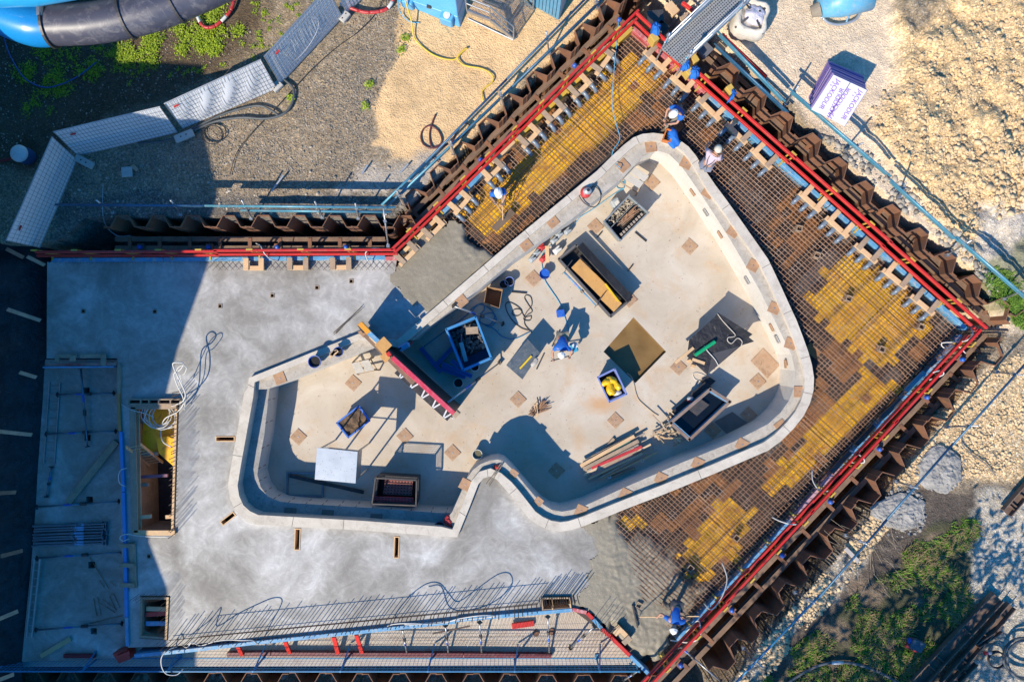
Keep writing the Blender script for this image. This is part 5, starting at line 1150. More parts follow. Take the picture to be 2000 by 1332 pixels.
lump('crumpled_wrap', inside(W, mid, .62, .9, -.98), (.16, .09, .08), whitec, 'white crumpled wrap at the lower end of the pale tote', 'wrap', .3, 4)
q21 = lambda *pts: [t(2, 1, x, y) for x, y in pts]
r_, W, mid = open_bin('plastic_tote', q21((618, 650), (788, 520), (870, 632), (706, 762)), ZF, -.86, 'deep blue plastic tote holding dirt in the left pool arm', 'tote', M('blue_tote_plastic', (.03, .13, .50), (.03, .10, .40), .4, scale=3, dirt=(.3, .33, .4), dirt_amt=.35), taper=.86, rim_mat=M('blue_tote_rim', (.07, .20, .62), rough=.4))
soil = MB(); K = 10
for i in range(K+1):
    for j in range(K+1): p = inside(W, mid, i/K, j/K, 0, .90); soil.v.append((p.x, p.y, -1.02+.10*mnoise.noise(Vector((p.x*6, p.y*6, 1)))+.10*(1-i/K)))
for i in range(K):
    for j in range(K): a = i*(K+1)+j; soil.f.append((a, a+K+1, a+K+2, a+1))
tag(soil.build('dirt', M('brown_dirt', (.16, .10, .06), (.07, .05, .035), .95, scale=5, dirt=(.45, .26, .11), dirt_amt=.5, bmp=.6, bscale=20, bdist=.03), smooth=True, fixn=True), 'brown dirt filling the deep blue tote', None, None, 'stuff')
# tall galvanised table on legs
r_ = thing('tall_trestle', P(657, 905, ZF), 'tall steel trestle with a speckled galvanised sheet on top', 'trestle'); zt = .95
q = PP(zt, q21((466, 838), (778, 870), (762, 1112), (449, 1082)))
gs, n, b = nodes_of('speckled_galvanised_sheet'); v = coords(n); vo = N(n, 'ShaderNodeTexVoronoi'); vo.inputs['Scale'].default_value = 13; L(n, v, vo.inputs['Vector']); a = noise_n(n, v, 3, 5)
k = ramp(n, vo.outputs['Distance'], [(.10, 1.0), (.16, 0.0)]); c0 = ramp(n, a.outputs['Fac'], [(.3, (.62, .64, .63)), (.7, (.52, .54, .54))]); L(n, mix(n, k.outputs['Color'], c0.outputs['Color'], (.22, .18, .13)), b.inputs['Base Color']); b.inputs['Metallic'].default_value = .55; b.inputs['Roughness'].default_value = .38
m = MB(); m.prism(q, zt-.05, zt); m.build('sheet', gs, r_, bevel=.004)
mid = sum(q, Vector((0, 0, 0)))/4
for p in q:
    p = lerp(mid, p, .9); m = MB(); m.tube([Vector((p.x, p.y, ZF)), Vector((p.x, p.y, zt-.05))], .03, 8); m.build('leg', zinc, r_)
for i in range(4):
    a, b2 = lerp(mid, q[i], .9), lerp(mid, q[(i+1) % 4], .9); m = MB(); m.tube([Vector((a.x, a.y, zt-.5)), Vector((b2.x, b2.y, zt-.5))], .02, 6); m.build('cross_rail', zinc, r_)
pn = MB(); a, b2 = lerp(mid, q[1], .93), lerp(mid, q[2], .93); pn.beam(Vector((a.x, a.y, zt-.5)), Vector((b2.x, b2.y, zt-.5)), .02, .9); pn.build('side_plate', zinc, r_)
fr = thing('steel_pallet_base', P(*t(2, 1, 380, 1110), ZF), 'grey steel frame lying on the shaded pool floor', 'frame'); zf = ZF+.05
fq = PP(zf, q21((240, 1030), (510, 1035), (510, 1210), (240, 1205)))
for i in range(4): m = MB(); m.beam(fq[i], fq[(i+1) % 4], .06, .06, ext=.03 if i % 2 else -.031); m.build('frame_bar', M('blue_grey_bar', (.22, .26, .29), (.16, .19, .22), .5, metal=.4) if i == 0 else bpy.data.materials['blue_grey_bar'], fr)
loose([(t(2, 1, 255, 1052), t(2, 1, 825, 1180))], ZF+.13, .12, .08, black_m, 'black_beam', ['long black beam lying under the tall galvanised trestle'], 'beam', None)
# steel crate with perforated beams
r_, W, mid = open_bin('steel_crate', q21((930, 1055), (1240, 1072), (1235, 1262), (905, 1250)), ZF, -.70, 'dark mesh sided steel crate holding red perforated beams', 'crate', steel_dk, wall=.04, taper=1.0)
for i in range(4):
    a, b2 = W[i], W[(i+1) % 4]; up = Vector((0, 0, .42)); m = MB(); m.beam(a, a+up, .05, .05); m.build('post', steel_dk, r_); m = MB(); m.beam(a+up, b2+up, .04, .04); m.build('top_rail', steel_dk, r_)
    m = MB()
    for k in range(1, 16): m.tube([lerp(a, b2, k/16), lerp(a, b2, k/16)+up], .006, 4, cap=False)
    for k in range(1, 6): m.tube([a+up*k/6, b2+up*k/6], .006, 4, cap=False)
    m.build('mesh_side', steel_dk, r_)
for k in range(5):
    v = .18+k*.13; A, B = inside(W, mid, .12, v, -.95+.03*k), inside(W, mid, .92, v+.01, -.95+.03*k); m = MB(); m.beam(A, B, .10, .10)
    bm_ = m.build('perforated_beam', M('faded_red_beam', (.30, .06, .05), (.22, .08, .06), .55, dirt=(.3, .2, .15), dirt_amt=.4) if k == 0 else bpy.data.materials['faded_red_beam'], bevel=.006); tag(bm_, ['red perforated beam against the upper crate side', 'second perforated beam from the upper crate side', 'perforated beam across the middle of the crate', 'perforated beam below the crate middle', 'perforated beam deepest in the crate shade'][k], 'beam', 'perforated beams in the crate')
    ho = MB()
    for j in range(9): c = lerp(A, B, (j+.5)/9); ho.box(c+Vector((0, 0, .0515)), (.05, .04, .002))
    ho.build('beam_holes', dark_hole, bm_)
A, B = P(*t(2, 1, 905, 1228), -.62), P(*t(2, 1, 1205, 1238), -.62); m = MB(); m.beam(A, B, .16, .08); lb = tag(m.build('perforated_beam', redc, bevel=.006), 'sunlit perforated beam on the lower rim of the steel crate', 'beam', 'perforated beams in the crate')
ho = MB()
for row in (-.04, .04):
    for j in range(12): c = lerp(A, B, (j+.5)/12); ho.box(c+Vector((0, row, .0415)), (.05, .03, .002))
ho.build('beam_holes', dark_hole, lb)
cm = MB(); mtop = [inside(W, mid, *uv, -.05, 1) for uv in ((0, 0), (1, 0))]
# buckets
def bucket(px, z, label, mat, r=.14, h=.30, fill=None, rim=None, tilt=None):
    c = P(px[0], px[1], z); root = thing('bucket', c, label, 'bucket', 'buckets about the pool'); mb = MB()
    mb.lathe([(.001, .004), (r*.78, 0), (r, h), (r*1.06, h), (r*1.06, h-.03), (r*.96, h-.03), (r*.76, .03), (.001, .03)], c, 20); mb.build('body', mat, root, smooth=False)
    if rim: mb = MB(); mb.tube([c+Vector((r*1.05*math.cos(a*.3307), r*1.05*math.sin(a*.3307), h)) for a in range(19)], .011, 6, closed=True); mb.build('rim', rim, root, smooth=True)
    if fill: mb = MB(); mb.disc(c+Vector((0, 0, h*.72)), r*.9, 18); mb.build('contents_or_shade', fill, root)  # real fill in some buckets, inner shade painted near-black in the rest
    hd = MB(); hd.tube([c+Vector((r*1.07*math.cos(a), r*.5*math.sin(a)-r*.35, h-.02)) for a in [math.pi*k/8+math.pi for k in range(9)]], .005, 5); hd.build('handle', zinc, root)
    return c
greym = M('light_blue_grey_plastic', (.42, .46, .50), rough=.45)
bucket((619, 706), ZL, 'blue rimmed bucket full of ties on the left coping', plas_blue, .19, .34, dark_hole, toteb)
bucket((664, 687), ZL, 'blue bucket holding wood offcuts on the left coping', plas_blue, .15, .30, dark_hole)
bucket((933, 885), ZF, 'pale rimmed bucket with murky water beside pinched coping', greyc, .16, .34, M('murky_water', (.16, .14, .08), rough=.1), whitec)
bucket((1063, 537), ZF, 'blue bucket near the stained floor plate and canisters', plas_blue, .17, .32, plas_blue)
bucket((995, 551), ZF, 'blue rimmed bucket beside the open carton', plas_blue, .15, .3, dark_hole, toteb)
bucket((984, 557), ZF, 'dented metal bucket beside the open carton', zinc, .15, .3, dark_hole)
bucket((896, 747), ZF, 'white bucket in bulkhead shade near the red board', whitec, .16, .32, dark_hole)
bucket((928, 716), ZF, 'bucket peeping from under the big blue skip', greyc, .14, .3, dark_hole, whitec)
bucket((860, 1024), ZG, 'dark bucket in the gutter corner by the red canister', blk, .15, .3, dark_hole, M('violet_rim', (.12, .10, .2), rough=.5))
for i, (dx, a) in enumerate(((-9, .5), (-6, .75), (-11, .9))): m = MB(); c = P(660+dx, 688+i*2, ZL+.33); m.box(c, (.26, .09, .03), rz=a); tag(m.build('wood_offcut', pine if i else pine_w, bevel=.004), ['pale offcut across the blue coping bucket', 'middle offcut in the blue coping bucket', 'outermost offcut on the blue coping bucket'][i], 'offcut', 'offcuts in the coping bucket')
cb = MB(); c = P(1095, 612, ZF+.14); cb.box(c, (.28, .26, .28), rz=.15); cr = tag(cb.build('blue_crate', plas_blue, bevel=.02), 'small square blue plastic crate beside the thin blue hose', 'crate')
rc_ = thing('fuel_canister', P(878, 1016, ZG), 'red fuel canister lying in the gutter corner', 'canister'); c = P(878, 1016, ZG+.2); m = MB(); m.box(c, (.34, .28, .26), rz=-.65); m.build('body', redc, rc_, bevel=.05); m = MB(); m.tube([c+Vector((x, y, .13+z)) for x, y, z in ((-.08, .06, 0), (-.07, .05, .05), (.05, -.04, .05), (.06, -.05, 0))], .018, 8); m.build('handle', redc, rc_, smooth=True)
# table with black sheets
pale_s = M('grubby_white_strap', (.50, .45, .38), (.40, .35, .29), .7, scale=5)
r_ = thing('work_table', P(1405, 672, ZF), 'low work table covered with creased black sheets', 'table'); zt = -.62
tarp_s = M('crumpled_black_sheet', (.020, .018, .018), (.034, .031, .030), .42, scale=2, dirt=(.12, .11, .10), dirt_amt=.2, bmp=.8, bscale=2.2, bdist=.12)
m = MB(); m.prism(PP(zt, [(1342, 696), (1346, 664), (1402, 614), (1420, 626), (1449, 674), (1381, 732)]), zt-.02, zt); m.build('black_sheet', tarp_s, r_, bevel=.004)
m = MB(); m.prism(PP(zt+.05, [(1403, 611), (1470, 653), (1462, 659), (1397, 617)]), zt+.03, zt+.05); m.build('black_sheet', black_m, r_)
m = MB(); m.prism(PP(zt+.02, [(1418, 622), (1473, 667), (1447, 675), (1420, 640)]), zt+.004, zt+.02); m.build('black_sheet', black_m, r_)
m = MB(); m.prism(PP(zt+.012, [(1392, 690), (1444, 676), (1382, 731)]), zt+.002, zt+.012); m.build('folded_corner', M('greyish_black_sheet', (.075, .07, .07), rough=.45), r_)
for px in ((1355, 690), (1403, 625), (1440, 668), (1383, 718)): p = P(*px, ZF); m = MB(); m.box(p+Vector((0, 0, (zt-ZF-.02)/2)), (.07, .07, zt-ZF-.02)); m.build('leg', pine_w, r_)
gt_ = MB(); gt_.tube([P(*t(2, 2, 1400, 132), zt+.10), P(*t(2, 2, 1552, 28), zt+.10)], .065, 14); gto = tag(gt_.build('green_tube', M('green_plastic_tube', (.01, .36, .14), (.01, .28, .11), .35), smooth=False), 'bright green tube lying on the black table', 'tube')
hose('white_strap', [P(*q, zt+.07) for q in (t(1, 2, 1572, 1108), t(1, 2, 1610, 1160), t(1, 2, 1660, 1215), t(1, 2, 1708, 1268), t(1, 2, 1690, 1285), t(1, 2, 1655, 1290), t(1, 2, 1650, 1315), t(1, 2, 1680, 1335), t(2, 2, 1725, 2), t(2, 2, 1760, 25), t(2, 2, 1755, 60))], .016, pale_s, 'white strap curling over the black table', 'strap')
loose([(t(2, 2, 1250, 190), t(2, 2, 1390, 75)), (t(2, 2, 1380, 162), t(2, 2, 1475, 195))], zt+.03, .10, .04, pine, 'table_offcut', ['long pale offcut across the corner of the black table', 'short pale offcut beside the green tube'], 'offcut', 'offcuts on the black table')
for (x, y), a, w_ in (((1358, 175), .3, 'upper of two blocks by the black table'), ((1385, 215), -.3, 'lower of two blocks by the black table')): m = MB(); m.box(P(*t(2, 2, x, y), ZF+.05), (.14, .10, .10), rz=a); tag(m.build('wood_block', pine, bevel=.005), w_, 'block', 'wood blocks by the black table')
hose('white_strap', [P(*q, zt+.05) for q in (t(2, 2, 1470, 60), t(2, 2, 1500, 105), t(2, 2, 1550, 160), t(2, 2, 1580, 210))], .015, white_p, 'thin white strap hanging off the black table', 'strap')
# water trough
r_, W, mid = open_bin('formwork_box', [t(2, 2, 1215, 650), t(2, 2, 1518, 393), t(2, 2, 1668, 488), t(2, 2, 1358, 778)], ZF, -.72, 'deep formwork box with brown rim and dark water', 'box', bluep, wall=.07, taper=1.0, rim_mat=M('brown_rim_timber', (.20, .13, .095), (.28, .2, .15), .7, dirt=(.05, .2, .35), dirt_amt=.3))
m = MB(); m.add([inside(W, mid, *uv, -1.0, .9) for uv in ((0, 0), (1, 0), (1, 1), (0, 1))], [(0, 1, 2, 3)]); tag(m.build('water', M('black_water', (.006, .008, .012), rough=.06), r_), kind=None)
m = MB(); m.add([inside(W, mid, *uv, -.9, .86) for uv in ((.42, .02), (.78, .02), (.78, .55), (.42, .55))], [(0, 1, 2, 3)]); m.build('inner_board', steel_dk, r_)
for q, w_ in (([t(2, 2, 1195, 590), t(2, 2, 1475, 335), t(2, 2, 1530, 375), t(2, 2, 1245, 625)], 'black board leaning along the water box'), ([t(2, 2, 1440, 330), t(2, 2, 1500, 290), t(2, 2, 1560, 330), t(2, 2, 1500, 385)], 'small black board behind the water box')):
    zz = ZF+.25 if 'leaning' in w_ else ZF+.12; m = MB(); m.prism(PP(zz, q), zz-.03, zz); tag(m.build('black_board', black_m, bevel=.003), w_, 'board', 'black boards by the water box')
gr_ = thing('angle_grinder', P(*t(2, 2, 1365, 462), ZF), 'red and grey power tool beside the water box', 'power tool'); c = P(*t(2, 2, 1365, 465), ZF+.36)
m = MB(); m.ell(c, (.12, .09, .08), 12, 8); m.build('motor', greyc, gr_, smooth=True); m = MB(); m.ell(c+Vector((-.02, -.06, .0)), (.10, .05, .07), 12, 8); m.build('red_guard', redc, gr_, smooth=True); m = MB(); m.tube([c+Vector((.02, .1, 0)), c+Vector((.10, .26, .02))], .035, 8); m.build('handle', blk, gr_); m = MB(); m.tube([c+Vector((0, 0, -.05)), c+Vector((0, 0, -.36))], .05, 8); m.build('foot_stand', steel_dk, gr_)
# plank pile and splintered timber
A0, B0 = Vector(t(2, 2, 545, 1045)+(0,)), Vector(t(2, 2, 1150, 745)+(0,)); dv = (B0-A0).normalized(); nv = Vector((-dv.y, dv.x, 0))
plank_cols = [pine, pine, pine_w, pine, M('pale_plank', (.62, .46, .29), (.55, .40, .25), .7, dirt=(.35, .26, .18), dirt_amt=.3), M('grey_plank', (.36, .30, .24), (.27, .23, .19), .8), redc, M('green_plank', (.10, .24, .20), (.14, .26, .22), .6), M('pinkish_plank', (.48, .24, .19), (.42, .22, .18), .7)]
order = [2, 7, 0, 5, 4, 2, 4, 6, 5, 4, 2, 8, 4, 0, 5, 1, 2, 0]
words = 'green-edged,first pale,second pale,slightly bowed,thin splintered,broad,longest pale,dull red,honey coloured,very thin,knotty,pinkish,pale outer,short lower,grey soiled,chipped,narrow lowest,stubby'.split(',')
pp_ = []
for i in range(18):
    o_ = (i-8.5)*2.7; s0 = rnd.uniform(0, 26)+(14 if i in (0, 1) else 0); s1 = rnd.uniform(95, 152); s1 = min(s1+i*.6, 158)
    if i in (0,): s0, s1 = 30, 118
    if i == 14: s0, s1 = 2, 34
    a = A0+dv*s0+nv*o_; b = A0+dv*s1+nv*(o_+rnd.uniform(-6, 6)); lay = rnd.choice((0, 1, 2)); z = ZF+.16+lay*.06
    m = MB(); m.beam(P(a.x, a.y, z), P(b.x, b.y, z+rnd.uniform(-.02, .03)), .045*rnd.uniform(1.1, 2.9), .04); tag(m.build('plank', plank_cols[order[i]], bevel=.004), words[i]+' plank in the loose pile against the pool wall', 'plank', 'planks in the loose pile')
for k, (a, b) in enumerate(((t(2, 2, 680, 885), t(2, 2, 780, 768)), (t(2, 2, 760, 1065), t(2, 2, 945, 998)))): m = MB(); m.beam(P(*a, ZF+.05), P(*b, ZF+.05), .10, .09); tag(m.build('bearer', pine_w, bevel=.005), ['brown bearer sticking out above the plank pile', 'brown bearer sticking out below the plank pile'][k], 'timber', 'bearers under the plank pile')
for k, (x, y) in enumerate(((912, 765), (660, 885), (995, 935), (743, 1058))):
    c = P(*t(2, 2, x, y), ZF+.16); rt = thing('formwork_clip', c, ['metal clip at the green-edged plank', 'metal clip by the upper bearer', 'metal clip beyond the lower plank ends', 'metal clip by the lower bearer'][k], 'clip', 'metal clips by the planks'); m = MB(); m.box(c, (.12, .15, .012), rz=.4); m.build('plate', whitec, rt); m = MB(); m.cyl(c+Vector((0, 0, .006)), c+Vector((0, 0, .05)), .025, n=8); m.build('stud', steel_dk, rt)
spl = []
for i in range(26):
    c = Vector(t(2, 2, rnd.uniform(1110, 1290), rnd.uniform(590, 800))+(0,)); a = rnd.uniform(-1.2, .6); l_ = rnd.uniform(7, 24); z = ZF+rnd.uniform(.05, .35)
    spl.append((P(c.x-l_*math.cos(a), c.y+l_*math.sin(a), z), P(c.x+l_*math.cos(a), c.y-l_*math.sin(a), z+rnd.uniform(-.05, .15))))
sticks('splintered_timber', [pine, plank_cols[4], pine_w], spl, .045, .03, 'heap of splintered pale timber at the water box corner', 'timber heap', part='splinter')
bun = []
for i in range(34):
    a = rnd.uniform(-.45, .55); c0 = Vector(t(2, 2, 165+rnd.uniform(-22, 30), 570+rnd.uniform(-22, 18))+(0,)); d_ = Vector((math.cos(.65+a*.8), -math.sin(.65+a*.8), 0)); l_ = rnd.uniform(18, 34); bun.append((P(c0.x-d_.x*6, c0.y-d_.y*6, ZF+rnd.uniform(.02, .18)), P(c0.x+d_.x*l_, c0.y+d_.y*l_, ZF+rnd.uniform(.02, .16))))
sticks('bar_bundle', rebar_m, bun, .018, .018, 'fanned bundle of rusty bars on the pool floor', 'rebar', part='bar')
loose([(t(2, 2, 165, 495), t(2, 2, 190, 600)), (t(2, 2, 185, 490), t(2, 2, 200, 600))], ZF+.2, .035, .025, pine, 'bundle_batten', ['pale batten lying over the fanned rusty bars', 'second batten beside it over the fanned rusty bars'], 'batten', 'battens over the bar bundle')
# plan table by the man with the saw
r_ = thing('plan_table', P(1027, 695, ZF), 'grey sheet metal table beside the man cutting', 'table'); zt = -.62
q = PP(zt, [t(2, 2, -45, 208), t(2, 2, 122, 10), t(2, 2, 215, 112), t(2, 2, 80, 318)]); m = MB(); m.prism(q, zt-.03, zt); m.build('table_top', M('scratched_grey_sheet', (.10, .125, .135), (.15, .17, .18), .38, metal=.4, scale=2.5, dirt=(.35, .33, .27), dirt_amt=.35), r_, bevel=.004)
mid = sum(q, Vector((0, 0, 0)))/4
for p in q: p = lerp(mid, p, .88); m = MB(); m.tube([Vector((p.x, p.y, ZF)), Vector((p.x, p.y, zt-.03))], .025, 8); m.build('leg', steel_dk, r_)
m = MB(); m.beam(P(*t(2, 2, 60, 235), zt+.03), P(*t(2, 2, 150, 137), zt+.03), .06, .05); tag(m.build('yellow_spirit_level', bpy.data.materials['yellow_level'], bevel=.006), 'bright yellow level lying on the grey table', 'level')
lump('tool_bag', P(*t(2, 2, 172, 190), zt+.06), (.09, .22, .06), M('pale_canvas', (.45, .42, .36), (.35, .3, .25), .8, scale=8), 'pale canvas tool bag on the grey table edge', 'bag', -.55, 3, .35)
loose([(t(2, 2, 188, 240), t(2, 2, 250, 110))], zt+.03, .05, .04, steel_dk, 'steel_bar', ['dark bar lying across the grey table edge'], 'bar', None)
# blue skip with debris and blue beams in the shade
c3 = lambda x, y: (700+x/5.79, 560+y/5.79)
sk = M('blue_painted_skip', (.045, .24, .50), (.03, .18, .40), .45, scale=2, dirt=(.2, .15, .1), dirt_amt=.3)
r_, W, mid = open_bin('debris_skip', [c3(992, 482), c3(1325, 342), c3(1503, 808), c3(1182, 948)], ZF, -.15, 'big blue steel skip of debris in the bulkhead shade', 'skip', sk, wall=.045, taper=.97)
m = MB(); m.add([inside(W, mid, *uv, -.75, .92) for uv in ((0, 0), (1, 0), (1, .78), (0, .78))], [(0, 1, 2, 3)]); m.build('inner_shade_sheet', dark_hole, r_)  # sheet carries painted shade between the pieces of debris
heap('debris', M('mixed_debris', (.13, .11, .10), (.07, .075, .08), .8, scale=5, dirt=(.35, .3, .25), dirt_amt=.4, island=.6), lambda u, v: inside(W, mid, u*.96+.02, v*.74+.02, -.66+.16*mnoise.noise(Vector((u*4, v*4, 7)))), 140, 9, (.03, .09), 'dark mixed debris heaped in the blue skip', .6)
for a, b, wd, m_, w_ in ((c3(1160, 630), c3(1218, 845), .13, M('grey_white_board', (.38, .40, .40), rough=.7), 'pale board lying over skip debris'), (c3(1215, 500), c3(1355, 490), .24, pine_w, 'brown plank across the upper skip debris'), (c3(1165, 540), c3(1170, 860), .04, M('violet_lath', (.18, .08, .16), rough=.6), 'thin violet lath in the skip')): m = MB(); m.beam(P(*a, -.42), P(*b, -.45), wd, .04); tag(m.build('debris_board', m_, bevel=.004), w_, 'board', 'boards in the skip')
bb = M('strong_blue_beam', (.018, .14, .46), (.015, .11, .36), .45, scale=2, dirt=(.1, .15, .3), dirt_amt=.3)
for a, b, w_, z in ((c3(705, 690), c3(935, 965), 'longest blue beam beside the red bulkhead', .12), (c3(890, 875), c3(1062, 690), 'blue beam crossing toward the skip', .12), (c3(945, 870), c3(1285, 1015), 'thin blue beam poking under the skip', .25), (c3(935, 925), c3(1212, 1022), 'lowest blue beam below the skip', .10), (c3(1050, 832), c3(1140, 905), 'stub of blue beam at the skip corner', .3)):
    rt = thing('formwork_beam', P(*a, ZF+z), w_, 'beam', 'blue beams by the skip'); A, B = P(*a, ZF+z), P(*b, ZF+z); d = (B-A).normalized(); n_ = Vector((-d.y, d.x, 0))
    for s_ in (-1, 1): m = MB(); m.beam(A+n_*.05*s_, B+n_*.05*s_, .045, .12); m.build('flange', bb, rt)
    m = MB(); m.beam(A-Vector((0, 0, .02)), B-Vector((0, 0, .02)), .055, .03); m.build('web', bb, rt)
sp_ = thing('sprayer_tank', P(789, 676, ZB), 'light blue sprayer tank with red nozzle on the shaded shelf', 'sprayer'); c = P(789, 677, ZB+.14); m = MB(); m.box(c, (.42, .20, .26), rz=.5); m.build('tank', M('sky_blue_plastic', (.10, .36, .60), (.08, .3, .5), .4), sp_, bevel=.06); m = MB(); m.beam(P(800, 672, ZB+.3), P(806, 668, ZB+.3), .07, .05); m.build('nozzle', redb, sp_); m = MB(); m.box(c+Vector((-.12, -.07, .132)), (.12, .05, .006), rz=.5); m.build('filler_slot', dark_hole, sp_)
prop(c3(1075, 215), c3(1632, 420), .10, -1.38, 'grey steel prop leaning from the coping over the skip', loc=None)
prop((872, 788), (976, 708), 1.0, -1.35, 'steel prop bracing the foot of the red bulkhead')
# open carton
cq = [c3(1422, 182), c3(1452, 0), c3(1630, 32), c3(1594, 242)]
r_, W, mid = open_bin('cardboard_box', cq, ZF, -.75, 'open brown cardboard box near the shaded coping', 'carton', M('brown_cardboard', (.36, .21, .10), (.30, .17, .08), .8, scale=1.5), wall=.012, taper=.93)
# trestles
def trestle(qx, zt, label):
    q = PP(zt, qx); root = thing('step_trestle', Vector((q[0].x, q[0].y, ZF)), label, 'trestle', 'step trestles in the pool')
    for k in (0, 1):
        a0, a1 = lerp(q[0], q[1], k*.54), lerp(q[0], q[1], .46+k*.54); b0, b1 = lerp(q[3], q[2], k*.54), lerp(q[3], q[2], .46+k*.54)
        m = MB(); m.hexa([v-Vector((0, 0, .03)) for v in (a0, a1, b1, b0)], [a0, a1, b1, b0]); m.build('deck_board', M('weathered_white_board', (.52, .48, .41), (.42, .39, .34), .7, scale=2, dirt=(.3, .25, .2), dirt_amt=.3) if 'weathered_white_board' not in bpy.data.materials else bpy.data.materials['weathered_white_board'], root, fixn=True)
    mid = sum(q, Vector((0, 0, 0)))/4
    for i in range(4):
        p = lerp(mid, q[i], .94); f = lerp(mid, q[i], 1.2); m = MB(); m.tube([Vector((f.x, f.y, ZF)), Vector((p.x, p.y, zt-.03))], .03, 6); m.build('leg', pine_w, root)
        p2 = lerp(mid, q[(i+1) % 4], 1.1); f2 = lerp(mid, q[i], 1.1)
        m = MB(); m.beam(Vector((f2.x, f2.y, ZF+.35)), Vector((p2.x, p2.y, ZF+.35)), .03, .07); m.build('stretcher', pine_w, root)
c5 = lambda x, y: (1180+x/5.79, 230+y/5.79)
trestle([c5(222, 690), c5(345, 560), c5(505, 660), c5(400, 800)], -.55, 'whitish step trestle in the rounded upper pool corner')
trestle([t(2, 1, 730, 195), t(2, 1, 860, 165), t(2, 1, 905, 245), t(2, 1, 765, 275)], -.80, 'whitish step trestle under the plywood of the bulkhead')
# hoses
hose('black_cable', [P(*c3(x, y), ZF+.02) for x, y in ((1960, 500), (1850, 470), (1760, 400), (1690, 300), (1665, 210), (1700, 175), (1790, 215), (1850, 280), (1800, 330), (1740, 310), (1760, 260), (1830, 260), (1880, 340), (1950, 330), (1940, 380), (1870, 370), (1900, 290), (1960, 210), (1950, 120), (1900, 95), (1880, 130), (1920, 200), (1965, 280), (1900, 330), (1880, 420), (1960, 520))], .014, blk, 'messy loops of black cable on the pool floor', 'cable')
hose('blue_hose', [P(*c3(x, y), ZF+.03) for x, y in ((740, 680), (900, 560), (1200, 340), (1300, 230), (1400, 190), (1420, 260), (1340, 330), (1290, 280), (1370, 200), (1500, 260), (1540, 350), (1480, 430), (1380, 400), (1400, 320), (1520, 300), (1560, 380), (1500, 450), (1430, 430), (1540, 480), (1620, 560), (1760, 590), (1960, 500))], .016, M('blue_hose_rubber', (.03, .22, .40), (.03, .18, .33), .5), 'blue air hose tangled in the bulkhead shade', 'hose')
hose('blue_hose', [P(*t(2, 2, x, y), ZF+.03) for x, y in ((430, -20), (425, -60))]+[P(*t(1, 2, x, y), ZF+.03) for x, y in ((420, 1190), (395, 1110), (360, 1020), (300, 930), (255, 860), (240, 800), (225, 700), (240, 640), (300, 580), (400, 490), (480, 420), (520, 370), (600, 320), (700, 250), (800, 180), (855, 150), (850, 105), (810, 110), (805, 145), (850, 150), (862, 100), (840, 20), (830, -10))]+[P(*t(0, 2, x, y), .12) for x, y in ((830, 1290), (790, 1250), (765, 1210), (775, 1150), (810, 1100), (825, 1050), (800, 960), (775, 860), (765, 760), (775, 620), (790, 440), (810, 260), (815, 170))], .014, M('thin_light_blue_hose', (.12, .42, .62), (.1, .36, .55), .45), 'thin light blue hose running from the red corner into the pool', 'hose')
hose('beige_strap', [P(*t(2, 2, x, y), ZF+.02) for x, y in ((880, 270), (915, 300), (935, 360), (945, 410), (968, 470), (1020, 520), (1080, 570), (1120, 595))], .018, M('beige_webbing', (.42, .34, .24), rough=.8), 'beige webbing strap trailing from the pale tote', 'strap')
hose('beige_strap', [P(*t(2, 2, x, y), ZF+.02) for x, y in ((1450, 330), (1400, 315), (1385, 275), (1430, 270), (1500, 300), (1550, 330))], .012, white_p, 'thin pale loop of strap behind the water box', 'strap')
for a, b, w_ in ((t(1, 2, 0, 940), t(1, 2, 112, 950), 'beside the black cable loops'), (t(1, 2, 942, 483), t(1, 2, 1028, 556), 'beside the zinc bin'), (t(1, 2, 652, 525), t(1, 2, 690, 480), 'by the stained plate near the trough'), (t(1, 2, 888, 780), t(1, 2, 925, 732), 'right of the trough')): loose([(a, b)], ZF+.03, .05, .04, blk, 'steel_rod', ['short dark rod lying '+w_], 'rod', 'dark rods on the floor')
vc = thing('vacuum_cleaner', P(1143, 378, ZB), 'red and grey site vacuum standing on the coping shelf', 'vacuum'); c = P(1143, 378, ZB); m = MB(); m.lathe([(.001, 0), (.17, 0), (.18, .22), (.14, .30), (.001, .34)], c, 16); m.build('drum', redc, vc, smooth=True); m = MB(); m.ell(c+Vector((.04, .02, .30)), (.15, .12, .12), 14, 8); m.build('motor_head', M('silver_plastic', (.45, .47, .48), rough=.35, metal=.3), vc, smooth=True); m = MB(); m.cyl(c+Vector((.06, .03, .38)), c+Vector((.06, .03, .44)), .05, n=12); m.build('top_knob', blk, vc)
m = MB(); m.tube(catmull([c+Vector(v) for v in ((-.12, .05, .1), (-.2, -.1, .1), (0, -.35, .06), (.3, -.45, .05), (.5, -.2, .05), (.45, .1, .04), (.25, .2, .1), (.15, .05, .2))], False, 6), .016, 6); m.build('suction_hose', blk, vc, smooth=True)
loose([(t(1, 2, 348, 290), t(1, 2, 415, 245))], ZB+.03, .16, .04, M('orange_plank', (.60, .33, .09), rough=.6), 'orange_plank', ['short orange plank on the coping shelf by the vacuum'], 'plank', None)
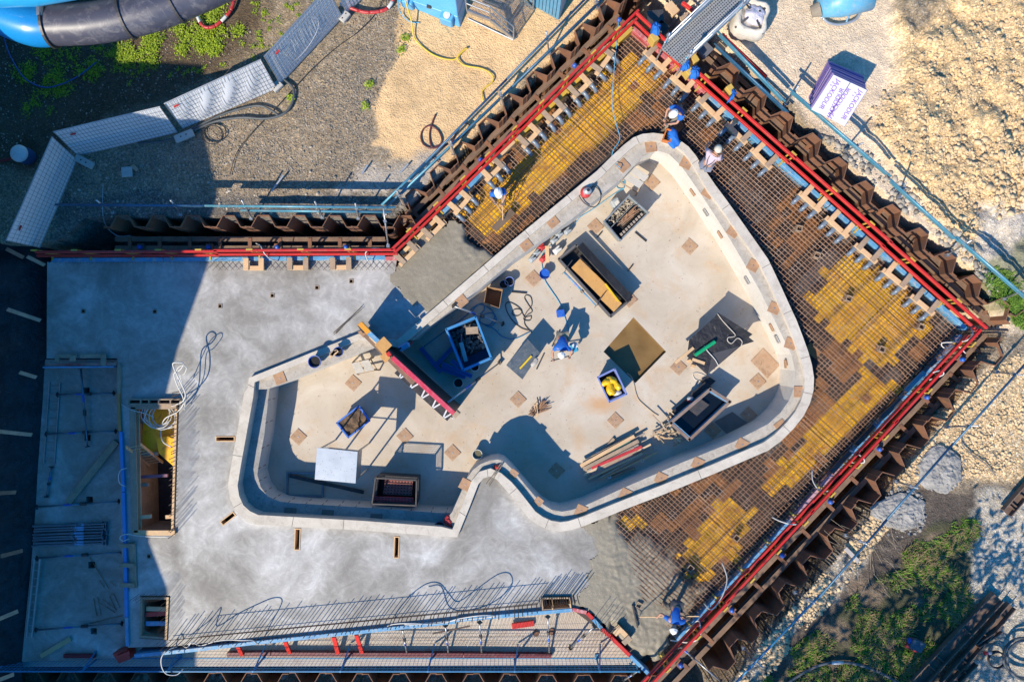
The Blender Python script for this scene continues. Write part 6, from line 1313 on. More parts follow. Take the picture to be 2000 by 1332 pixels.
# ------------------------------------------------------------------ square cover plates
def cover(px, z, s, a, label, mat, studs=True, grp='brown cover plates on the coping', sx=1.0):
    c = P(px[0], px[1], z); root = thing('cover_plate', c, label, 'plate', grp); m = MB(); m.box(c+Vector((0, 0, .012)), (s*sx, s, .024), rz=a); m.build('plate', mat, root, bevel=.004)
    if studs: m = MB(); m.cyl(c+Vector((0, 0, .024)), c+Vector((0, 0, .034)), .025, n=10); m.build('stud', zinc, root)
cp = [((1271, 287), .15, 'at the top of the rounded corner'), ((1217, 324), .75, 'before the rounded corner by the blue hose'), ((1340, 319), 1.1, 'under the plaid shirt worker'), ((1383, 376), 1.0, 'below the plaid shirt worker'), ((1432, 452), .95, 'by the wall pocket on the long curve'), ((1471, 519), 1.05, 'by the grey wall fitting'), ((1512, 602), 1.15, 'opposite the black table'), ((1544, 671), 1.25, 'opposite the big stained floor plate'), ((1561, 765), 1.55, 'on the widest turn of the coping'), ((1525, 832), 2.2, 'after the widest turn'), ((1449, 868), 2.65, 'opposite the water box'), ((1363, 905), 2.7, 'opposite the splintered heap'), ((1291, 934), 2.7, 'opposite the plank pile'), ((1222, 965), 2.7, 'below the plank pile'), ((1135, 997), 2.75, 'at the sharp lower bend'), ((1052, 979), .9, 'past the sharp lower bend'), ((1003, 925), .9, 'beside the pinched coping'), ((909, 946), 1.1, 'left of the pinched coping'), ((1079, 433), .68, 'behind the grey canisters'), ((1027, 478), .68, 'by the canister pair'), ((901, 588), .68, 'at the head of the leaning prop'), ((547, 739), .38, 'at the left end of the coping')]
for q, a, w_ in cp: cover(q, ZB, .36 if q[0] != 1003 and q[0] != 1052 else .26, a if a < 1.5 else a, 'brown square cover plate on the coping shelf '+w_, plate_m)
for q, w_ in (((567, 1003), 'first from the rounded end'), ((640, 1007), 'second from the rounded end'), ((735, 1015), 'with a round stain')): cover(q, ZG, .40, -.06, 'dark plate in the shaded gutter, '+w_, M('dark_plain_plate', (.16, .14, .12), rough=.6) if q[0] == 567 else bpy.data.materials['dark_plain_plate'], False, 'dark plates in the gutter')  # gutter plates share one flat dark colour
fp = [((1347, 482), 'alone on the open floor'), ((1163, 443), 'between the trough and zinc bin'), ((1273, 357), 'under the trestle in the upper corner'), ((1042, 544), 'beside the blue bucket'), ((1229, 585), 'under the corner of the trough'), ((1325, 717), 'beside the black table'), ((1480, 745), 'below the big stained plate'), ((1012, 780), 'above the rusty bar bundle'), ((1202, 821), 'above the plank pile'), ((1087, 919), 'alone in the wall shade'), ((1392, 841), 'at the foot of the water box'), ((1462, 810), 'half in the wall shade right'), ((884, 884), 'beside the water bucket'), ((791, 852), 'between the tote and crate shade'), ((583, 853), 'cut by the shadow edge in the left arm'), ((690, 748), 'under the left trestle')]
for q, w_ in fp: cover(q, ZF, .42, .785+rnd.uniform(-.06, .06), 'square rusty floor plate '+w_, floor_plate_m, True, 'square plates on the pool floor')
for q, w_ in (([(1466, 705), (1490, 680), (1523, 713), (1499, 739)], 'large rust stained floor plate near the right wall'), ([(1395, 824), (1430, 804), (1463, 828), (1431, 858)], 'large dark floor plate beside the water box')):
    m = MB(); m.prism(PP(ZF, q), ZF+.001, ZF+.02); tag(m.build('floor_cover', floor_plate_m if 'large rust' in w_ else bpy.data.materials['dark_plain_plate'], bevel=.003), w_, 'plate', 'large plates on the floor')
# pockets on the lit inner face
for i, ((x, y), w_) in enumerate((((1353, 376), 'orange'), ((1381, 414), 'metal'), ((1416, 453), 'orange'), ((1472, 540), 'metal'), ((1513, 637), 'orange'), ((1515, 664), 'metal'), ((1547, 710), 'orange'))):
    k = min(range(len(Iw)), key=lambda j: (I_px[j][0]-x)**2+(I_px[j][1]-y)**2); a, b = Iw[k-1], Iw[(k+1) % len(Iw)]; d = (b-a).normalized(); n_ = Vector((d.y, -d.x, 0)); zc = -.55
    p = P(x, y, zc); u = (p-a).dot(d); q = Vector((a.x, a.y, 0))+Vector((d.x, d.y, 0))*u; q.z = zc
    n2 = -n_ if (Vector((2.5, 0, 0))-q).dot(n_) < 0 else n_
    rt = thing('wall_pocket', q, f'{"oval brown pocket" if w_ == "orange" else "grey metal fitting"} in the bright wall, number {i+1}'.replace(f', number {i+1}', [' below the plaid shirt worker', ' just past the first oval pocket', ' beside the third shelf plate', ' above the black table corner', ' opposite the black table', ' above the large stained plate', ' at the start of the widest turn'][i]), 'fitting', 'fittings in the bright wall')
    m = MB()
    m.beam(q-d*.14+n2*.03, q+d*.14+n2*.03, .03, .26 if w_ != 'orange' else .2, up=(0, 0, 1)); m.build('plate', zinc if w_ != 'orange' else plate_m, rt, bevel=.01)
# ------------------------------------------------------------------ bulkhead formwork
BA, BB = (727, 652), (884, 800); root = thing('bulkhead_formwork', P(800, 740, ZF), 'tall red topped bulkhead formwork splitting the pool in two', 'formwork')
zt = 1.15; A, B = P(716, 650, zt), P(888, 806, zt); d = (B-A).normalized(); n_ = Vector((d.y, -d.x, 0));
if n_.x > 0: n_ = -n_
m = MB(); m.beam(lerp(A, B, -.06)-Vector((0, 0, .55)), lerp(A, B, .12)-Vector((0, 0, .55)), .06, 1.10); m.build('form_face', black_m, root); m = MB(); m.beam(lerp(A, B, .12)-Vector((0, 0, 1.28)), lerp(A, B, 1.0)-Vector((0, 0, 1.28)), .06, 2.56); m.build('form_face', black_m, root)
m = MB(); m.beam(lerp(A, B, .30)+n_*.02+Vector((0, 0, .07)), B+n_*.02+Vector((0, 0, .07)), .15, .10); m.build('red_waler', M('crimson_waler', (.52, .02, .055), (.58, .06, .1), .45, dirt=(.6, .3, .3), dirt_amt=.25), root, bevel=.01)
for k in range(6):
    c = lerp(A, B, .36+.125*k)+n_*.12; m = MB(); m.beam(c-Vector((0, 0, .15))-d*.0, c-Vector((0, 0, 2.2)), .07, .10, up=(n_.x, n_.y, 0)); m.build('upright', steel_dk, root)
    for s_ in (-1, 1): m = MB(); m.beam(c+n_*.06-Vector((0, 0, .05))+d*s_*.12, c+n_*.09-Vector((0, 0, .75))+d*s_*.02, .05, .03, up=(n_.x, n_.y, 0)); m.build('white_brace', whitec, root)
mk = MB(); mk.beam(lerp(A, B, .40)+n_*.22-Vector((0, 0, .06)), B+n_*.22-Vector((0, 0, .06)), .27, .03); mk.build('black_side_board', black_m, root)
for k in range(5):
    c = lerp(A, B, .46+.125*k)+n_*.22-Vector((0, 0, .03))
    for s_ in (-1, 1): m = MB(); m.beam(c+n_*.12+d*.02*s_, c-n_*.11+d*.09*s_+Vector((0, 0, .004*s_)), .045, .02); m.build('white_bracket', whitec, root)
m = MB(); m.beam(lerp(A, B, .0)+n_*.05, lerp(A, B, .58)+n_*.16, .20, .05); m.build('rusty_strip', rust_wood, root)
a0, a1 = P(703, 631, zt+.1), P(721, 650, zt+.1); m = MB(); m.beam(a0, a1, .16, .12); m.build('orange_beam', M('orange_steel', (.72, .30, .02), (.66, .26, .02), .45), root, bevel=.01)
m = MB(); m.beam(P(721, 650, zt+.08), P(740, 668, zt+.08), .15, .12); m.build('blue_beam', bluep, root, bevel=.01)
m = MB(); m.beam(P(722, 658, zt+.02), P(738, 674, zt+.02), .05, .06); m.build('pale_strip', pine, root)
for q in ([c3(182, 658), c3(288, 562), c3(382, 662), c3(275, 765)], [c3(240, 790), c3(310, 735), c3(362, 800), c3(305, 865)]): zz = zt+.18 if q[0][1] < 690 else zt+.14; m = MB(); m.prism(PP(zz, q), zz-.022, zz); m.build('plywood_cap', ply, root, bevel=.003)
m = MB(); m.box(P(*c3(345, 760), zt+.22), (.14, .14, .12), rz=.6); m.build('red_clamp', redb, root, bevel=.02)
m = MB(); m.prism(PP(zt-.3, [c3(-10, 510), c3(70, 480), c3(100, 560), c3(60, 580)]), zt-.33, zt-.3); m.build('brown_board', plate_m, root)
m = MB(); m.beam(B-Vector((0, 0, .1)), B+d*.14-Vector((0, 0, .1)), .2, .5); m.build('end_board', pine_w, root)
m = MB(); m.beam(P(716, 650, .7), P(706, 636, .7), .05, 1.1); m.build('end_face', black_m, root)
# rods tied at the deck tips
for px0, px1, n, w_ in (((953, 946), (980, 906), 6, 'thin rod bundle leaning at the pinched coping'), ((654, 650), (706, 600), 5, 'bundle of dark rods lying on the dry deck')):
    prs = [(P(px0[0]+rnd.uniform(-4, 4), px0[1]+rnd.uniform(-3, 4), .03), P(px1[0]+rnd.uniform(-3, 3), px1[1]+rnd.uniform(-3, 3), .08 if n == 5 else .5)) for i in range(n)]; sticks('rod_bundle', steel_dk, prs, .018, .018, w_, 'rebar', part='rod')
m = MB(); c = P(971, 913, ZB); m.hexa([c+Vector(v) for v in ((-.14, -.10, 0), (.14, -.08, 0), (.10, .12, 0), (-.10, .10, 0))], [c+Vector(v) for v in ((-.05, -.04, .14), (.07, -.03, .14), (.05, .05, .14), (-.04, .04, .14))]); tag(m.build('red_cone_cap', redb, bevel=.01), 'small red wedge on the pinched coping shelf', 'wedge')
# ------------------------------------------------------------------ guard rails round the excavation
def guard(label, lines, posts, mat, zpost=.5):
    root = thing('guard_rail', P(*lines[0][0], lines[0][2]), label, 'guard rail', 'tube guard rails round the excavation')
    for a, b, z, *mm in lines:
        A, B = P(*a, z), P(*b, z); n = max(1, int((B-A).length/3.0)); up = Vector((0, 0, .02))
        for i in range(n):
            m = MB(); m.tube([lerp(A, B, i/n)+up*(i % 2), lerp(A, B, min(1, (i+1.06)/n))+up*(i % 2)], .036, 8); m.build('rail_tube', mm[0] if mm else mat, root, smooth=True)
    for a, b, z, *mm in (lines if 'trench' in label or 'rubble' in label else []):
        m = MB(); A, B = P(*a, z), P(*b, z); m.beam(lerp(A, B, .03)-Vector((0, 0, .13)), lerp(A, B, .97)-Vector((0, 0, .13)), .03, .17 if 'trench' in label else .10); m.build('side_board', mm[0] if mm else mat, root)
    for a, b, *zz in posts:
        z0, z1 = zz if zz else (.6, 1.75); m = MB(); m.tube([P(*a, z1), P(*b, z0)], .028, 8); po = m.build('post', zinc, root, smooth=True); c = P(*b, z0); m = MB(); m.box(c, (.10, .10, .16)); m.build('clamp', zinc, po); c = P(*lerp2(a, b, .35), lerp(z1, z0, .3)); m = MB(); m.box(c, (.09, .09, .09), rz=.5); m.build('coupler', zinc, po)
def lerp2(a, b, u): return (a[0]+(b[0]-a[0])*u, a[1]+(b[1]-a[1])*u)
guard('turquoise tube guard rail along the grey trench', [((108, 400), (400, 402), 1.5, dkblue), ((400, 402), (772, 405), 1.5), ((470, 411), (765, 414), 1.0)], [(t(1, 0, 735, 240), t(1, 0, 870, 335)), (t(1, 0, 1305, 240), t(1, 0, 1388, 350)), (t(1, 0, 1850, 240), t(1, 0, 1925, 380)), (t(1, 1, 450, 250), t(1, 1, 510, 372)), (t(1, 1, 760, 265), t(1, 1, 785, 380)), (t(1, 1, 975, 300), t(1, 1, 1012, 590))], teal)
guard('deep blue tube guard rail between sand and sheet piles', [((745, 401), (830, 318), 1.6, teal), ((830, 318), (1150, -8), 1.6, dkblue), ((750, 409), (1000, 170), 1.15, teal), ((1000, 170), (1185, -10), 1.15, dkblue)], [(t(0, 2, 262, 245), t(0, 2, 283, 410)), (t(0, 2, 640, 0), t(0, 2, 655, 60)), (t(0, 1, 1870, 700), t(0, 1, 1880, 790)), (t(0, 1, 1490, 1080), t(0, 1, 1510, 1175)), (t(1, 1, 1080, 170), t(1, 1, 1120, 270))], dkblue)
guard('turquoise tube guard rail in front of the limestone rubble', [((1402, 62), (1534, 199), 1.3), ((1541, 173), (1740, 345), 1.55), ((1738, 350), (1870, 470), 1.55), ((1868, 462), (2015, 590), 1.55), ((1395, 85), (1540, 220), .95, dkblue)], [(t(0, 3, 235, 660), t(0, 3, 130, 800)), (t(0, 3, 725, 1095), t(0, 3, 595, 1155)), (t(1, 3, 1055, 105), t(1, 3, 1000, 215)), (t(1, 3, 1560, 545), t(1, 3, 1370, 660)), (t(1, 3, 1985, 920), t(1, 3, 1800, 995))], teal)
guard('blue tube guard rail above gravel and dark soil', [((2010, 702), (1860, 870), 1.5, dkblue), ((1862, 866), (1600, 1165), 1.5, dkblue), ((1602, 1161), (1425, 1345), 1.5, M('mid_blue_tube', (.03, .20, .36), (.03, .16, .30), .45, metal=.2, dirt=(.2, .3, .35), dirt_amt=.3))], [(t(2, 3, 1945, 285), t(2, 3, 1745, 260)), (t(2, 3, 1610, 670), t(2, 3, 1370, 680)), (t(2, 3, 1150, 1150), t(2, 3, 975, 1095)), (t(3, 3, 760, 275), t(3, 3, 590, 205)), (t(3, 3, 360, 730), t(3, 3, 205, 640)), (t(3, 2, 1915, 1215), t(3, 2, 1770, 1068))], dkblue)
for a, b, z, w_ in (((1410, 69), (1497, 151), 1.0, 'red board along the gangway end of the rubble rail'),): m = MB(); m.beam(P(*a, z), P(*b, z), .06, .16); tag(m.build('toe_board', redp, bevel=.006), w_, 'board')
for a, b, w_ in ((t(0, 1, 1860, 700), t(0, 1, 1885, 800), 'nearer the red corner'), (t(0, 1, 1480, 1085), t(0, 1, 1508, 1170), 'nearer the maroon hose'), (t(1, 1, 1080, 170), t(1, 1, 1130, 280), 'nearest the trench bend')): m = MB(); m.beam(P(*a, 1.5), P(*b, .7), .12, .06, up=(.7, .7, 0)); tag(m.build('timber_post', pine_w, bevel=.006), 'short timber post on the sand side rail, '+w_, 'post', 'timber posts on the sand side rail')
# ------------------------------------------------------------------ white screened fence
wires_m = M('dark_fence_wire', (.10, .11, .12), rough=.5, metal=.4)
bn, n, b = nodes_of('white_fence_banner'); v = coords(n); a = noise_n(n, v, 1.2, 5, .6); c = ramp(n, a.outputs['Fac'], [(.3, (.62, .63, .65)), (.7, (.72, .73, .75))]); L(n, c.outputs['Color'], b.inputs['Base Color']); b.inputs['Roughness'].default_value = .6
def fence_panel(b0, b1, t0, t1, label, bulge=.05, folds=0, seed=0):
    B0, B1, T0, T1 = P(*b0, .55), P(*b1, .55), P(*t0, 2.45), P(*t1, 2.45); nrm = (B1-B0).cross(T0-B0).normalized()
    if nrm.y > 0: nrm = -nrm
    root = thing('screened_fence', (B0+B1)/2, label, 'fence', 'white screened fence panels')
    m = MB(); m.tube([B0, B1, T1, T0], .024, 8, closed=True); m.build('frame', zinc, root)
    bm_ = MB(); nx, ny = 26, 14
    for j in range(ny+1):
        for i in range(nx+1):
            u, w = i/nx, j/ny; p = lerp(lerp(B0, B1, u), lerp(T0, T1, u), w); e = 4*u*(1-u)*4*w*(1-w)
            bm_.v.append(p+nrm*(bulge*e*.4+folds*e**.5*.035*math.sin(u*26+2.2*math.sin(w*3+seed))))
    for j in range(ny):
        for i in range(nx): a = j*(nx+1)+i; bm_.f.append((a, a+1, a+nx+2, a+nx+1))
    bm_.build('banner', bn, root, smooth=True)
    wm = MB(); nv = int((B1-B0).length/.115)
    for i in range(1, nv): u = i/nv; wm.tube([lerp(B0, B1, u)+nrm*(.03+(.05 if folds else 0)), lerp(T0, T1, u)+nrm*.03], .0045, 4, cap=False)
    for j in range(1, 8): w = j/8; wm.tube([lerp(B0, T0, w)+nrm*.033, lerp(B1, T1, w)+nrm*.033], .0045, 4, cap=False)
    wm.build('wire_mesh', wires_m, root)
    m = MB(); c = lerp(T0, T1, .06 if folds else .12)-(T0-B0).normalized()*.3+nrm*.06; m.beam(c, c+(T1-T0).normalized()*.16, .05, .03); m.build('red_clip', redc, root)
FP = [((77, 484), (150, 312), (12, 470), (102, 268), 'white screened fence panel at the tarp, standing across the others', .03, 0), ((152, 304), (347, 258), (105, 258), (312, 209), 'white screened fence panel half in shade, second from the tarp', .04, 0), ((356, 251), (540, 173), (321, 203), (509, 117), 'white screened fence panel with wavy folds of cloth', .1, 1), ((547, 164), (668, 34), (516, 111), (640, -25), 'white screened fence panel with faint scribbled letters', .03, 0), ((677, 26), (800, -90), (650, -30), (780, -160), 'last white screened fence panel at the top frame edge', .02, 0)]
for i, f in enumerate(FP): fence_panel(*f, seed=i)
scr = MB(); B0, B1, T0, T1 = P(547, 164, .55), P(668, 34, .55), P(516, 111, 2.45), P(640, -25, 2.45); nr = (B1-B0).cross(T0-B0).normalized(); nr = -nr if nr.y > 0 else nr
def onf(u, w): return lerp(lerp(B0, B1, u), lerp(T0, T1, u), w)+nr*.045
for k in range(14):
    u = .22+k*.036; scr.tube([onf(u, .32+.2*rnd.random()), onf(u+.02*rnd.uniform(-1, 1), .62+.2*rnd.random())], .004, 4)
scr.tube(catmull([onf(.2, .45), onf(.22, .3), onf(.32, .2), onf(.5, .22), onf(.65, .34), onf(.72, .5), onf(.72, .7)], False, 5), .0045, 4)
tag(scr.build('chalk_scribble', M('white_chalk', (.86, .87, .88), rough=.8)), 'faint white scribbled emblem on the fourth fence panel', 'scribble')
foot_m = M('pale_concrete_block', (.48, .46, .42), (.40, .38, .34), .85, scale=4, bmp=.2)
for (x, y), a, w_ in (((673, 33), .9, 'at the top frame edge'), ((541, 169), .75, 'under the scribbled panel'), ((360, 266), .4, 'under the wavy folded panel'), ((165, 316), -.5, 'where the fence turns at the shade')):
    c = P(x, y, .62); rt = thing('fence_block', c-Vector((0, 0, .1)), 'pale concrete fence foot '+w_, 'fence foot', 'concrete fence feet'); m = MB(); m.box(c, (.62 if x < 400 else .36, .24, .14), rz=a); m.build('block', foot_m, rt, bevel=.02); m = MB()
    for s_ in (-1, 1): m = MB(); q = c+Vector((math.cos(a)*.09*s_, math.sin(a)*.09*s_, .0705)); m.disc(q, .025, 10); m.build('socket', dark_hole, rt)
# ------------------------------------------------------------------ water slide
navy = M('dark_slide_shell', (.050, .052, .078), (.075, .073, .095), .42, scale=1.3, dirt=(.20, .185, .19), dirt_amt=.55)
sblue = M('blue_slide_shell', (.01, .24, .58), (.012, .20, .50), .3, scale=1.0)
root = thing('water_slide', P(200, 40, 0), 'dark and blue tubular water slide curling past the top corner', 'water slide')
zc = 3.0; cen = [(92, 50), (130, 49), (180, 46), (240, 36), (300, 20), (360, -4), (430, -36), (520, -88), (600, -150)]
pth = catmull([P(x, y, zc) for x, y in cen], False, 8); m = MB(); m.tube(pth, .575, 28); m.build('dark_tube', navy, root, smooth=True)
pb_ = catmull([P(x, y, zc+dz) for x, y, dz in ((101, 50, 0), (70, 48, .02), (30, 36, .05), (-20, 12, .1), (-70, -30, .15), (-120, -110, .2))], False, 8); m = MB(); m.tube(pb_, [.585+.05*min(1, i/8) for i in range(len(pb_))], 28); m.build('blue_tube', sblue, root, smooth=True)
m = MB(); m.tube([P(x, y, 4.2) for x, y in ((-60, -28), (0, -22), (60, -24), (130, -36), (220, -70))], .5, 24); m.build('upper_blue_tube', M('light_blue_slide_shell', (.03, .36, .66), (.03, .3, .6), .3), root, smooth=True)
for px, tang, r_ in (((101, 50), (1, .02), .64), ((248, 34), (.97, .24), .625), ((340, 4), (.92, .38), .625), ((440, -42), (.9, .43), .625)):
    c = P(*px, zc); d = Vector((tang[0], tang[1], 0)).normalized(); m = MB(); m.tube([c-d*.035, c+d*.035], r_, 32); fl = m.build('flange', steel_dk, root)
m = MB(); c = P(78, 18, 3.55); m.tube([c-Vector((0, .2, 0)), c+Vector((0, .2, 0))], .09, 10); m.build('grey_bracket', zinc, root); m = MB(); m.beam(P(70, 20, 3.5), P(98, 26, 3.3), .08, .06); m.build('bracket_arm', zinc, root)
for px in ((-40, 0), (420, -45)): m = MB(); c = P(*px, 0); m.tube([Vector((c.x, c.y, .3)), Vector((c.x, c.y, 2.6))], .11, 10); m.build('support_post', zinc, root)
# ------------------------------------------------------------------ containers, stairs
cbl = M('bright_blue_container', (.10, .40, .68), (.08, .34, .6), .42, scale=1.5, dirt=(.3, .4, .45), dirt_amt=.2)
root = thing('blue_tank_container', P(840, 10, .5), 'bright blue steel tank container at the top frame edge', 'container')
lo = [P(*q, .46) for q in ((776, 4), (899, 55), (930, -45), (800, -100))]; mi = [P(*q, .95) for q in ((786, -4), (894, 34), (926, -60), (806, -110))]; up = [P(*q, 2.1) for q in ((800, -45), (888, -14), (930, -120), (820, -160))]
m = MB(); m.hexa(lo, mi); m.build('base_skirt', cbl, root, fixn=True, bevel=.02); m = MB(); m.hexa([v+Vector((0, 0, .002)) for v in mi], up); m.build('tank_body', cbl, root, fixn=True, bevel=.02)
for px, w_ in (((874, 37), 1), ((797, 3), 0)):
    c = P(*px, .72); m = MB(); m.box(c, (.42, .32, .48), rz=-.35); lg = m.build('corner_lug', cbl, root, bevel=.03); m = MB(); m.lathe([(.11, .24), (.11, .30), (.001, .31)], c, 14); m.build('white_cap', whitec, lg)
m = MB(); m.beam(P(834, 12, 1.0), P(842, 14, 1.0), .10, .12); m.build('latch', steel_dk, root)
m = MB(); m.tube(catmull([P(*q, zz) for q, zz in (((777, 0), 1.2), ((782, 25), .6), ((800, 43), .52), ((820, 45), .5))], False, 6), .016, 6); tag(m.build('blue_hose', bpy.data.materials['thin_light_blue_hose'], smooth=True), 'light blue hose dangling from the blue tank container', 'hose')
root = thing('corrugated_container', P(1075, 10, .5), 'faded blue corrugated container at the top frame edge', 'container'); q0 = [(1034, 6), (1092, 39), (1128, -50), (1070, -90)]
zt = 2.4; lo = [P(*q, .48) for q in q0]; m = MB(); m.hexa(lo, [v+Vector((0, 0, 1.9)) for v in lo]); cg = M('faded_blue_corrugated', (.09, .30, .46), (.07, .24, .38), .5, dirt=(.3, .35, .38), dirt_amt=.3); m.build('shell', cg, root, fixn=True)
for k in range(9): a = lerp(lo[0], lo[1], (k+.5)/9); m = MB(); d = (lo[1]-lo[0]).normalized(); n_ = Vector((d.y, -d.x, 0)); m.beam(a+n_*.02+Vector((0, 0, .05)), a+n_*.02+Vector((0, 0, 1.86)), .10, .05, up=(n_.x, n_.y, 0)); m.build('corrugation', cg, root)
root = thing('steel_stair', P(960, 40, .5), 'galvanised steel stair with grated steps and handrails', 'stair'); off = Vector((.62, .95, 0))*1.0
Ln = [P(912, 22, 1.25), P(958, 40, 1.25), P(1003, 77, .5)]
for s_ in (0, 1):
    pts = [p+off*s_ for p in Ln]
    for a, b in zip(pts, pts[1:]): m = MB(); m.beam(a, b, .05, .18); m.build('stringer', zinc, root)
    for hz in (.55, 1.0):
        m = MB(); m.tube([p+Vector((0, 0, hz)) for p in pts], .022, 8); m.build('handrail', zinc, root)
    for p in pts+[lerp(pts[1], pts[2], .5)]: m = MB(); m.tube([p, p+Vector((0, 0, 1.0))], .022, 8); m.build('rail_post', zinc, root)
for k in range(7): a = lerp(Ln[1], Ln[2], (k+.5)/7); 
for k in range(7):
    a = lerp(Ln[1], Ln[2], (k+.5)/7); m = MB(); d = (Ln[2]-Ln[1]); d.z = 0; d.normalize()
    for j in range(5): m.beam(a+d*(j-2)*.05, a+d*(j-2)*.05+off, .012, .03)
    m.build('grated_step', zinc, root)
lg = MB(); d = (Ln[1]-Ln[0]).normalized()
for j in range(18): c = lerp(Ln[0], Ln[1], (j+.5)/18); lg.beam(c, c+off, .010, .03)
for j in range(8): c = off*(j+.5)/8; lg.beam(Ln[0]+c, Ln[1]+c, .010, .026)
lg.build('grated_landing', zinc, root)
m = MB(); m.tube([P(914, 37, .48), P(1002, 79, .48)], .03, 8); m.build('base_tube', zinc, root)
# ------------------------------------------------------------------ scaffold gangway
k1 = lambda x, y: (1200+x/6.66, y/6.66)
def perforated():
    m, n, b = nodes_of('perforated_aluminium_deck'); v = coords(n); mp = N(n, 'ShaderNodeMapping'); mp.inputs['Rotation'].default_value = (0, 0, -.72); L(n, v, mp.inputs['Vector'])
    vo = N(n, 'ShaderNodeTexVoronoi'); vo.voronoi_dimensions = '2D'; vo.inputs['Scale'].default_value = 13; vo.inputs['Randomness'].default_value = .1; L(n, mp.outputs['Vector'], vo.inputs['Vector'])
    k = ramp(n, vo.outputs['Distance'], [(.26, 0.0), (.34, 1.0)]); a = noise_n(n, v, 2, 5, .6); c = ramp(n, a.outputs['Fac'], [(.3, (.42, .42, .40)), (.7, (.50, .46, .40))]); L(n, mix(n, k.outputs['Color'], (.08, .08, .075), c.outputs['Color']), b.inputs['Base Color']); b.inputs['Metallic'].default_value = .5; b.inputs['Roughness'].default_value = .5; return m
perf = perforated(); root = thing('scaffold_gangway', P(1380, 60, 1.3), 'aluminium scaffold gangway of perforated planks at the top corner', 'gangway')
zg = 1.35; a0, a1 = P(*k1(610, 640), zg), P(*k1(880, 850), zg); dr = (P(*k1(1560, -80), zg)-P(*k1(745, 690), zg)).normalized(); Lg = 7.2
for i in range(4):
    p0 = lerp(a0, a1, (i+.03)/4); p1 = lerp(a0, a1, (i+.97)/4); m = MB(); m.hexa([p0-Vector((0, 0, .05)), p1-Vector((0, 0, .05)), p1+dr*Lg-Vector((0, 0, .05)), p0+dr*Lg-Vector((0, 0, .05))], [p0, p1, p1+dr*Lg, p0+dr*Lg]); m.build('deck_plank', perf, root, fixn=True)
tubez = M('pale_zinc_tube', (.50, .52, .54), (.40, .42, .44), .4, metal=.6, dirt=(.3, .5, .6), dirt_amt=.2)
for side, o_ in ((a0, -1), (a1, 1)):
    for hz in (.5, 1.0): m = MB(); m.tube([side+Vector((0, 0, hz)), side+dr*Lg+Vector((0, 0, hz))], .026, 8); m.build('handrail', tubez, root, smooth=True)
    m = MB(); m.beam(side+Vector((0, 0, .08)), side+dr*Lg+Vector((0, 0, .08)), .03, .16); m.build('toe_board', M('grey_blue_toe_board', (.12, .20, .27), (.1, .16, .22), .5) if o_ < 0 else bpy.data.materials['grey_blue_toe_board'], root)
    for k in range(4):
        p = side+dr*(k*2.2+.05); m = MB(); m.tube([Vector((p.x, p.y, -.3)), Vector((p.x, p.y, zg+1.15))], .026, 8); po = m.build('standard', tubez, root, smooth=True); c = Vector((p.x, p.y, zg+1.0)); m = MB(); m.cyl(c-Vector((0, 0, .03)), c+Vector((0, 0, .03)), .07, n=10); m.build('rosette', zinc, po); m = MB(); m.cyl(Vector((p.x, p.y, zg+.5)), Vector((p.x, p.y, zg+.62)), .03, n=8); m.build('coloured_band', M('cyan_band', (.04, .4, .6), rough=.5) if (k == 0 and o_ < 0) else bpy.data.materials['cyan_band'], po)
    m = MB(); m.tube([side+Vector((0, 0, .05)), side+dr*2.3+Vector((0, 0, 1.0))], .022, 8); m.build('diagonal', tubez, root, smooth=True)
for (x0, y0, x1, y1, wd, m_, lab) in ((430, 250, 640, 230, .45, steel_dk, 'dark pad stack under the gangway tubes'), (560, 330, 680, 420, .35, black_m, 'dark pad beside the blue rag'), (1110, 590, 1230, 710, .4, M('slate_grey_block', (.14, .14, .16), rough=.7), 'slate grey block beneath the gangway'), (690, 60, 800, 190, .3, pine, 'pale timber footing under the gangway'), (900, 200, 1000, 330, .25, pine_w, 'worn timber footing under the gangway'), (1330, 590, 1430, 660, .3, pine, 'pale timber offcut beside the rubble rail')):
    m = MB(); m.beam(P(*k1(x0, y0), .55), P(*k1(x1, y1), .55), wd, .18); tag(m.build('footing_block', m_, bevel=.01), lab, 'block', 'blocks under the gangway')
m = MB(); m.beam(P(*k1(880, 40), .75), P(*k1(1080, 190), .75), .10, .12); tag(m.build('red_beam', redb, bevel=.006), 'short red beam crossing under the gangway', 'beam')
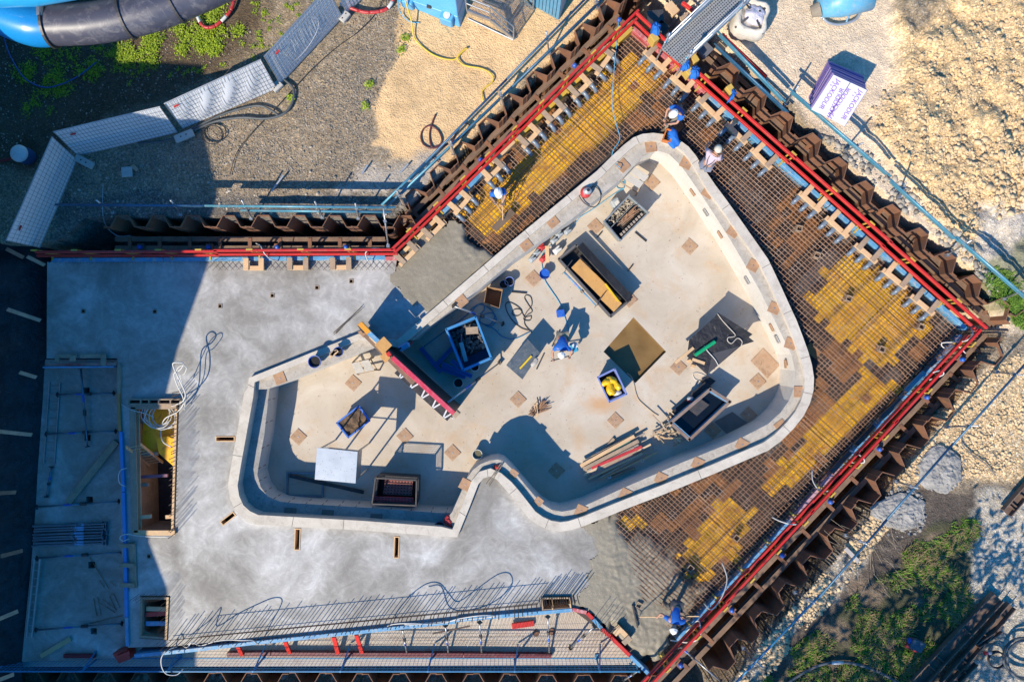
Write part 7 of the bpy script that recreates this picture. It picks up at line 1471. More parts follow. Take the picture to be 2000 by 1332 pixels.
for q, z, w_ in (([k1(480, 440), k1(580, 470), k1(612, 330), k1(590, 295), k1(510, 275)], 1.25, 'hung on red boards left of the gangway'), ([k1(870, 885), k1(920, 915), k1(985, 880), k1(985, 760), k1(905, 750)], 1.3, 'at the foot of the gangway'), ([k1(985, 1000), k1(1090, 1010), k1(1120, 880), k1(1055, 838), k1(1000, 880)], 1.25, 'darker one beside the gangway foot'), ([k1(1480, 1320), k1(1530, 1300), k1(1600, 1210), k1(1580, 1150), k1(1530, 1150), k1(1530, 1230)], 1.25, 'on the yellow bracket past the gangway')):
    P_ = PP(z, q); mid = sum(P_, Vector((0, 0, 0)))/len(P_); mb = MB(); ring = [catmull(P_, True, 5)]; K = len(ring[0])
    mb.v = [tuple(mid+Vector((0, 0, .05)))]; 
    for f, dz in ((.35, .03), (.7, .0), (1.0, -.14)): mb.v += [tuple(lerp(mid, p, f*(1+.08*math.sin(i*2.1)))+Vector((0, 0, dz+.05*math.sin(i*1.7+f*4)))) for i, p in enumerate(ring[0])]
    mb.f = [(0, 1+i, 1+(i+1) % K) for i in range(K)]+[(1+r*K+i, 1+(r+1)*K+i, 1+(r+1)*K+(i+1) % K, 1+r*K+(i+1) % K) for r in range(2) for i in range(K)]
    tag(mb.build('blue_rag', M('blue_cloth', (.012, .16, .56), (.01, .11, .42), .8, scale=5) if z == 1.25 and 'left' in w_ else bpy.data.materials['blue_cloth'], smooth=True, solid=.01), 'blue work shirt '+w_, 'clothing', 'blue shirts hung on the boards')
for x, y, w_ in ((505, 520, 'below the hung shirt'), (1020, 790, 'between two blue shirts'), (950, 950, 'under the darker shirt'), (1490, 1190, 'beside the last blue shirt')): c = P(*k1(x, y), .95); m = MB(); m.box(c, (.20, .28, .5), rz=.6); tag(m.build('yellow_post', M('mustard_timber', (.55, .36, .07), (.5, .32, .08), .6) if x == 505 else bpy.data.materials['mustard_timber'], bevel=.01), 'mustard yellow bracket post '+w_, 'post', 'mustard posts by the gangway')
# big bag
root = thing('bulk_bag', P(1452, 52, .5), 'white bulk bag stuffed with crumpled film beside the gangway', 'bag'); c = P(1453, 54, .5)
mb = MB(); nn_ = 26
for k, (r, z) in enumerate(((.40, 0), (.52, .25), (.56, .6), (.50, .92), (.42, .98), (.34, .82), (.001, .78))):
    for i in range(nn_): a = 2*math.pi*i/nn_; f = 1+.16*mnoise.noise(Vector((math.cos(a)*1.6, math.sin(a)*1.6, z*2)))+.10*math.cos(4*a+.8)*(-1); mb.v.append((c.x+r*f*math.cos(a)*1.05, c.y+r*f*math.sin(a)*1.12, c.z+z+.08*mnoise.noise(Vector((a, z*3, 2)))))
for k in range(6): mb.f += [(k*nn_+i, k*nn_+(i+1) % nn_, (k+1)*nn_+(i+1) % nn_, (k+1)*nn_+i) for i in range(nn_)]
mb.build('sack', M('cream_woven_sack', (.62, .57, .48), (.52, .47, .39), .8, scale=4, dirt=(.35, .28, .2), dirt_amt=.25, bmp=.4, bscale=8, bdist=.05), root, smooth=True)
lump('film', c+Vector((.08, .02, .86)), (.30, .34, .16), M('crumpled_pale_film', (.60, .58, .64), (.46, .43, .52), .25, scale=5, bmp=.8, bscale=9, bdist=.06), None, None, .4, 3, .4).parent = root
bpy.data.objects['film'].location -= root.location
for a in (.5, 2.1, 3.7, 5.3): m = MB(); m.beam(c+Vector((math.cos(a)*.2, math.sin(a)*.2, 1.0)), c+Vector((math.cos(a)*.62, math.sin(a)*.66, .85)), .06, .012); m.build('lifting_strap', steel_dk, root)
# concrete skip
root = thing('concrete_skip', P(1625, 15, .5), 'light blue concrete skip lying with its round hoop on pale ground', 'concrete skip'); k4 = lambda x, y: (1500+x/3.918, y/3.918)
m = MB(); m.tube([P(*k4(400, 70), 1.0), P(*k4(530, 10), 1.05), P(*k4(760, -70), 1.15)], [.28, .52, .62], 20); m.build('cone_body', M('sky_blue_skip', (.13, .40, .58), (.10, .33, .5), .42, dirt=(.45, .42, .36), dirt_amt=.35), root, smooth=True)
m = MB(); m.tube([P(*k4(330, 95), .85), P(*k4(400, 70), .95)], [.18, .24], 16); m.build('outlet', M('cement_crust', (.22, .18, .13), (.3, .26, .2), .9), root)
hp = [P(*k4(x, y), z) for x, y, z in ((420, 140, .65), (460, 175, .58), (530, 190, .55), (600, 180, .55), (670, 150, .58), (710, 90, .65), (730, 30, .8))]; m = MB(); m.tube(catmull(hp, False, 5), .05, 8); m.build('hoop', tubez, root, smooth=True)
m = MB(); m.tube([P(*k4(400, 140), .8), P(*k4(560, 100), 1.0), P(*k4(735, 20), 1.0)], .03, 8); m.build('stay', tubez, root); m = MB(); m.tube([P(*k4(650, 40), .9), P(*k4(600, 170), .6)], .03, 8); m.build('stay', bluep, root)
# stack of insulation boards
root = thing('insulation_pack', P(1640, 170, .6), 'leaning pack of violet insulation boards with printed white face', 'insulation boards')
def k3(x, y): return (1500+x/3.918, y/3.918)
zb, ztp = .55, 1.85
top = [P(*k3(x, y), ztp) for x, y in ((500, 575), (757, 693), (585, 968), (330, 840))]; bot = [P(*k3(x, y), zb) for x, y in ((460, 465), (727, 577), (600, 830), (312, 745))]
vi = M('violet_foam_board', (.17, .11, .36), (.13, .09, .30), .6, scale=3); vi2 = M('pale_violet_foam_board', (.34, .24, .48), (.4, .3, .45), .6, scale=3)
K = 14
for k in range(K):
    f0, f1 = k/K+.006, (k+1)/K-.012; jit = Vector((rnd.uniform(-.025, .025), rnd.uniform(-.02, .02), 0)); lo = [lerp(b_, t_, f0)+jit for b_, t_ in zip(bot, top)]; hi = [lerp(b_, t_, f1)+jit for b_, t_ in zip(bot, top)]
    m = MB(); m.hexa(lo[::-1], hi[::-1]); m.build('board', vi if k % 3 else vi2, root, fixn=True)
fc = [v+Vector((0, 0, .012)) for v in top]; m = MB(); m.hexa([v-Vector((0, 0, .01)) for v in fc], fc); m.build('printed_face', M('pale_lilac_film', (.80, .76, .84), (.72, .67, .78), .35, scale=4), root, fixn=True)
ux = (top[2]-top[1]).normalized(); 
print_m = M('violet_print', (.30, .12, .52), rough=.5)
def print_text(body, c, size, ang, thk=.0):
    cu = bpy.data.curves.new('print', 'FONT'); cu.extrude = .001; cu.body = body; cu.size = size; cu.align_x = 'CENTER'; cu.align_y = 'CENTER'; cu.materials.append(print_m)
    o = bpy.data.objects.new('printed_word', cu); C.objects.link(o); o.parent = root; o.location = c-root.location; o.rotation_euler = (0, 0, ang); dg = bpy.context.evaluated_depsgraph_get(); dg.update(); me = bpy.data.meshes.new_from_object(o.evaluated_get(dg)); o2 = bpy.data.objects.new('printed_word', me); C.objects.link(o2); o2.parent = root; o2.location = o.location; o2.rotation_euler = o.rotation_euler; bpy.data.objects.remove(o)
def onface(u, v): return lerp(lerp(fc[0], fc[1], u), lerp(fc[3], fc[2], u), v)+Vector((0, 0, .006))
ang = math.atan2((fc[0]-fc[3]).y, (fc[0]-fc[3]).x)
print_text('JACKODUR', onface(.20, .48), .20, ang+math.pi); print_text('JACKODUR', onface(.86, .48), .20, ang+math.pi); print_text('JACKODUR', onface(.46, .60), .19, ang+.12); print_text('JACKODUR', onface(.54, .52), .19, ang-.05)
print_text('E  a', onface(.10, .22), .10, ang+math.pi); print_text('E  a', onface(.76, .22), .10, ang+math.pi)
m = MB(); m.beam(onface(.5, 0)-Vector((0, 0, .003)), onface(.5, 1)-Vector((0, 0, .003)), .018, .004); m.build('strap', blk, root)
# ------------------------------------------------------------------ concrete heaps, beams and bits at the lower right
heap_m = M('dumped_concrete', (.36, .34, .31), (.24, .23, .21), .9, scale=4, bmp=.9, bscale=9, bdist=.08)
def dumped(cx, cy, ra, rb, h, label, seed):
    c = P(cx, cy, .5); mb = MB(); mb.ell(c-Vector((0, 0, .02)), (ra, rb, h), 96, 34, half=True); rr = mnoise
    mb.v = [tuple(Vector(c)+(Vector(v)-c)*(1+.22*rr.fractal(Vector(v)*2.1+Vector((seed, 0, 0)), 1, 2, 5))+Vector((0, 0, .045*rr.fractal(Vector(v)*4, .8, 2, 5)+.03*rr.fractal(Vector(v)*13, .7, 2, 3)))) for v in mb.v]; return tag(mb.build('concrete_heap', heap_m, smooth=True), label, 'concrete heap', 'dumped concrete heaps')
dumped(1838, 918, .66, .74, .17, 'larger grey dumped concrete heap crossed by the blue rail', 3); dumped(1758, 1000, .82, .58, .14, 'flatter grey dumped concrete heap touching the dark soil', 8)
sb_ = M('old_brown_steel_section', (.10, .065, .05), (.17, .11, .075), .7, scale=1.5, dirt=(.28, .19, .13), dirt_amt=.45)
hp_ = []
for cx_, cy_, r_ in ((1838, 918, 46), (1758, 1000, 52)): hp_ += zone_pts([(cx_+r_*1.15*math.cos(a), cy_+r_*.95*math.sin(a)) for a in np.linspace(0, 5.9, 12)], 420, .015, .07, cx_, 3)
scatter('rubble', hp_, heap_m, RP)
def section(a, b, wd, label, z=.62):
    rt = thing('steel_section', P(*a, z), label, 'steel beam', 'old steel sections on the soil'); A, B = P(*a, z), P(*b, z); d = (B-A).normalized(); n_ = Vector((-d.y, d.x, 0))
    m = MB(); m.beam(A, B, wd, .03); m.build('web', sb_, rt)
    for s_ in (-1, 1): m = MB(); m.beam(A+n_*s_*wd*.5+Vector((0, 0, .08)), B+n_*s_*wd*.5+Vector((0, 0, .08)), .03, .2); m.build('flange', sb_, rt)
    for k in (.2, .3, .62): m = MB(); m.beam(lerp(A, B, k)-n_*wd*.46+Vector((0, 0, .05)), lerp(A, B, k)+n_*wd*.46+Vector((0, 0, .05)), .04, .10); m.build('stiffener', sb_, rt)
section((1785, 1335), (1945, 1163), .40, 'long brown steel section beside the grass'); section((1840, 1335), (1972, 1180), .26, 'thinner brown steel section next to the long one'); section((1905, 1258), (1950, 1228), .12, 'short thin brown section on the pale ground'); section((1850, 1340), (1900, 1290), .2, 'stub of brown section at the frame bottom'); section((1962, 1000), (2010, 945), .3, 'brown steel section at the right frame edge')
hose('black_hose', [P(*t(3, 3, x, y), .62) for x, y in ((120, 1360), (250, 1270), (380, 1205), (480, 1182), (560, 1178), (660, 1190), (780, 1225), (900, 1280), (1010, 1345))], .05, M('grey_black_hose', (.06, .07, .075), (.1, .11, .115), .5), 'thick black hose arching through the grass', 'hose')
m = MB(); m.tube([P(*t(3, 3, 485, 1182), .63), P(*t(3, 3, 575, 1180), .63)], .062, 10); tag(m.build('hose_coupling', tubez, smooth=True), 'shiny coupling on the thick black hose', 'coupling')
c = P(1994, 1282, .62); hose('black_hose', [c+Vector((.62*math.cos(a), .62*math.sin(a), .03*a)) for a in np.linspace(0, 12, 44)], .045, bpy.data.materials['grey_black_hose'], 'big coil of black hose at the right frame edge', 'hose', k=0)
c = P(1944, 1286, .6); hose('black_cable', [c+Vector((.26*math.cos(a), .26*math.sin(a), .01*a)) for a in np.linspace(0, 15, 50)], .022, blk, 'small coil of black cable with a red plug', 'cable', k=0); m = MB(); m.cyl(P(1922, 1275, .66), P(1929, 1275, .66), .06, n=10); pl_ = tag(m.build('red_plug', redc), 'red and white plug of the small cable coil', 'plug'); m = MB(); m.cyl(P(1929, 1275, .66), P(1938, 1276, .66), .05, n=10); m.build('white_collar', whitec, pl_)
root = thing('power_box', P(1787, 1258, .55), 'small tilted dark power box with red base in grass', 'power box'); c = P(1789, 1258, .75); Mx = Matrix.Rotation(-.45, 3, 'Z') @ Matrix.Rotation(.25, 3, 'X'); m = MB(); m.box(c+Vector((0, 0, .06)), (.42, .34, .16), M=Mx); m.build('lid', M('dark_blue_grey_plastic', (.05, .08, .11), rough=.4), root, bevel=.02); m = MB(); m.box(c-Vector((.02, .05, .08)), (.44, .36, .12), M=Mx); m.build('base', redc, root, bevel=.02); m = MB(); m.box(c+Vector((-.2, .12, .0)), (.08, .14, .12), M=Mx); m.build('blue_side', plas_blue, root)
loose([(t(3, 3, 590, 305), t(3, 3, 695, 412))], .60, .13, .05, M('bleached_board', (.48, .42, .37), rough=.8), 'bleached_board', ['short bleached board on gravel under the blue rail'], 'board', None)
hose('grey_cable', [P(*t(2, 3, x, y), .55) for x, y in ((1480, 740), (1490, 820), (1560, 890), (1660, 960), (1740, 1050))], .02, M('grey_cable_skin', (.16, .15, .14), rough=.6), 'grey cable lying over pale rubble by the concrete heaps', 'cable')
# ------------------------------------------------------------------ hoses and bits on the gravel yard
hose('yellow_cable', [P(760+x/6.66, y/6.66, .52+zz) for x, y, zz in ((205, -40, .8), (215, 20, .6), (245, 130, .4), (290, 280, .2), (310, 420, .06), (340, 520, .03), (440, 620, .02), (560, 710, .02), (700, 765, .02), (830, 780, .02), (885, 755, .03), (930, 700, .04), (990, 650, .03), (1015, 632, .03), (985, 640, .04), (930, 690, .05), (890, 745, .05), (900, 790, .03), (960, 845, .02), (1050, 870, .02), (1180, 890, .02), (1280, 930, .02), (1350, 1000, .03), (1340, 1070, .02), (1250, 1145, .02), (1205, 1210, .02), (1225, 1320, .02))], .024, M('yellow_cable_skin', (.72, .50, .04), (.62, .42, .05), .5), 'yellow cable winding over the sand from the blue tank', 'cable')
mar = M('maroon_hose_rubber', (.10, .025, .03), (.14, .04, .04), .5)
hose('maroon_hose', [P(*t(0, 1, x, y), .54) for x, y in ((1375, 875), (1345, 950), (1328, 1040), (1350, 1130), (1420, 1090), (1400, 1010), (1340, 965), (1285, 985), (1262, 1040), (1280, 1105), (1340, 1135), (1420, 1120), (1500, 1080), (1540, 1000), (1600, 945), (1640, 980), (1560, 1060), (1460, 1110), (1390, 1150), (1350, 1200), (1400, 1240))], .024, mar, 'maroon hose looped on sand beside the blue rail', 'hose')
bh = bpy.data.materials['grey_black_hose']
hose('black_hose', [P(x, y, .56) for x, y in ((352, 262), (380, 254), (420, 238), (470, 230), (520, 232), (555, 222), (572, 198), (572, 172), (550, 152))], .042, bh, 'thick black hose along the foot of the white fence', 'hose')
hose('black_hose', [P(x, y, .56) for x, y in ((270, 280), (330, 274), (380, 250), (440, 222), (500, 207), (530, 216), (545, 228))], .038, bh, 'thinner black hose crossing behind the fence foot', 'hose')
c = P(416, 264, .54); hose('black_cable', [c+Vector((.33*math.cos(a)*(1+.1*math.sin(a*.7)), .30*math.sin(a), .004*a)) for a in np.linspace(0, 19, 70)], .012, blk, 'thin black cable coil on gravel by the fence', 'cable', k=0)
hose('black_cable', [P(x, y, .52) for x, y in ((752, -10), (735, 25), (700, 62), (655, 95), (610, 135), (575, 172), (535, 215), (490, 262), (462, 300), (448, 345))], .012, blk, 'long thin black cable crossing the gravel yard', 'cable')
def banded(pts, r, label):
    P_ = catmull([P(x, y, .62) for x, y in pts], False, 6); root = thing('barrier_hose', P_[0], label, 'barrier tube', 'red and white barrier tubes'); k = 5
    for i in range(0, len(P_)-1, k): m = MB(); m.tube(P_[i:i+k+1], r, 8); m.build('band', redc if (i//k) % 5 else whitec, root, smooth=True)
banded([(386, 34), (392, 46), (402, 54), (416, 53), (430, 44), (442, 32), (452, 18), (460, -6)], .055, 'red and white barrier tube curling through green weeds'); banded([(665, 8), (684, 16), (710, 24), (735, 24), (755, 18), (766, 4), (772, -14)], .06, 'red and white barrier tube by the blue tank container')
hose('blue_hose', [P(x, y, .56) for x, y in ((3, 45), (12, 90), (28, 125), (50, 155), (85, 171), (120, 165), (155, 148), (188, 122))], .024, M('navy_hose', (.02, .09, .28), rough=.5), 'dark blue hose bowed across the shaded soil', 'hose')
root = thing('lidded_barrel', P(55, 306, .5), 'blue barrel with a white lid beside the fence panel', 'barrel'); c = P(58, 308, .5); m = MB(); m.lathe([(.001, 0), (.24, 0), (.27, .2), (.25, .55)], c, 20); m.build('drum', M('navy_blue_drum', (.02, .09, .24), rough=.4), root, smooth=True); m = MB(); m.lathe([(.27, .52), (.27, .58), (.22, .63), (.001, .65)], c, 20); m.build('lid', whitec, root, smooth=True)
hose('red_hose', [P(x, y, .6) for x, y in ((-10, 316), (10, 313), (28, 308), (38, 304))], .045, M('dark_red_rubber', (.20, .015, .02), rough=.6), 'dark red hose reaching the white lidded barrel', 'hose')
for (x, y), s_, a, w_ in (((248, 336), (.34, .32, .06), .05, 'pale square slab on gravel in the shade'), ((263, 328), (.24, .12, .05), -.7, 'brown tilted slab behind the pale square one')): m = MB(); m.box(P(x, y, .60), s_, rz=a); tag(m.build('paving_slab', foot_m if s_[0] > .3 else pine_w, bevel=.012), w_, 'slab', 'loose slabs on the gravel')
hose('white_cable', [P(*t(1, 0, x, y), zz) for x, y, zz in ((790, 120, .6), (785, 200, .55), (785, 290, .6), (790, 370, .4), (810, 430, 0), (850, 480, -.2), (910, 515, -.3), (1000, 510, -.3))], .012, M('grey_white_cable', (.4, .42, .44), rough=.5), 'pale thin cable hanging into the grey trench', 'cable')
for a, b, w_ in ((t(1, 1, 120, 170), t(1, 1, 210, 50), 'at the gravel end'), (t(0, 1, 810, 1332), t(0, 1, 855, 1260), 'in the middle of the pale patch'), (t(0, 1, 1095, 1332), t(0, 1, 1165, 1255), 'nearest the maroon hose')): m = MB(); m.tube([P(*a, .55), P(*b, .62)], .03, 8); tag(m.build('steel_peg', tubez if '1332' else zinc), 'short steel peg lying on the ground, one '+w_, 'peg', 'steel pegs on the ground')
# white loops at the rod studded formwork
for pts, w_ in ((((1896, 640, .4), (1900, 652, .7), (1890, 664, .8), (1872, 668, .5), (1840, 670, .3), (1846, 680, .3), (1870, 676, .5), (1886, 690, .4)), 'at the far right corner'), (((1802, 740, .3), (1822, 728, .6), (1838, 724, .6), (1842, 732, .5), (1815, 742, .3)), 'past the teal plate'), (((1660, 880, .2), (1678, 888, .5), (1688, 898, .6), (1684, 904, .5), (1655, 902, .3)), 'beside the black plate'), (((1586, 918, .1), (1588, 940, .3), (1602, 958, .5), (1620, 958, .5), (1630, 952, .3)), 'at the pink formwork piece'), (((1410, 1098, .2), (1420, 1130, .5), (1410, 1165, .7), (1390, 1190, .7), (1375, 1178, .3)), 'high above the raking worker'), (((1340, 1235, .2), (1362, 1212, .6), (1368, 1225, .7), (1366, 1245, .7), (1345, 1254, .5), (1310, 1250, .2)), 'just beside the raking worker'), (((1508, 1010, .2), (1525, 1018, .5), (1548, 1024, .7), (1568, 1020, .6), (1572, 1014, .3)), 'between pink formwork and steel tube')):
    hose('white_cable', [P(x, y, z) for x, y, z in pts], .020, white_p, 'white cable loop over red boards '+w_, 'cable', 'white loops over the red boards')
hose('white_cable', [P(*t(1, 1, x, y), z) for x, y, z in ((0, 570, .3), (35, 590, .7), (60, 640, .8), (110, 690, .5), (170, 705, .1))], .018, white_p, 'white cable loop over trench boards near the first box', 'cable'); hose('white_cable', [P(*t(1, 1, x, y), z) for x, y, z in ((945, 610, .3), (890, 610, .8), (840, 640, .9), (850, 690, .6), (875, 730, .1))], .018, white_p, 'white cable loop over trench boards near their bend', 'cable')
# ------------------------------------------------------------------ green things
def leafmat(name, c1, c2):
    m, n, b = nodes_of(name); gi = N(n, 'ShaderNodeNewGeometry'); r = ramp(n, gi.outputs['Random Per Island'], [(0, c1), (1, c2)]); L(n, r.outputs['Color'], b.inputs['Base Color']); b.inputs['Roughness'].default_value = .6; b.inputs['Specular IOR Level'].default_value = .25
    b.inputs['Transmission Weight'].default_value = 0.0; return m
weed_m = leafmat('weed_leaf', (.12, .20, .012), (.36, .46, .03)); grass_m = leafmat('grass_blade', (.055, .135, .012), (.19, .31, .04)); dry_m = leafmat('dry_blade', (.30, .22, .11), (.18, .12, .06)); crown_m = leafmat('tree_leaf', (.04, .07, .015), (.09, .12, .03))
def leaves(mb, c, r, n, size, rr, up=.5):
    for i in range(n):
        d = Vector((rr.gauss(0, 1), rr.gauss(0, 1), abs(rr.gauss(0, up)))); p = c+Vector((d.x*r*.5, d.y*r*.5, d.z*r*.5)); a = rr.random()*6.28; s_ = size*rr.uniform(.6, 1.3); t1 = Vector((math.cos(a), math.sin(a), rr.uniform(-.5, .6))).normalized()*s_; t2 = Vector((-math.sin(a), math.cos(a), rr.uniform(-.4, .4))).normalized()*s_*.45
        mb.add([p-t1*.5, p+t2*.5, p+t1*.6, p-t2*.5], [(0, 1, 2, 3)])
rr = random.Random(21); wmb = MB()
wz = PP(.5, [(222, 128), (232, 92), (255, 80), (300, 62), (355, 40), (395, 10), (430, 8), (470, 28), (478, 60), (440, 85), (420, 105), (370, 95), (330, 110), (290, 128), (240, 138)])
def cluster(poly, count, rmin, rmax, per, size, mb):
    x0, x1 = min(p.x for p in poly), max(p.x for p in poly); y0, y1 = min(p.y for p in poly), max(p.y for p in poly); k = 0; tries = 0
    while k < count and tries < count*20:
        tries += 1; x, y = rr.uniform(x0, x1), rr.uniform(y0, y1)
        if not inpoly(x, y, poly) or mnoise.noise(Vector((x*1.5, y*1.5, 3))) < -.12: continue
        r = rr.uniform(rmin, rmax); leaves(mb, Vector((x, y, ground_z(x, y)+.02)), r, int(per*r/rmax), size, rr); k += 1
cluster(wz, 130, .10, .26, 62, .075, wmb)
cluster(PP(.5, [(60, 85), (230, 92), (240, 140), (150, 200), (60, 230), (20, 150)]), 90, .08, .24, 46, .07, wmb)
cluster(PP(.5, [(470, 10), (640, -10), (560, 60), (500, 130), (470, 130)]), 26, .05, .13, 30, .06, wmb)
cluster(PP(.5, [(230, 130), (480, 100), (440, 130), (250, 170)]), 22, .05, .12, 26, .06, wmb)
tag(wmb.build('weeds', weed_m), 'bright green low weeds spreading under the water slide', None, None, 'stuff')
for k, (x, y) in enumerate(((792, 76), (784, 98), (722, 166), (713, 208), (568, 192))):
    mb = MB(); p = P(x, y, .52); leaves(mb, p, .13, 60, .08, rr); tag(mb.build('weed_plant', weed_m), ['tiny weed on sand below the yellow cable', 'tiny weed with a yellow bloom on the sand edge', 'lone weed in the middle of the gravel yard', 'smallest weed on gravel near the sand', 'weed tuft by the thick black hose end'][k], 'weed', 'lone weeds in the yard')
def blades(name, poly_px, n, lmin, lmax, mat, label, seed, wdt=.012):
    rs = random.Random(seed); poly = PP(.5, poly_px); x0, x1 = min(p.x for p in poly), max(p.x for p in poly); y0, y1 = min(p.y for p in poly), max(p.y for p in poly); mb = MB(); k = 0; tr = 0
    while k < n and tr < n*12:
        tr += 1; x, y = rs.uniform(x0, x1), rs.uniform(y0, y1)
        if not inpoly(x, y, poly): continue
        nz = mnoise.fractal(Vector((x*.9, y*.9, 4.0)), 1, 2, 3)
        if nz < rs.uniform(-.15, .32): continue
        a = mnoise.noise(Vector((x*.8, y*.8, 9)))*6+rs.gauss(0, .8); l_ = rs.uniform(lmin, lmax)*(1+nz*.4); d = Vector((math.cos(a), math.sin(a), 0)); s_ = Vector((-d.y, d.x, 0))*wdt; p = Vector((x, y, ground_z(x, y)-.01)); q = p+d*l_*.45+Vector((0, 0, l_*.62)); e = p+d*l_*.95+Vector((0, 0, l_*.55))
        mb.add([p-s_, p+s_, q+s_*.8, q-s_*.8, e], [(0, 1, 2, 3), (3, 2, 4)]); k += 1
    return tag(mb.build(name, mat), label, None, None, 'stuff')
GP = [(1475, 1345), (1560, 1255), (1640, 1195), (1690, 1130), (1760, 1085), (1800, 1040), (1850, 1010), (1905, 1015), (1912, 1060), (1880, 1120), (1895, 1180), (1868, 1240), (1800, 1320), (1770, 1345)]
blades('grass', GP, 15000, .06, .19, grass_m, 'dappled green grass on the dark slope', 5)
blades('grass', GP, 4200, .08, .30, dry_m, 'dry straw stalks among the green grass', 6, .010)
blades('grass', [(1955, 470), (2010, 480), (2010, 640), (1975, 610), (1900, 560)], 1200, .10, .25, grass_m, 'grass strip beyond the blue tube rail at the right', 7)
blades('grass', [(1965, 590), (2010, 590), (2010, 650), (1985, 640)], 900, .12, .3, grass_m, 'grass clump beside the short pile return', 8)
stk = MB()
for i in range(60):
    x, y = rr.uniform(1640, 1800), rr.uniform(1010, 1180); p = P(x, y, .55); a = rr.gauss(2.4, .5); stk.tube([p, p+Vector((math.cos(a), math.sin(a), 0))*rr.uniform(.2, .9)+Vector((0, 0, rr.uniform(0, .15)))], .006, 4, cap=False)
tag(stk.build('dry_twigs', M('bleached_twig', (.34, .27, .19), rough=.9)), 'bleached dry twigs strewn over dark soil', None, None, 'stuff')
# broadleaf trees beyond the frame edge that dapple the grass
def tree(x, y, h, r, seed, label, n=760):
    rt = thing('broadleaf_tree', (x, y, .4), label, 'tree', 'trees beyond the grass'); rs = random.Random(seed); m = MB(); m.tube([Vector((x, y, .3)), Vector((x+.1, y, h*.35)), Vector((x, y+.15, h*.7))], [.24, .18, .07], 8)
    for k in range(9): a = k*.7+seed; z0 = h*(.3+.05*k); e = Vector((x+math.cos(a)*r*.75, y+math.sin(a)*r*.75, z0+r*.5)); m.tube([Vector((x+.08, y+.05, z0)), lerp(Vector((x, y, z0)), e, .5)+Vector((0, 0, .2)), e], [.09, .06, .025], 6)
    m.build('trunk', rust_wood, rt); mb = MB(); cl = []
    for k in range(46):
        a, b_ = rs.random()*6.28, math.acos(rs.uniform(-.5, 1)); rad = r*rs.uniform(.45, 1.0); cl.append(Vector((x+rad*math.sin(b_)*math.cos(a), y+rad*math.sin(b_)*math.sin(a), h*.72+rad*.8*math.cos(b_))))
    for k in range(n): c = rs.choice(cl); leaves(mb, c, r*.42, 1, .30, rs, 1.0)
    mb.build('crown', crown_m, rt)
tree(5.2, -15.2, 8.5, 2.6, 3, 'broadleaf tree beyond the frame dappling the grass slope'); tree(9.6, -14.6, 8.0, 2.5, 9, 'broader tree beyond the frame shading the steel sections'); tree(8.8, -17.8, 9.5, 2.6, 5, 'farther tree beyond the frame behind two others'); tree(12.4, -11.6, 6.0, 1.9, 12, 'low tree beyond the frame by the hose coils', 330)
# ------------------------------------------------------------------ people
skin_m = M('skin', (.46, .25, .17), (.40, .21, .14), .55, scale=6)
helmet_m = M('white_helmet', (.78, .78, .76), (.70, .70, .68), .3, scale=4)
cream_h = M('cream_helmet', (.66, .60, .46), (.58, .52, .40), .35, scale=4)
shirt_b = M('blue_tshirt', (.012, .14, .52), (.010, .10, .40), .8, scale=6, var=.2)
shirt_p = M('pink_striped_shirt', (.52, .42, .46), (.40, .34, .40), .8, scale=9)
trou_g = M('grey_blue_trousers', (.20, .22, .28), (.15, .165, .215), .85, scale=6, var=.2)
trou_d = M('dark_work_trousers', (.05, .055, .07), (.09, .08, .075), .85, scale=6)
trou_k = M('khaki_work_trousers', (.32, .27, .18), (.20, .18, .15), .85, scale=5)
boot_m = M('brown_boot', (.16, .11, .07), (.10, .075, .05), .7); glove_m = M('grey_glove', (.10, .10, .10), rough=.8)
def skinned(name, chains, mat, parent, sub=1):
    """chains: lists of (point, radius); points shared by identity of position"""
    key = {}; V = []; Rr = []; E = []
    for ch in chains:
        prev = None
        for p, r in ch:
            k = tuple(round(c, 4) for c in p)
            if k not in key: key[k] = len(V); V.append(Vector(p)); Rr.append(r)
            i = key[k]
            if prev is not None and prev != i: E.append((prev, i))
            prev = i
    off = wloc(parent); me = bpy.data.meshes.new(name); me.from_pydata([v-off for v in V], E, []); me.materials.append(mat); o = bpy.data.objects.new(name, me); C.objects.link(o)
    if parent is not None: o.parent = parent
    o.modifiers.new('skin', 'SKIN')
    if not me.skin_vertices: raise RuntimeError('no skin layer')
    for i, sv in enumerate(me.skin_vertices[0].data): sv.radius = (Rr[i], Rr[i]); sv.use_root = i == 0
    if sub: s_ = o.modifiers.new('smooth', 'SUBSURF'); s_.levels = sub; s_.render_levels = sub
    dg = bpy.context.evaluated_depsgraph_get(); dg.update(); ev = o.evaluated_get(dg); m2 = bpy.data.meshes.new_from_object(ev); m2.materials.clear(); m2.materials.append(mat); o.modifiers.clear(); o.data = m2
    m2.polygons.foreach_set('use_smooth', [True]*len(m2.polygons)); return o
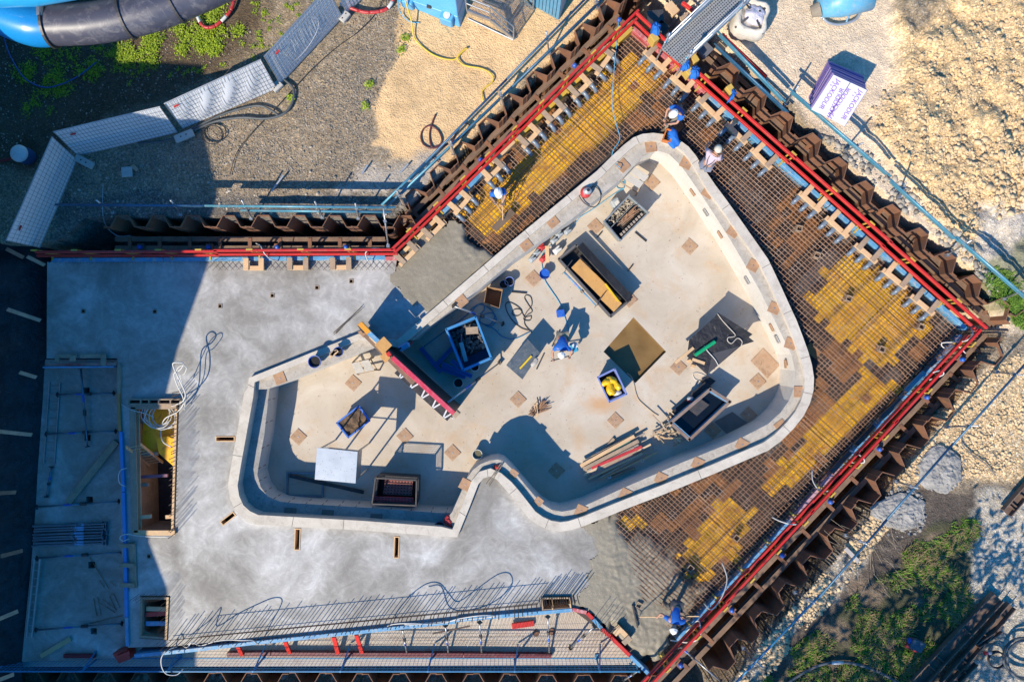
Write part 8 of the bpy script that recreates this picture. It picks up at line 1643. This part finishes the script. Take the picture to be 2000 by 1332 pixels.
def person(label, J, shirt, trousers, helmet, face, sleeves='short', gloves=False, braces=False):
    """J: pelvis chest neck head, per side shoulder elbow wrist, hip knee ankle toe (lists [left, right]) in world coordinates"""
    root = thing('person', Vector((J['pelvis'].x, J['pelvis'].y, min(a.z for a in J['ankle'])-.08)), label, 'person')
    pel, che, nec, hea = J['pelvis'], J['chest'], J['neck'], J['head']; up = (hea-nec).normalized(); f = Vector(face).normalized()
    chains = [[(pel, .13), (lerp(pel, che, .5), .125), (che, .145), (nec, .062), (lerp(nec, hea, .55), .07), (hea, .098), (hea+up*.075, .085)], [(hea, .098), (hea+f*.105-up*.02, .018)]]
    side_ = f.cross(up).normalized()
    for s_ in (1, -1): chains.append([(hea, .098), (hea+side_*.10*s_-up*.01, .016)])
    for i in (0, 1):
        sh, el, wr = J['shoulder'][i], J['elbow'][i], J['wrist'][i]; d = (wr-el).normalized(); hd = J.get('hand', [None, None])[i]; hd = (hd-wr).normalized() if hd is not None else d
        palm = wr+hd*.075; chains.append([(che, .145), (sh, .07), (lerp(sh, el, .5), .05), (el, .042), (lerp(el, wr, .4), .04), (wr, .028), (palm, .036)])
        sx = hd.cross(Vector((0, 0, 1))); sx = sx.normalized() if sx.length > .1 else Vector((1, 0, 0)); cur = sx.cross(hd)*-1
        if cur.z > 0: cur = -cur
        for k, (o_, ln) in enumerate(((-.03, .075), (-.01, .088), (.011, .084), (.031, .066))):
            b_ = palm+sx*o_+hd*.03; chains.append([(palm, .036), (b_, .011), (b_+hd*ln*.5+cur*ln*.12, .0095), (b_+hd*ln*.75+cur*ln*.5, .008)])
        th = palm+sx*(-.045 if i == 0 else .045)-hd*.01; chains.append([(palm, .036), (th, .013), (th+hd*.04+cur*.025, .010)])
        hp, kn, an, to = J['hip'][i], J['knee'][i], J['ankle'][i], J['toe'][i]
        chains.append([(pel, .13), (hp, .098), (lerp(hp, kn, .5), .075), (kn, .056), (lerp(kn, an, .35), .055), (an, .036), (to, .035)])
    skinned('body', chains, skin_m, root)
    sc = [[(lerp(pel, che, .08), .155), (lerp(pel, che, .55), .15), (che, .168), (lerp(che, nec, .7), .10)]]
    for i in (0, 1):
        sh, el, wr = J['shoulder'][i], J['elbow'][i], J['wrist'][i]; ch = [(che, .168), (sh, .092), (lerp(sh, el, .62), .075)]
        if sleeves == 'long': ch += [(el, .06), (lerp(el, wr, .85), .05)]
        sc.append(ch)
    skinned('shirt', sc, shirt, root)
    tc = []
    for i in (0, 1):
        hp, kn, an = J['hip'][i], J['knee'][i], J['ankle'][i]; tc.append([(pel, .158), (hp, .118), (lerp(hp, kn, .5), .096), (kn, .080), (lerp(kn, an, .5), .074), (lerp(kn, an, .9), .064)])
    skinned('trousers', tc, trousers, root)
    for i in (0, 1):
        an, to = J['ankle'][i], J['toe'][i]; skinned('boot', [[(lerp(J['knee'][i], an, .85), .055), (an, .056), (lerp(an, to, .6), .05), (to+(to-an).normalized()*.05, .042)]], boot_m, root)
        if gloves:
            wr, el = J['wrist'][i], J['elbow'][i]; d = (wr-el).normalized(); hd = J.get('hand', [None, None])[i]; hd = (hd-wr).normalized() if hd is not None else d; skinned('glove', [[(wr-d*.03, .036), (wr+hd*.05, .046), (wr+hd*.09, .042)]], glove_m, root)
    Mx = Matrix((side_, f-up*f.dot(up) if abs(f.dot(up)) < .95 else side_.cross(up), up)).transposed(); Mx = Matrix([r for r in Mx])
    fx = (f-up*f.dot(up)).normalized(); sx = fx.cross(up).normalized(); Mx = Matrix((sx, fx, up)).transposed()
    hm = MB(); c = hea+up*.045; hm.ell(c, (.118, .142, .125), 20, 8, Mx, half=True); hs_ = hm.build('helmet', helmet, root, smooth=True)
    br = MB(); ring_o = [c+Mx @ Vector((.126*math.cos(a), (.150 if math.sin(a) < .3 else .205)*math.sin(a), -.006)) for a in [2*math.pi*k/24 for k in range(24)]]; ring_i = [c+Mx @ Vector((.110*math.cos(a), .134*math.sin(a), .004)) for a in [2*math.pi*k/24 for k in range(24)]]; br.add(ring_o+ring_i, [(k, (k+1) % 24, 24+(k+1) % 24, 24+k) for k in range(24)]); br.build('brim', helmet, hs_, smooth=True, solid=.006)
    rd = MB(); rd.tube([c+Mx @ Vector((0, .142*math.cos(a), .128*math.sin(a))) for a in [math.pi*k/10 for k in range(1, 10)]], .014, 6); rd.build('crest', helmet, hs_, smooth=True)
    if braces:
        for s_ in (1, -1):
            bk = -f; w_ = sx*.09*s_; bz = MB(); pts = [lerp(pel, che, .05)+bk*.15+w_*.6, lerp(pel, che, .5)+bk*.165+w_*.2, che+bk*.165+w_, lerp(che, nec, .65)+w_*1.1+up*.07, che+f*.17+w_]; bz.tube(catmull(pts, False, 4), .013, 5); bz.build('brace_strap', trou_d, root, smooth=True)
    return root
def stand(base, yaw, lean=0.0, h=1.75, arms=None, legspread=.13, knee=.0, headdrop=0.0, head_turn=0.0):
    """standing or bending figure: base ground point, yaw the way it faces, lean the bend of the trunk in radians"""
    f = Vector((math.cos(yaw), math.sin(yaw), 0)); r = Vector((f.y, -f.x, 0)); z = Vector((0, 0, 1)); s = h/1.75
    hipz = .93*s-.10*knee*s; pel = base+z*hipz-f*(.30*math.sin(lean)*s); tr = (z*math.cos(lean)+f*math.sin(lean)).normalized(); che = pel+tr*.40*s; nec = che+tr*.16*s; la = min(lean*(.9+headdrop), 1.9); hu = (z*math.cos(la)+f*math.sin(la)); hea = nec+hu*.145*s
    J = {'pelvis': pel, 'chest': che, 'neck': nec, 'head': hea}
    J['shoulder'] = [che+tr*.07*s-r*.19*s, che+tr*.07*s+r*.19*s]; J['hip'] = [pel-r*.10*s-z*.05, pel+r*.10*s-z*.05]
    J['ankle'] = [base-r*legspread+z*.08+f*.04, base+r*legspread+z*.08-f*.06]; J['knee'] = [lerp(J['hip'][i], J['ankle'][i], .5)+f*(.05+.12*knee) for i in (0, 1)]; J['toe'] = [a+f*.17-z*.035 for a in J['ankle']]
    J['elbow'] = []; J['wrist'] = []
    for i in (0, 1):
        tgt = arms[i] if arms else che-z*.5; sh = J['shoulder'][i]; v = tgt-sh; d = min(v.length, .54*s); v = v.normalized(); wr = sh+v*d; J['wrist'].append(wr); b_ = math.sqrt(max(0, (.285*s)**2-(d/2)**2)); out = (-r if i == 0 else r); bend = (out*.8-f*.5-z*.2); bend = (bend-v*bend.dot(v)).normalized(); J['elbow'].append(lerp(sh, wr, .5)+bend*b_)
    return J, f, hu
# plaid shirt man standing on the coping
bs = P(1371, 327, ZL); J, f, hu = stand(bs, R(60), .55, 1.78, legspread=.14, arms=[P(1384, 272, .95), P(1414, 300, .95)])
person('man in pink striped shirt and braces standing on the coping', J, shirt_p, trou_g, cream_h, f, 'short', braces=True)
# man kneeling by the bottle crate
z0 = -.03; b0 = P(1322, 226, z0); f = Vector((-.80, -.60, 0)); r = Vector((f.y, -f.x, 0)); z = Vector((0, 0, 1)); pel = b0+z*.42; che = pel+z*.36+f*.18; nec = che+z*.14+f*.08; hea = nec+z*.11+f*.10
J = dict(pelvis=pel, chest=che, neck=nec, head=hea, shoulder=[che-r*.19+z*.06, che+r*.19+z*.06], hip=[pel-r*.1, pel+r*.1], knee=[pel-r*.13+f*.40+z*.02, pel+r*.16+f*.36-z*.06], ankle=[pel-r*.13+f*.62-z*.33, pel+r*.16+f*.05-z*.33], toe=[pel-r*.12+f*.80-z*.37, pel+r*.18-f*.10-z*.36])
J['wrist'] = [che+f*.38-z*.30-r*.10, che+f*.30-z*.36+r*.12]; J['elbow'] = [lerp(J['shoulder'][i], J['wrist'][i], .5)+(-r if i == 0 else r)*.12 for i in (0, 1)]
person('man in blue shirt kneeling on the mesh beside the bottle crate', J, shirt_b, trou_k, helmet_m, (f-z*.6).normalized(), gloves=True)
# man with the screed board
bs = P(974, 390, -.05); J, f, hu = stand(bs, R(-78), .14, 1.76, legspread=.16, knee=.4, arms=[P(980, 402, .75), P(968, 399, .62)], headdrop=.2)
person('man in blue shirt bending over the mesh with a long tool', J, shirt_b, trou_d, helmet_m, (f-Vector((0, 0, .5))).normalized(), gloves=True)
A, B = J['wrist'][0], P(982, 430, .1); tl = thing('screed_tool', B, 'long handled screed board resting on mesh by the bending man', 'tool'); m = MB(); m.tube([A+(A-B).normalized()*.35, B], .016, 8); m.build('handle', pine, tl); m = MB(); m.beam(P(965, 448, .02), P(1002, 412, .02), .24, .03); m.build('board', M('brown_float_board', (.13, .085, .05), (.19, .13, .08), .5), tl, bevel=.005)
m = MB(); m.tube([J['wrist'][1], P(986, 424, .06)], .014, 8); m.build('stay', pine, tl)
# man cutting on the pool floor
bs = P(1094, 671, ZF); J, f, hu = stand(bs, R(-95), 1.02, 1.76, legspread=.17, knee=.5, arms=[P(1113, 696, ZF+.72), P(1080, 703, ZF+.70)])
person('man in blue shirt bent over a cut-off saw beside the grey table', J, shirt_b, trou_k, helmet_m, (f*.5-Vector((0, 0, .9))).normalized(), gloves=True)
sw = thing('cutting_saw', P(1118, 682, ZF+.5), 'blue and white cut-off saw held by the bent man', 'saw'); c = P(1121, 678, ZF+.58); m = MB(); m.box(c, (.24, .34, .2), rz=.3); m.build('engine', M('cyan_plastic', (.05, .33, .5), rough=.4), sw, bevel=.04); m = MB(); m.box(c+Vector((.03, .06, .11)), (.18, .16, .06), rz=.3); m.build('white_cover', whitec, sw, bevel=.02); m = MB(); m.tube([J['wrist'][0], c+Vector((-.02, -.2, .05)), c], .016, 8); m.build('rear_handle', blk, sw); m = MB(); m.tube([P(1076, 705, ZF+.70), P(1112, 695, ZF+.62)], .02, 8); m.build('bar_handle', steel_dk, sw)
# man raking concrete
bs = P(1306, 1180, -.02); J, f, hu = stand(bs, R(-105), 1.05, 1.78, legspread=.20, knee=.35, arms=[P(1331, 1203, .80), P(1285, 1204, .78)])
person('man in blue shirt bent low raking the lumpy wet concrete', J, shirt_b, trou_d, helmet_m, (f*.5-Vector((0, 0, .9))).normalized())
wl_, wr_ = J['wrist']; rk = thing('concrete_rake', P(1245, 1204, .05), 'long pale handled rake across wet concrete', 'rake'); a_, b_ = P(1249, 1204, .12), P(1366, 1203, 1.0)
m = MB(); m.tube([a_, lerp(wr_, wl_, 0), lerp(wr_, wl_, 1), b_], .018, 8); m.build('handle', pine, rk); m = MB(); m.beam(P(1235, 1181, .05), P(1245, 1224, .05), .04, .12); m.build('head', steel_dk, rk); m = MB(); m.tube([P(1238, 1190, .1), a_, P(1244, 1218, .1)], .012, 6); m.build('fork', steel_dk, rk)
# bottle crate with a shirt hung on it
cq = [P(*q, 0) for q in ((1296, 273), (1302, 251), (1316, 256), (1309, 278))]
r_, W, mid = open_bin('bottle_crate', [c5(662, 250), c5(708, 125), c5(785, 158), c5(745, 275)], ZL, .50, 'orange bottle crate standing on the coping beside the kneeling man', 'crate', M('orange_crate_plastic', (.56, .17, .03), (.48, .14, .03), .45), wall=.03, taper=.98)
for i in range(3):
    for j in range(4): q = inside(W, mid, .2+.3*i, .15+.23*j, .24, .9); m = MB(); m.lathe([(.001, 0), (.032, 0), (.032, .15), (.013, .21), (.013, .26), (.001, .262)], q, 8); tag(m.build('bottle', M('brown_bottle_glass', (.05, .025, .012), rough=.15) if i+j == 0 else bpy.data.materials['brown_bottle_glass'], smooth=True), 'brown bottle standing in the orange crate', 'bottle', 'bottles in the orange crate')
lump('blue_jacket', P(*c5(780, 225), .42), (.20, .34, .12), bpy.data.materials['blue_cloth'], 'crumpled blue jacket dropped over the bottle crate', 'clothing', .15, 4, .4)
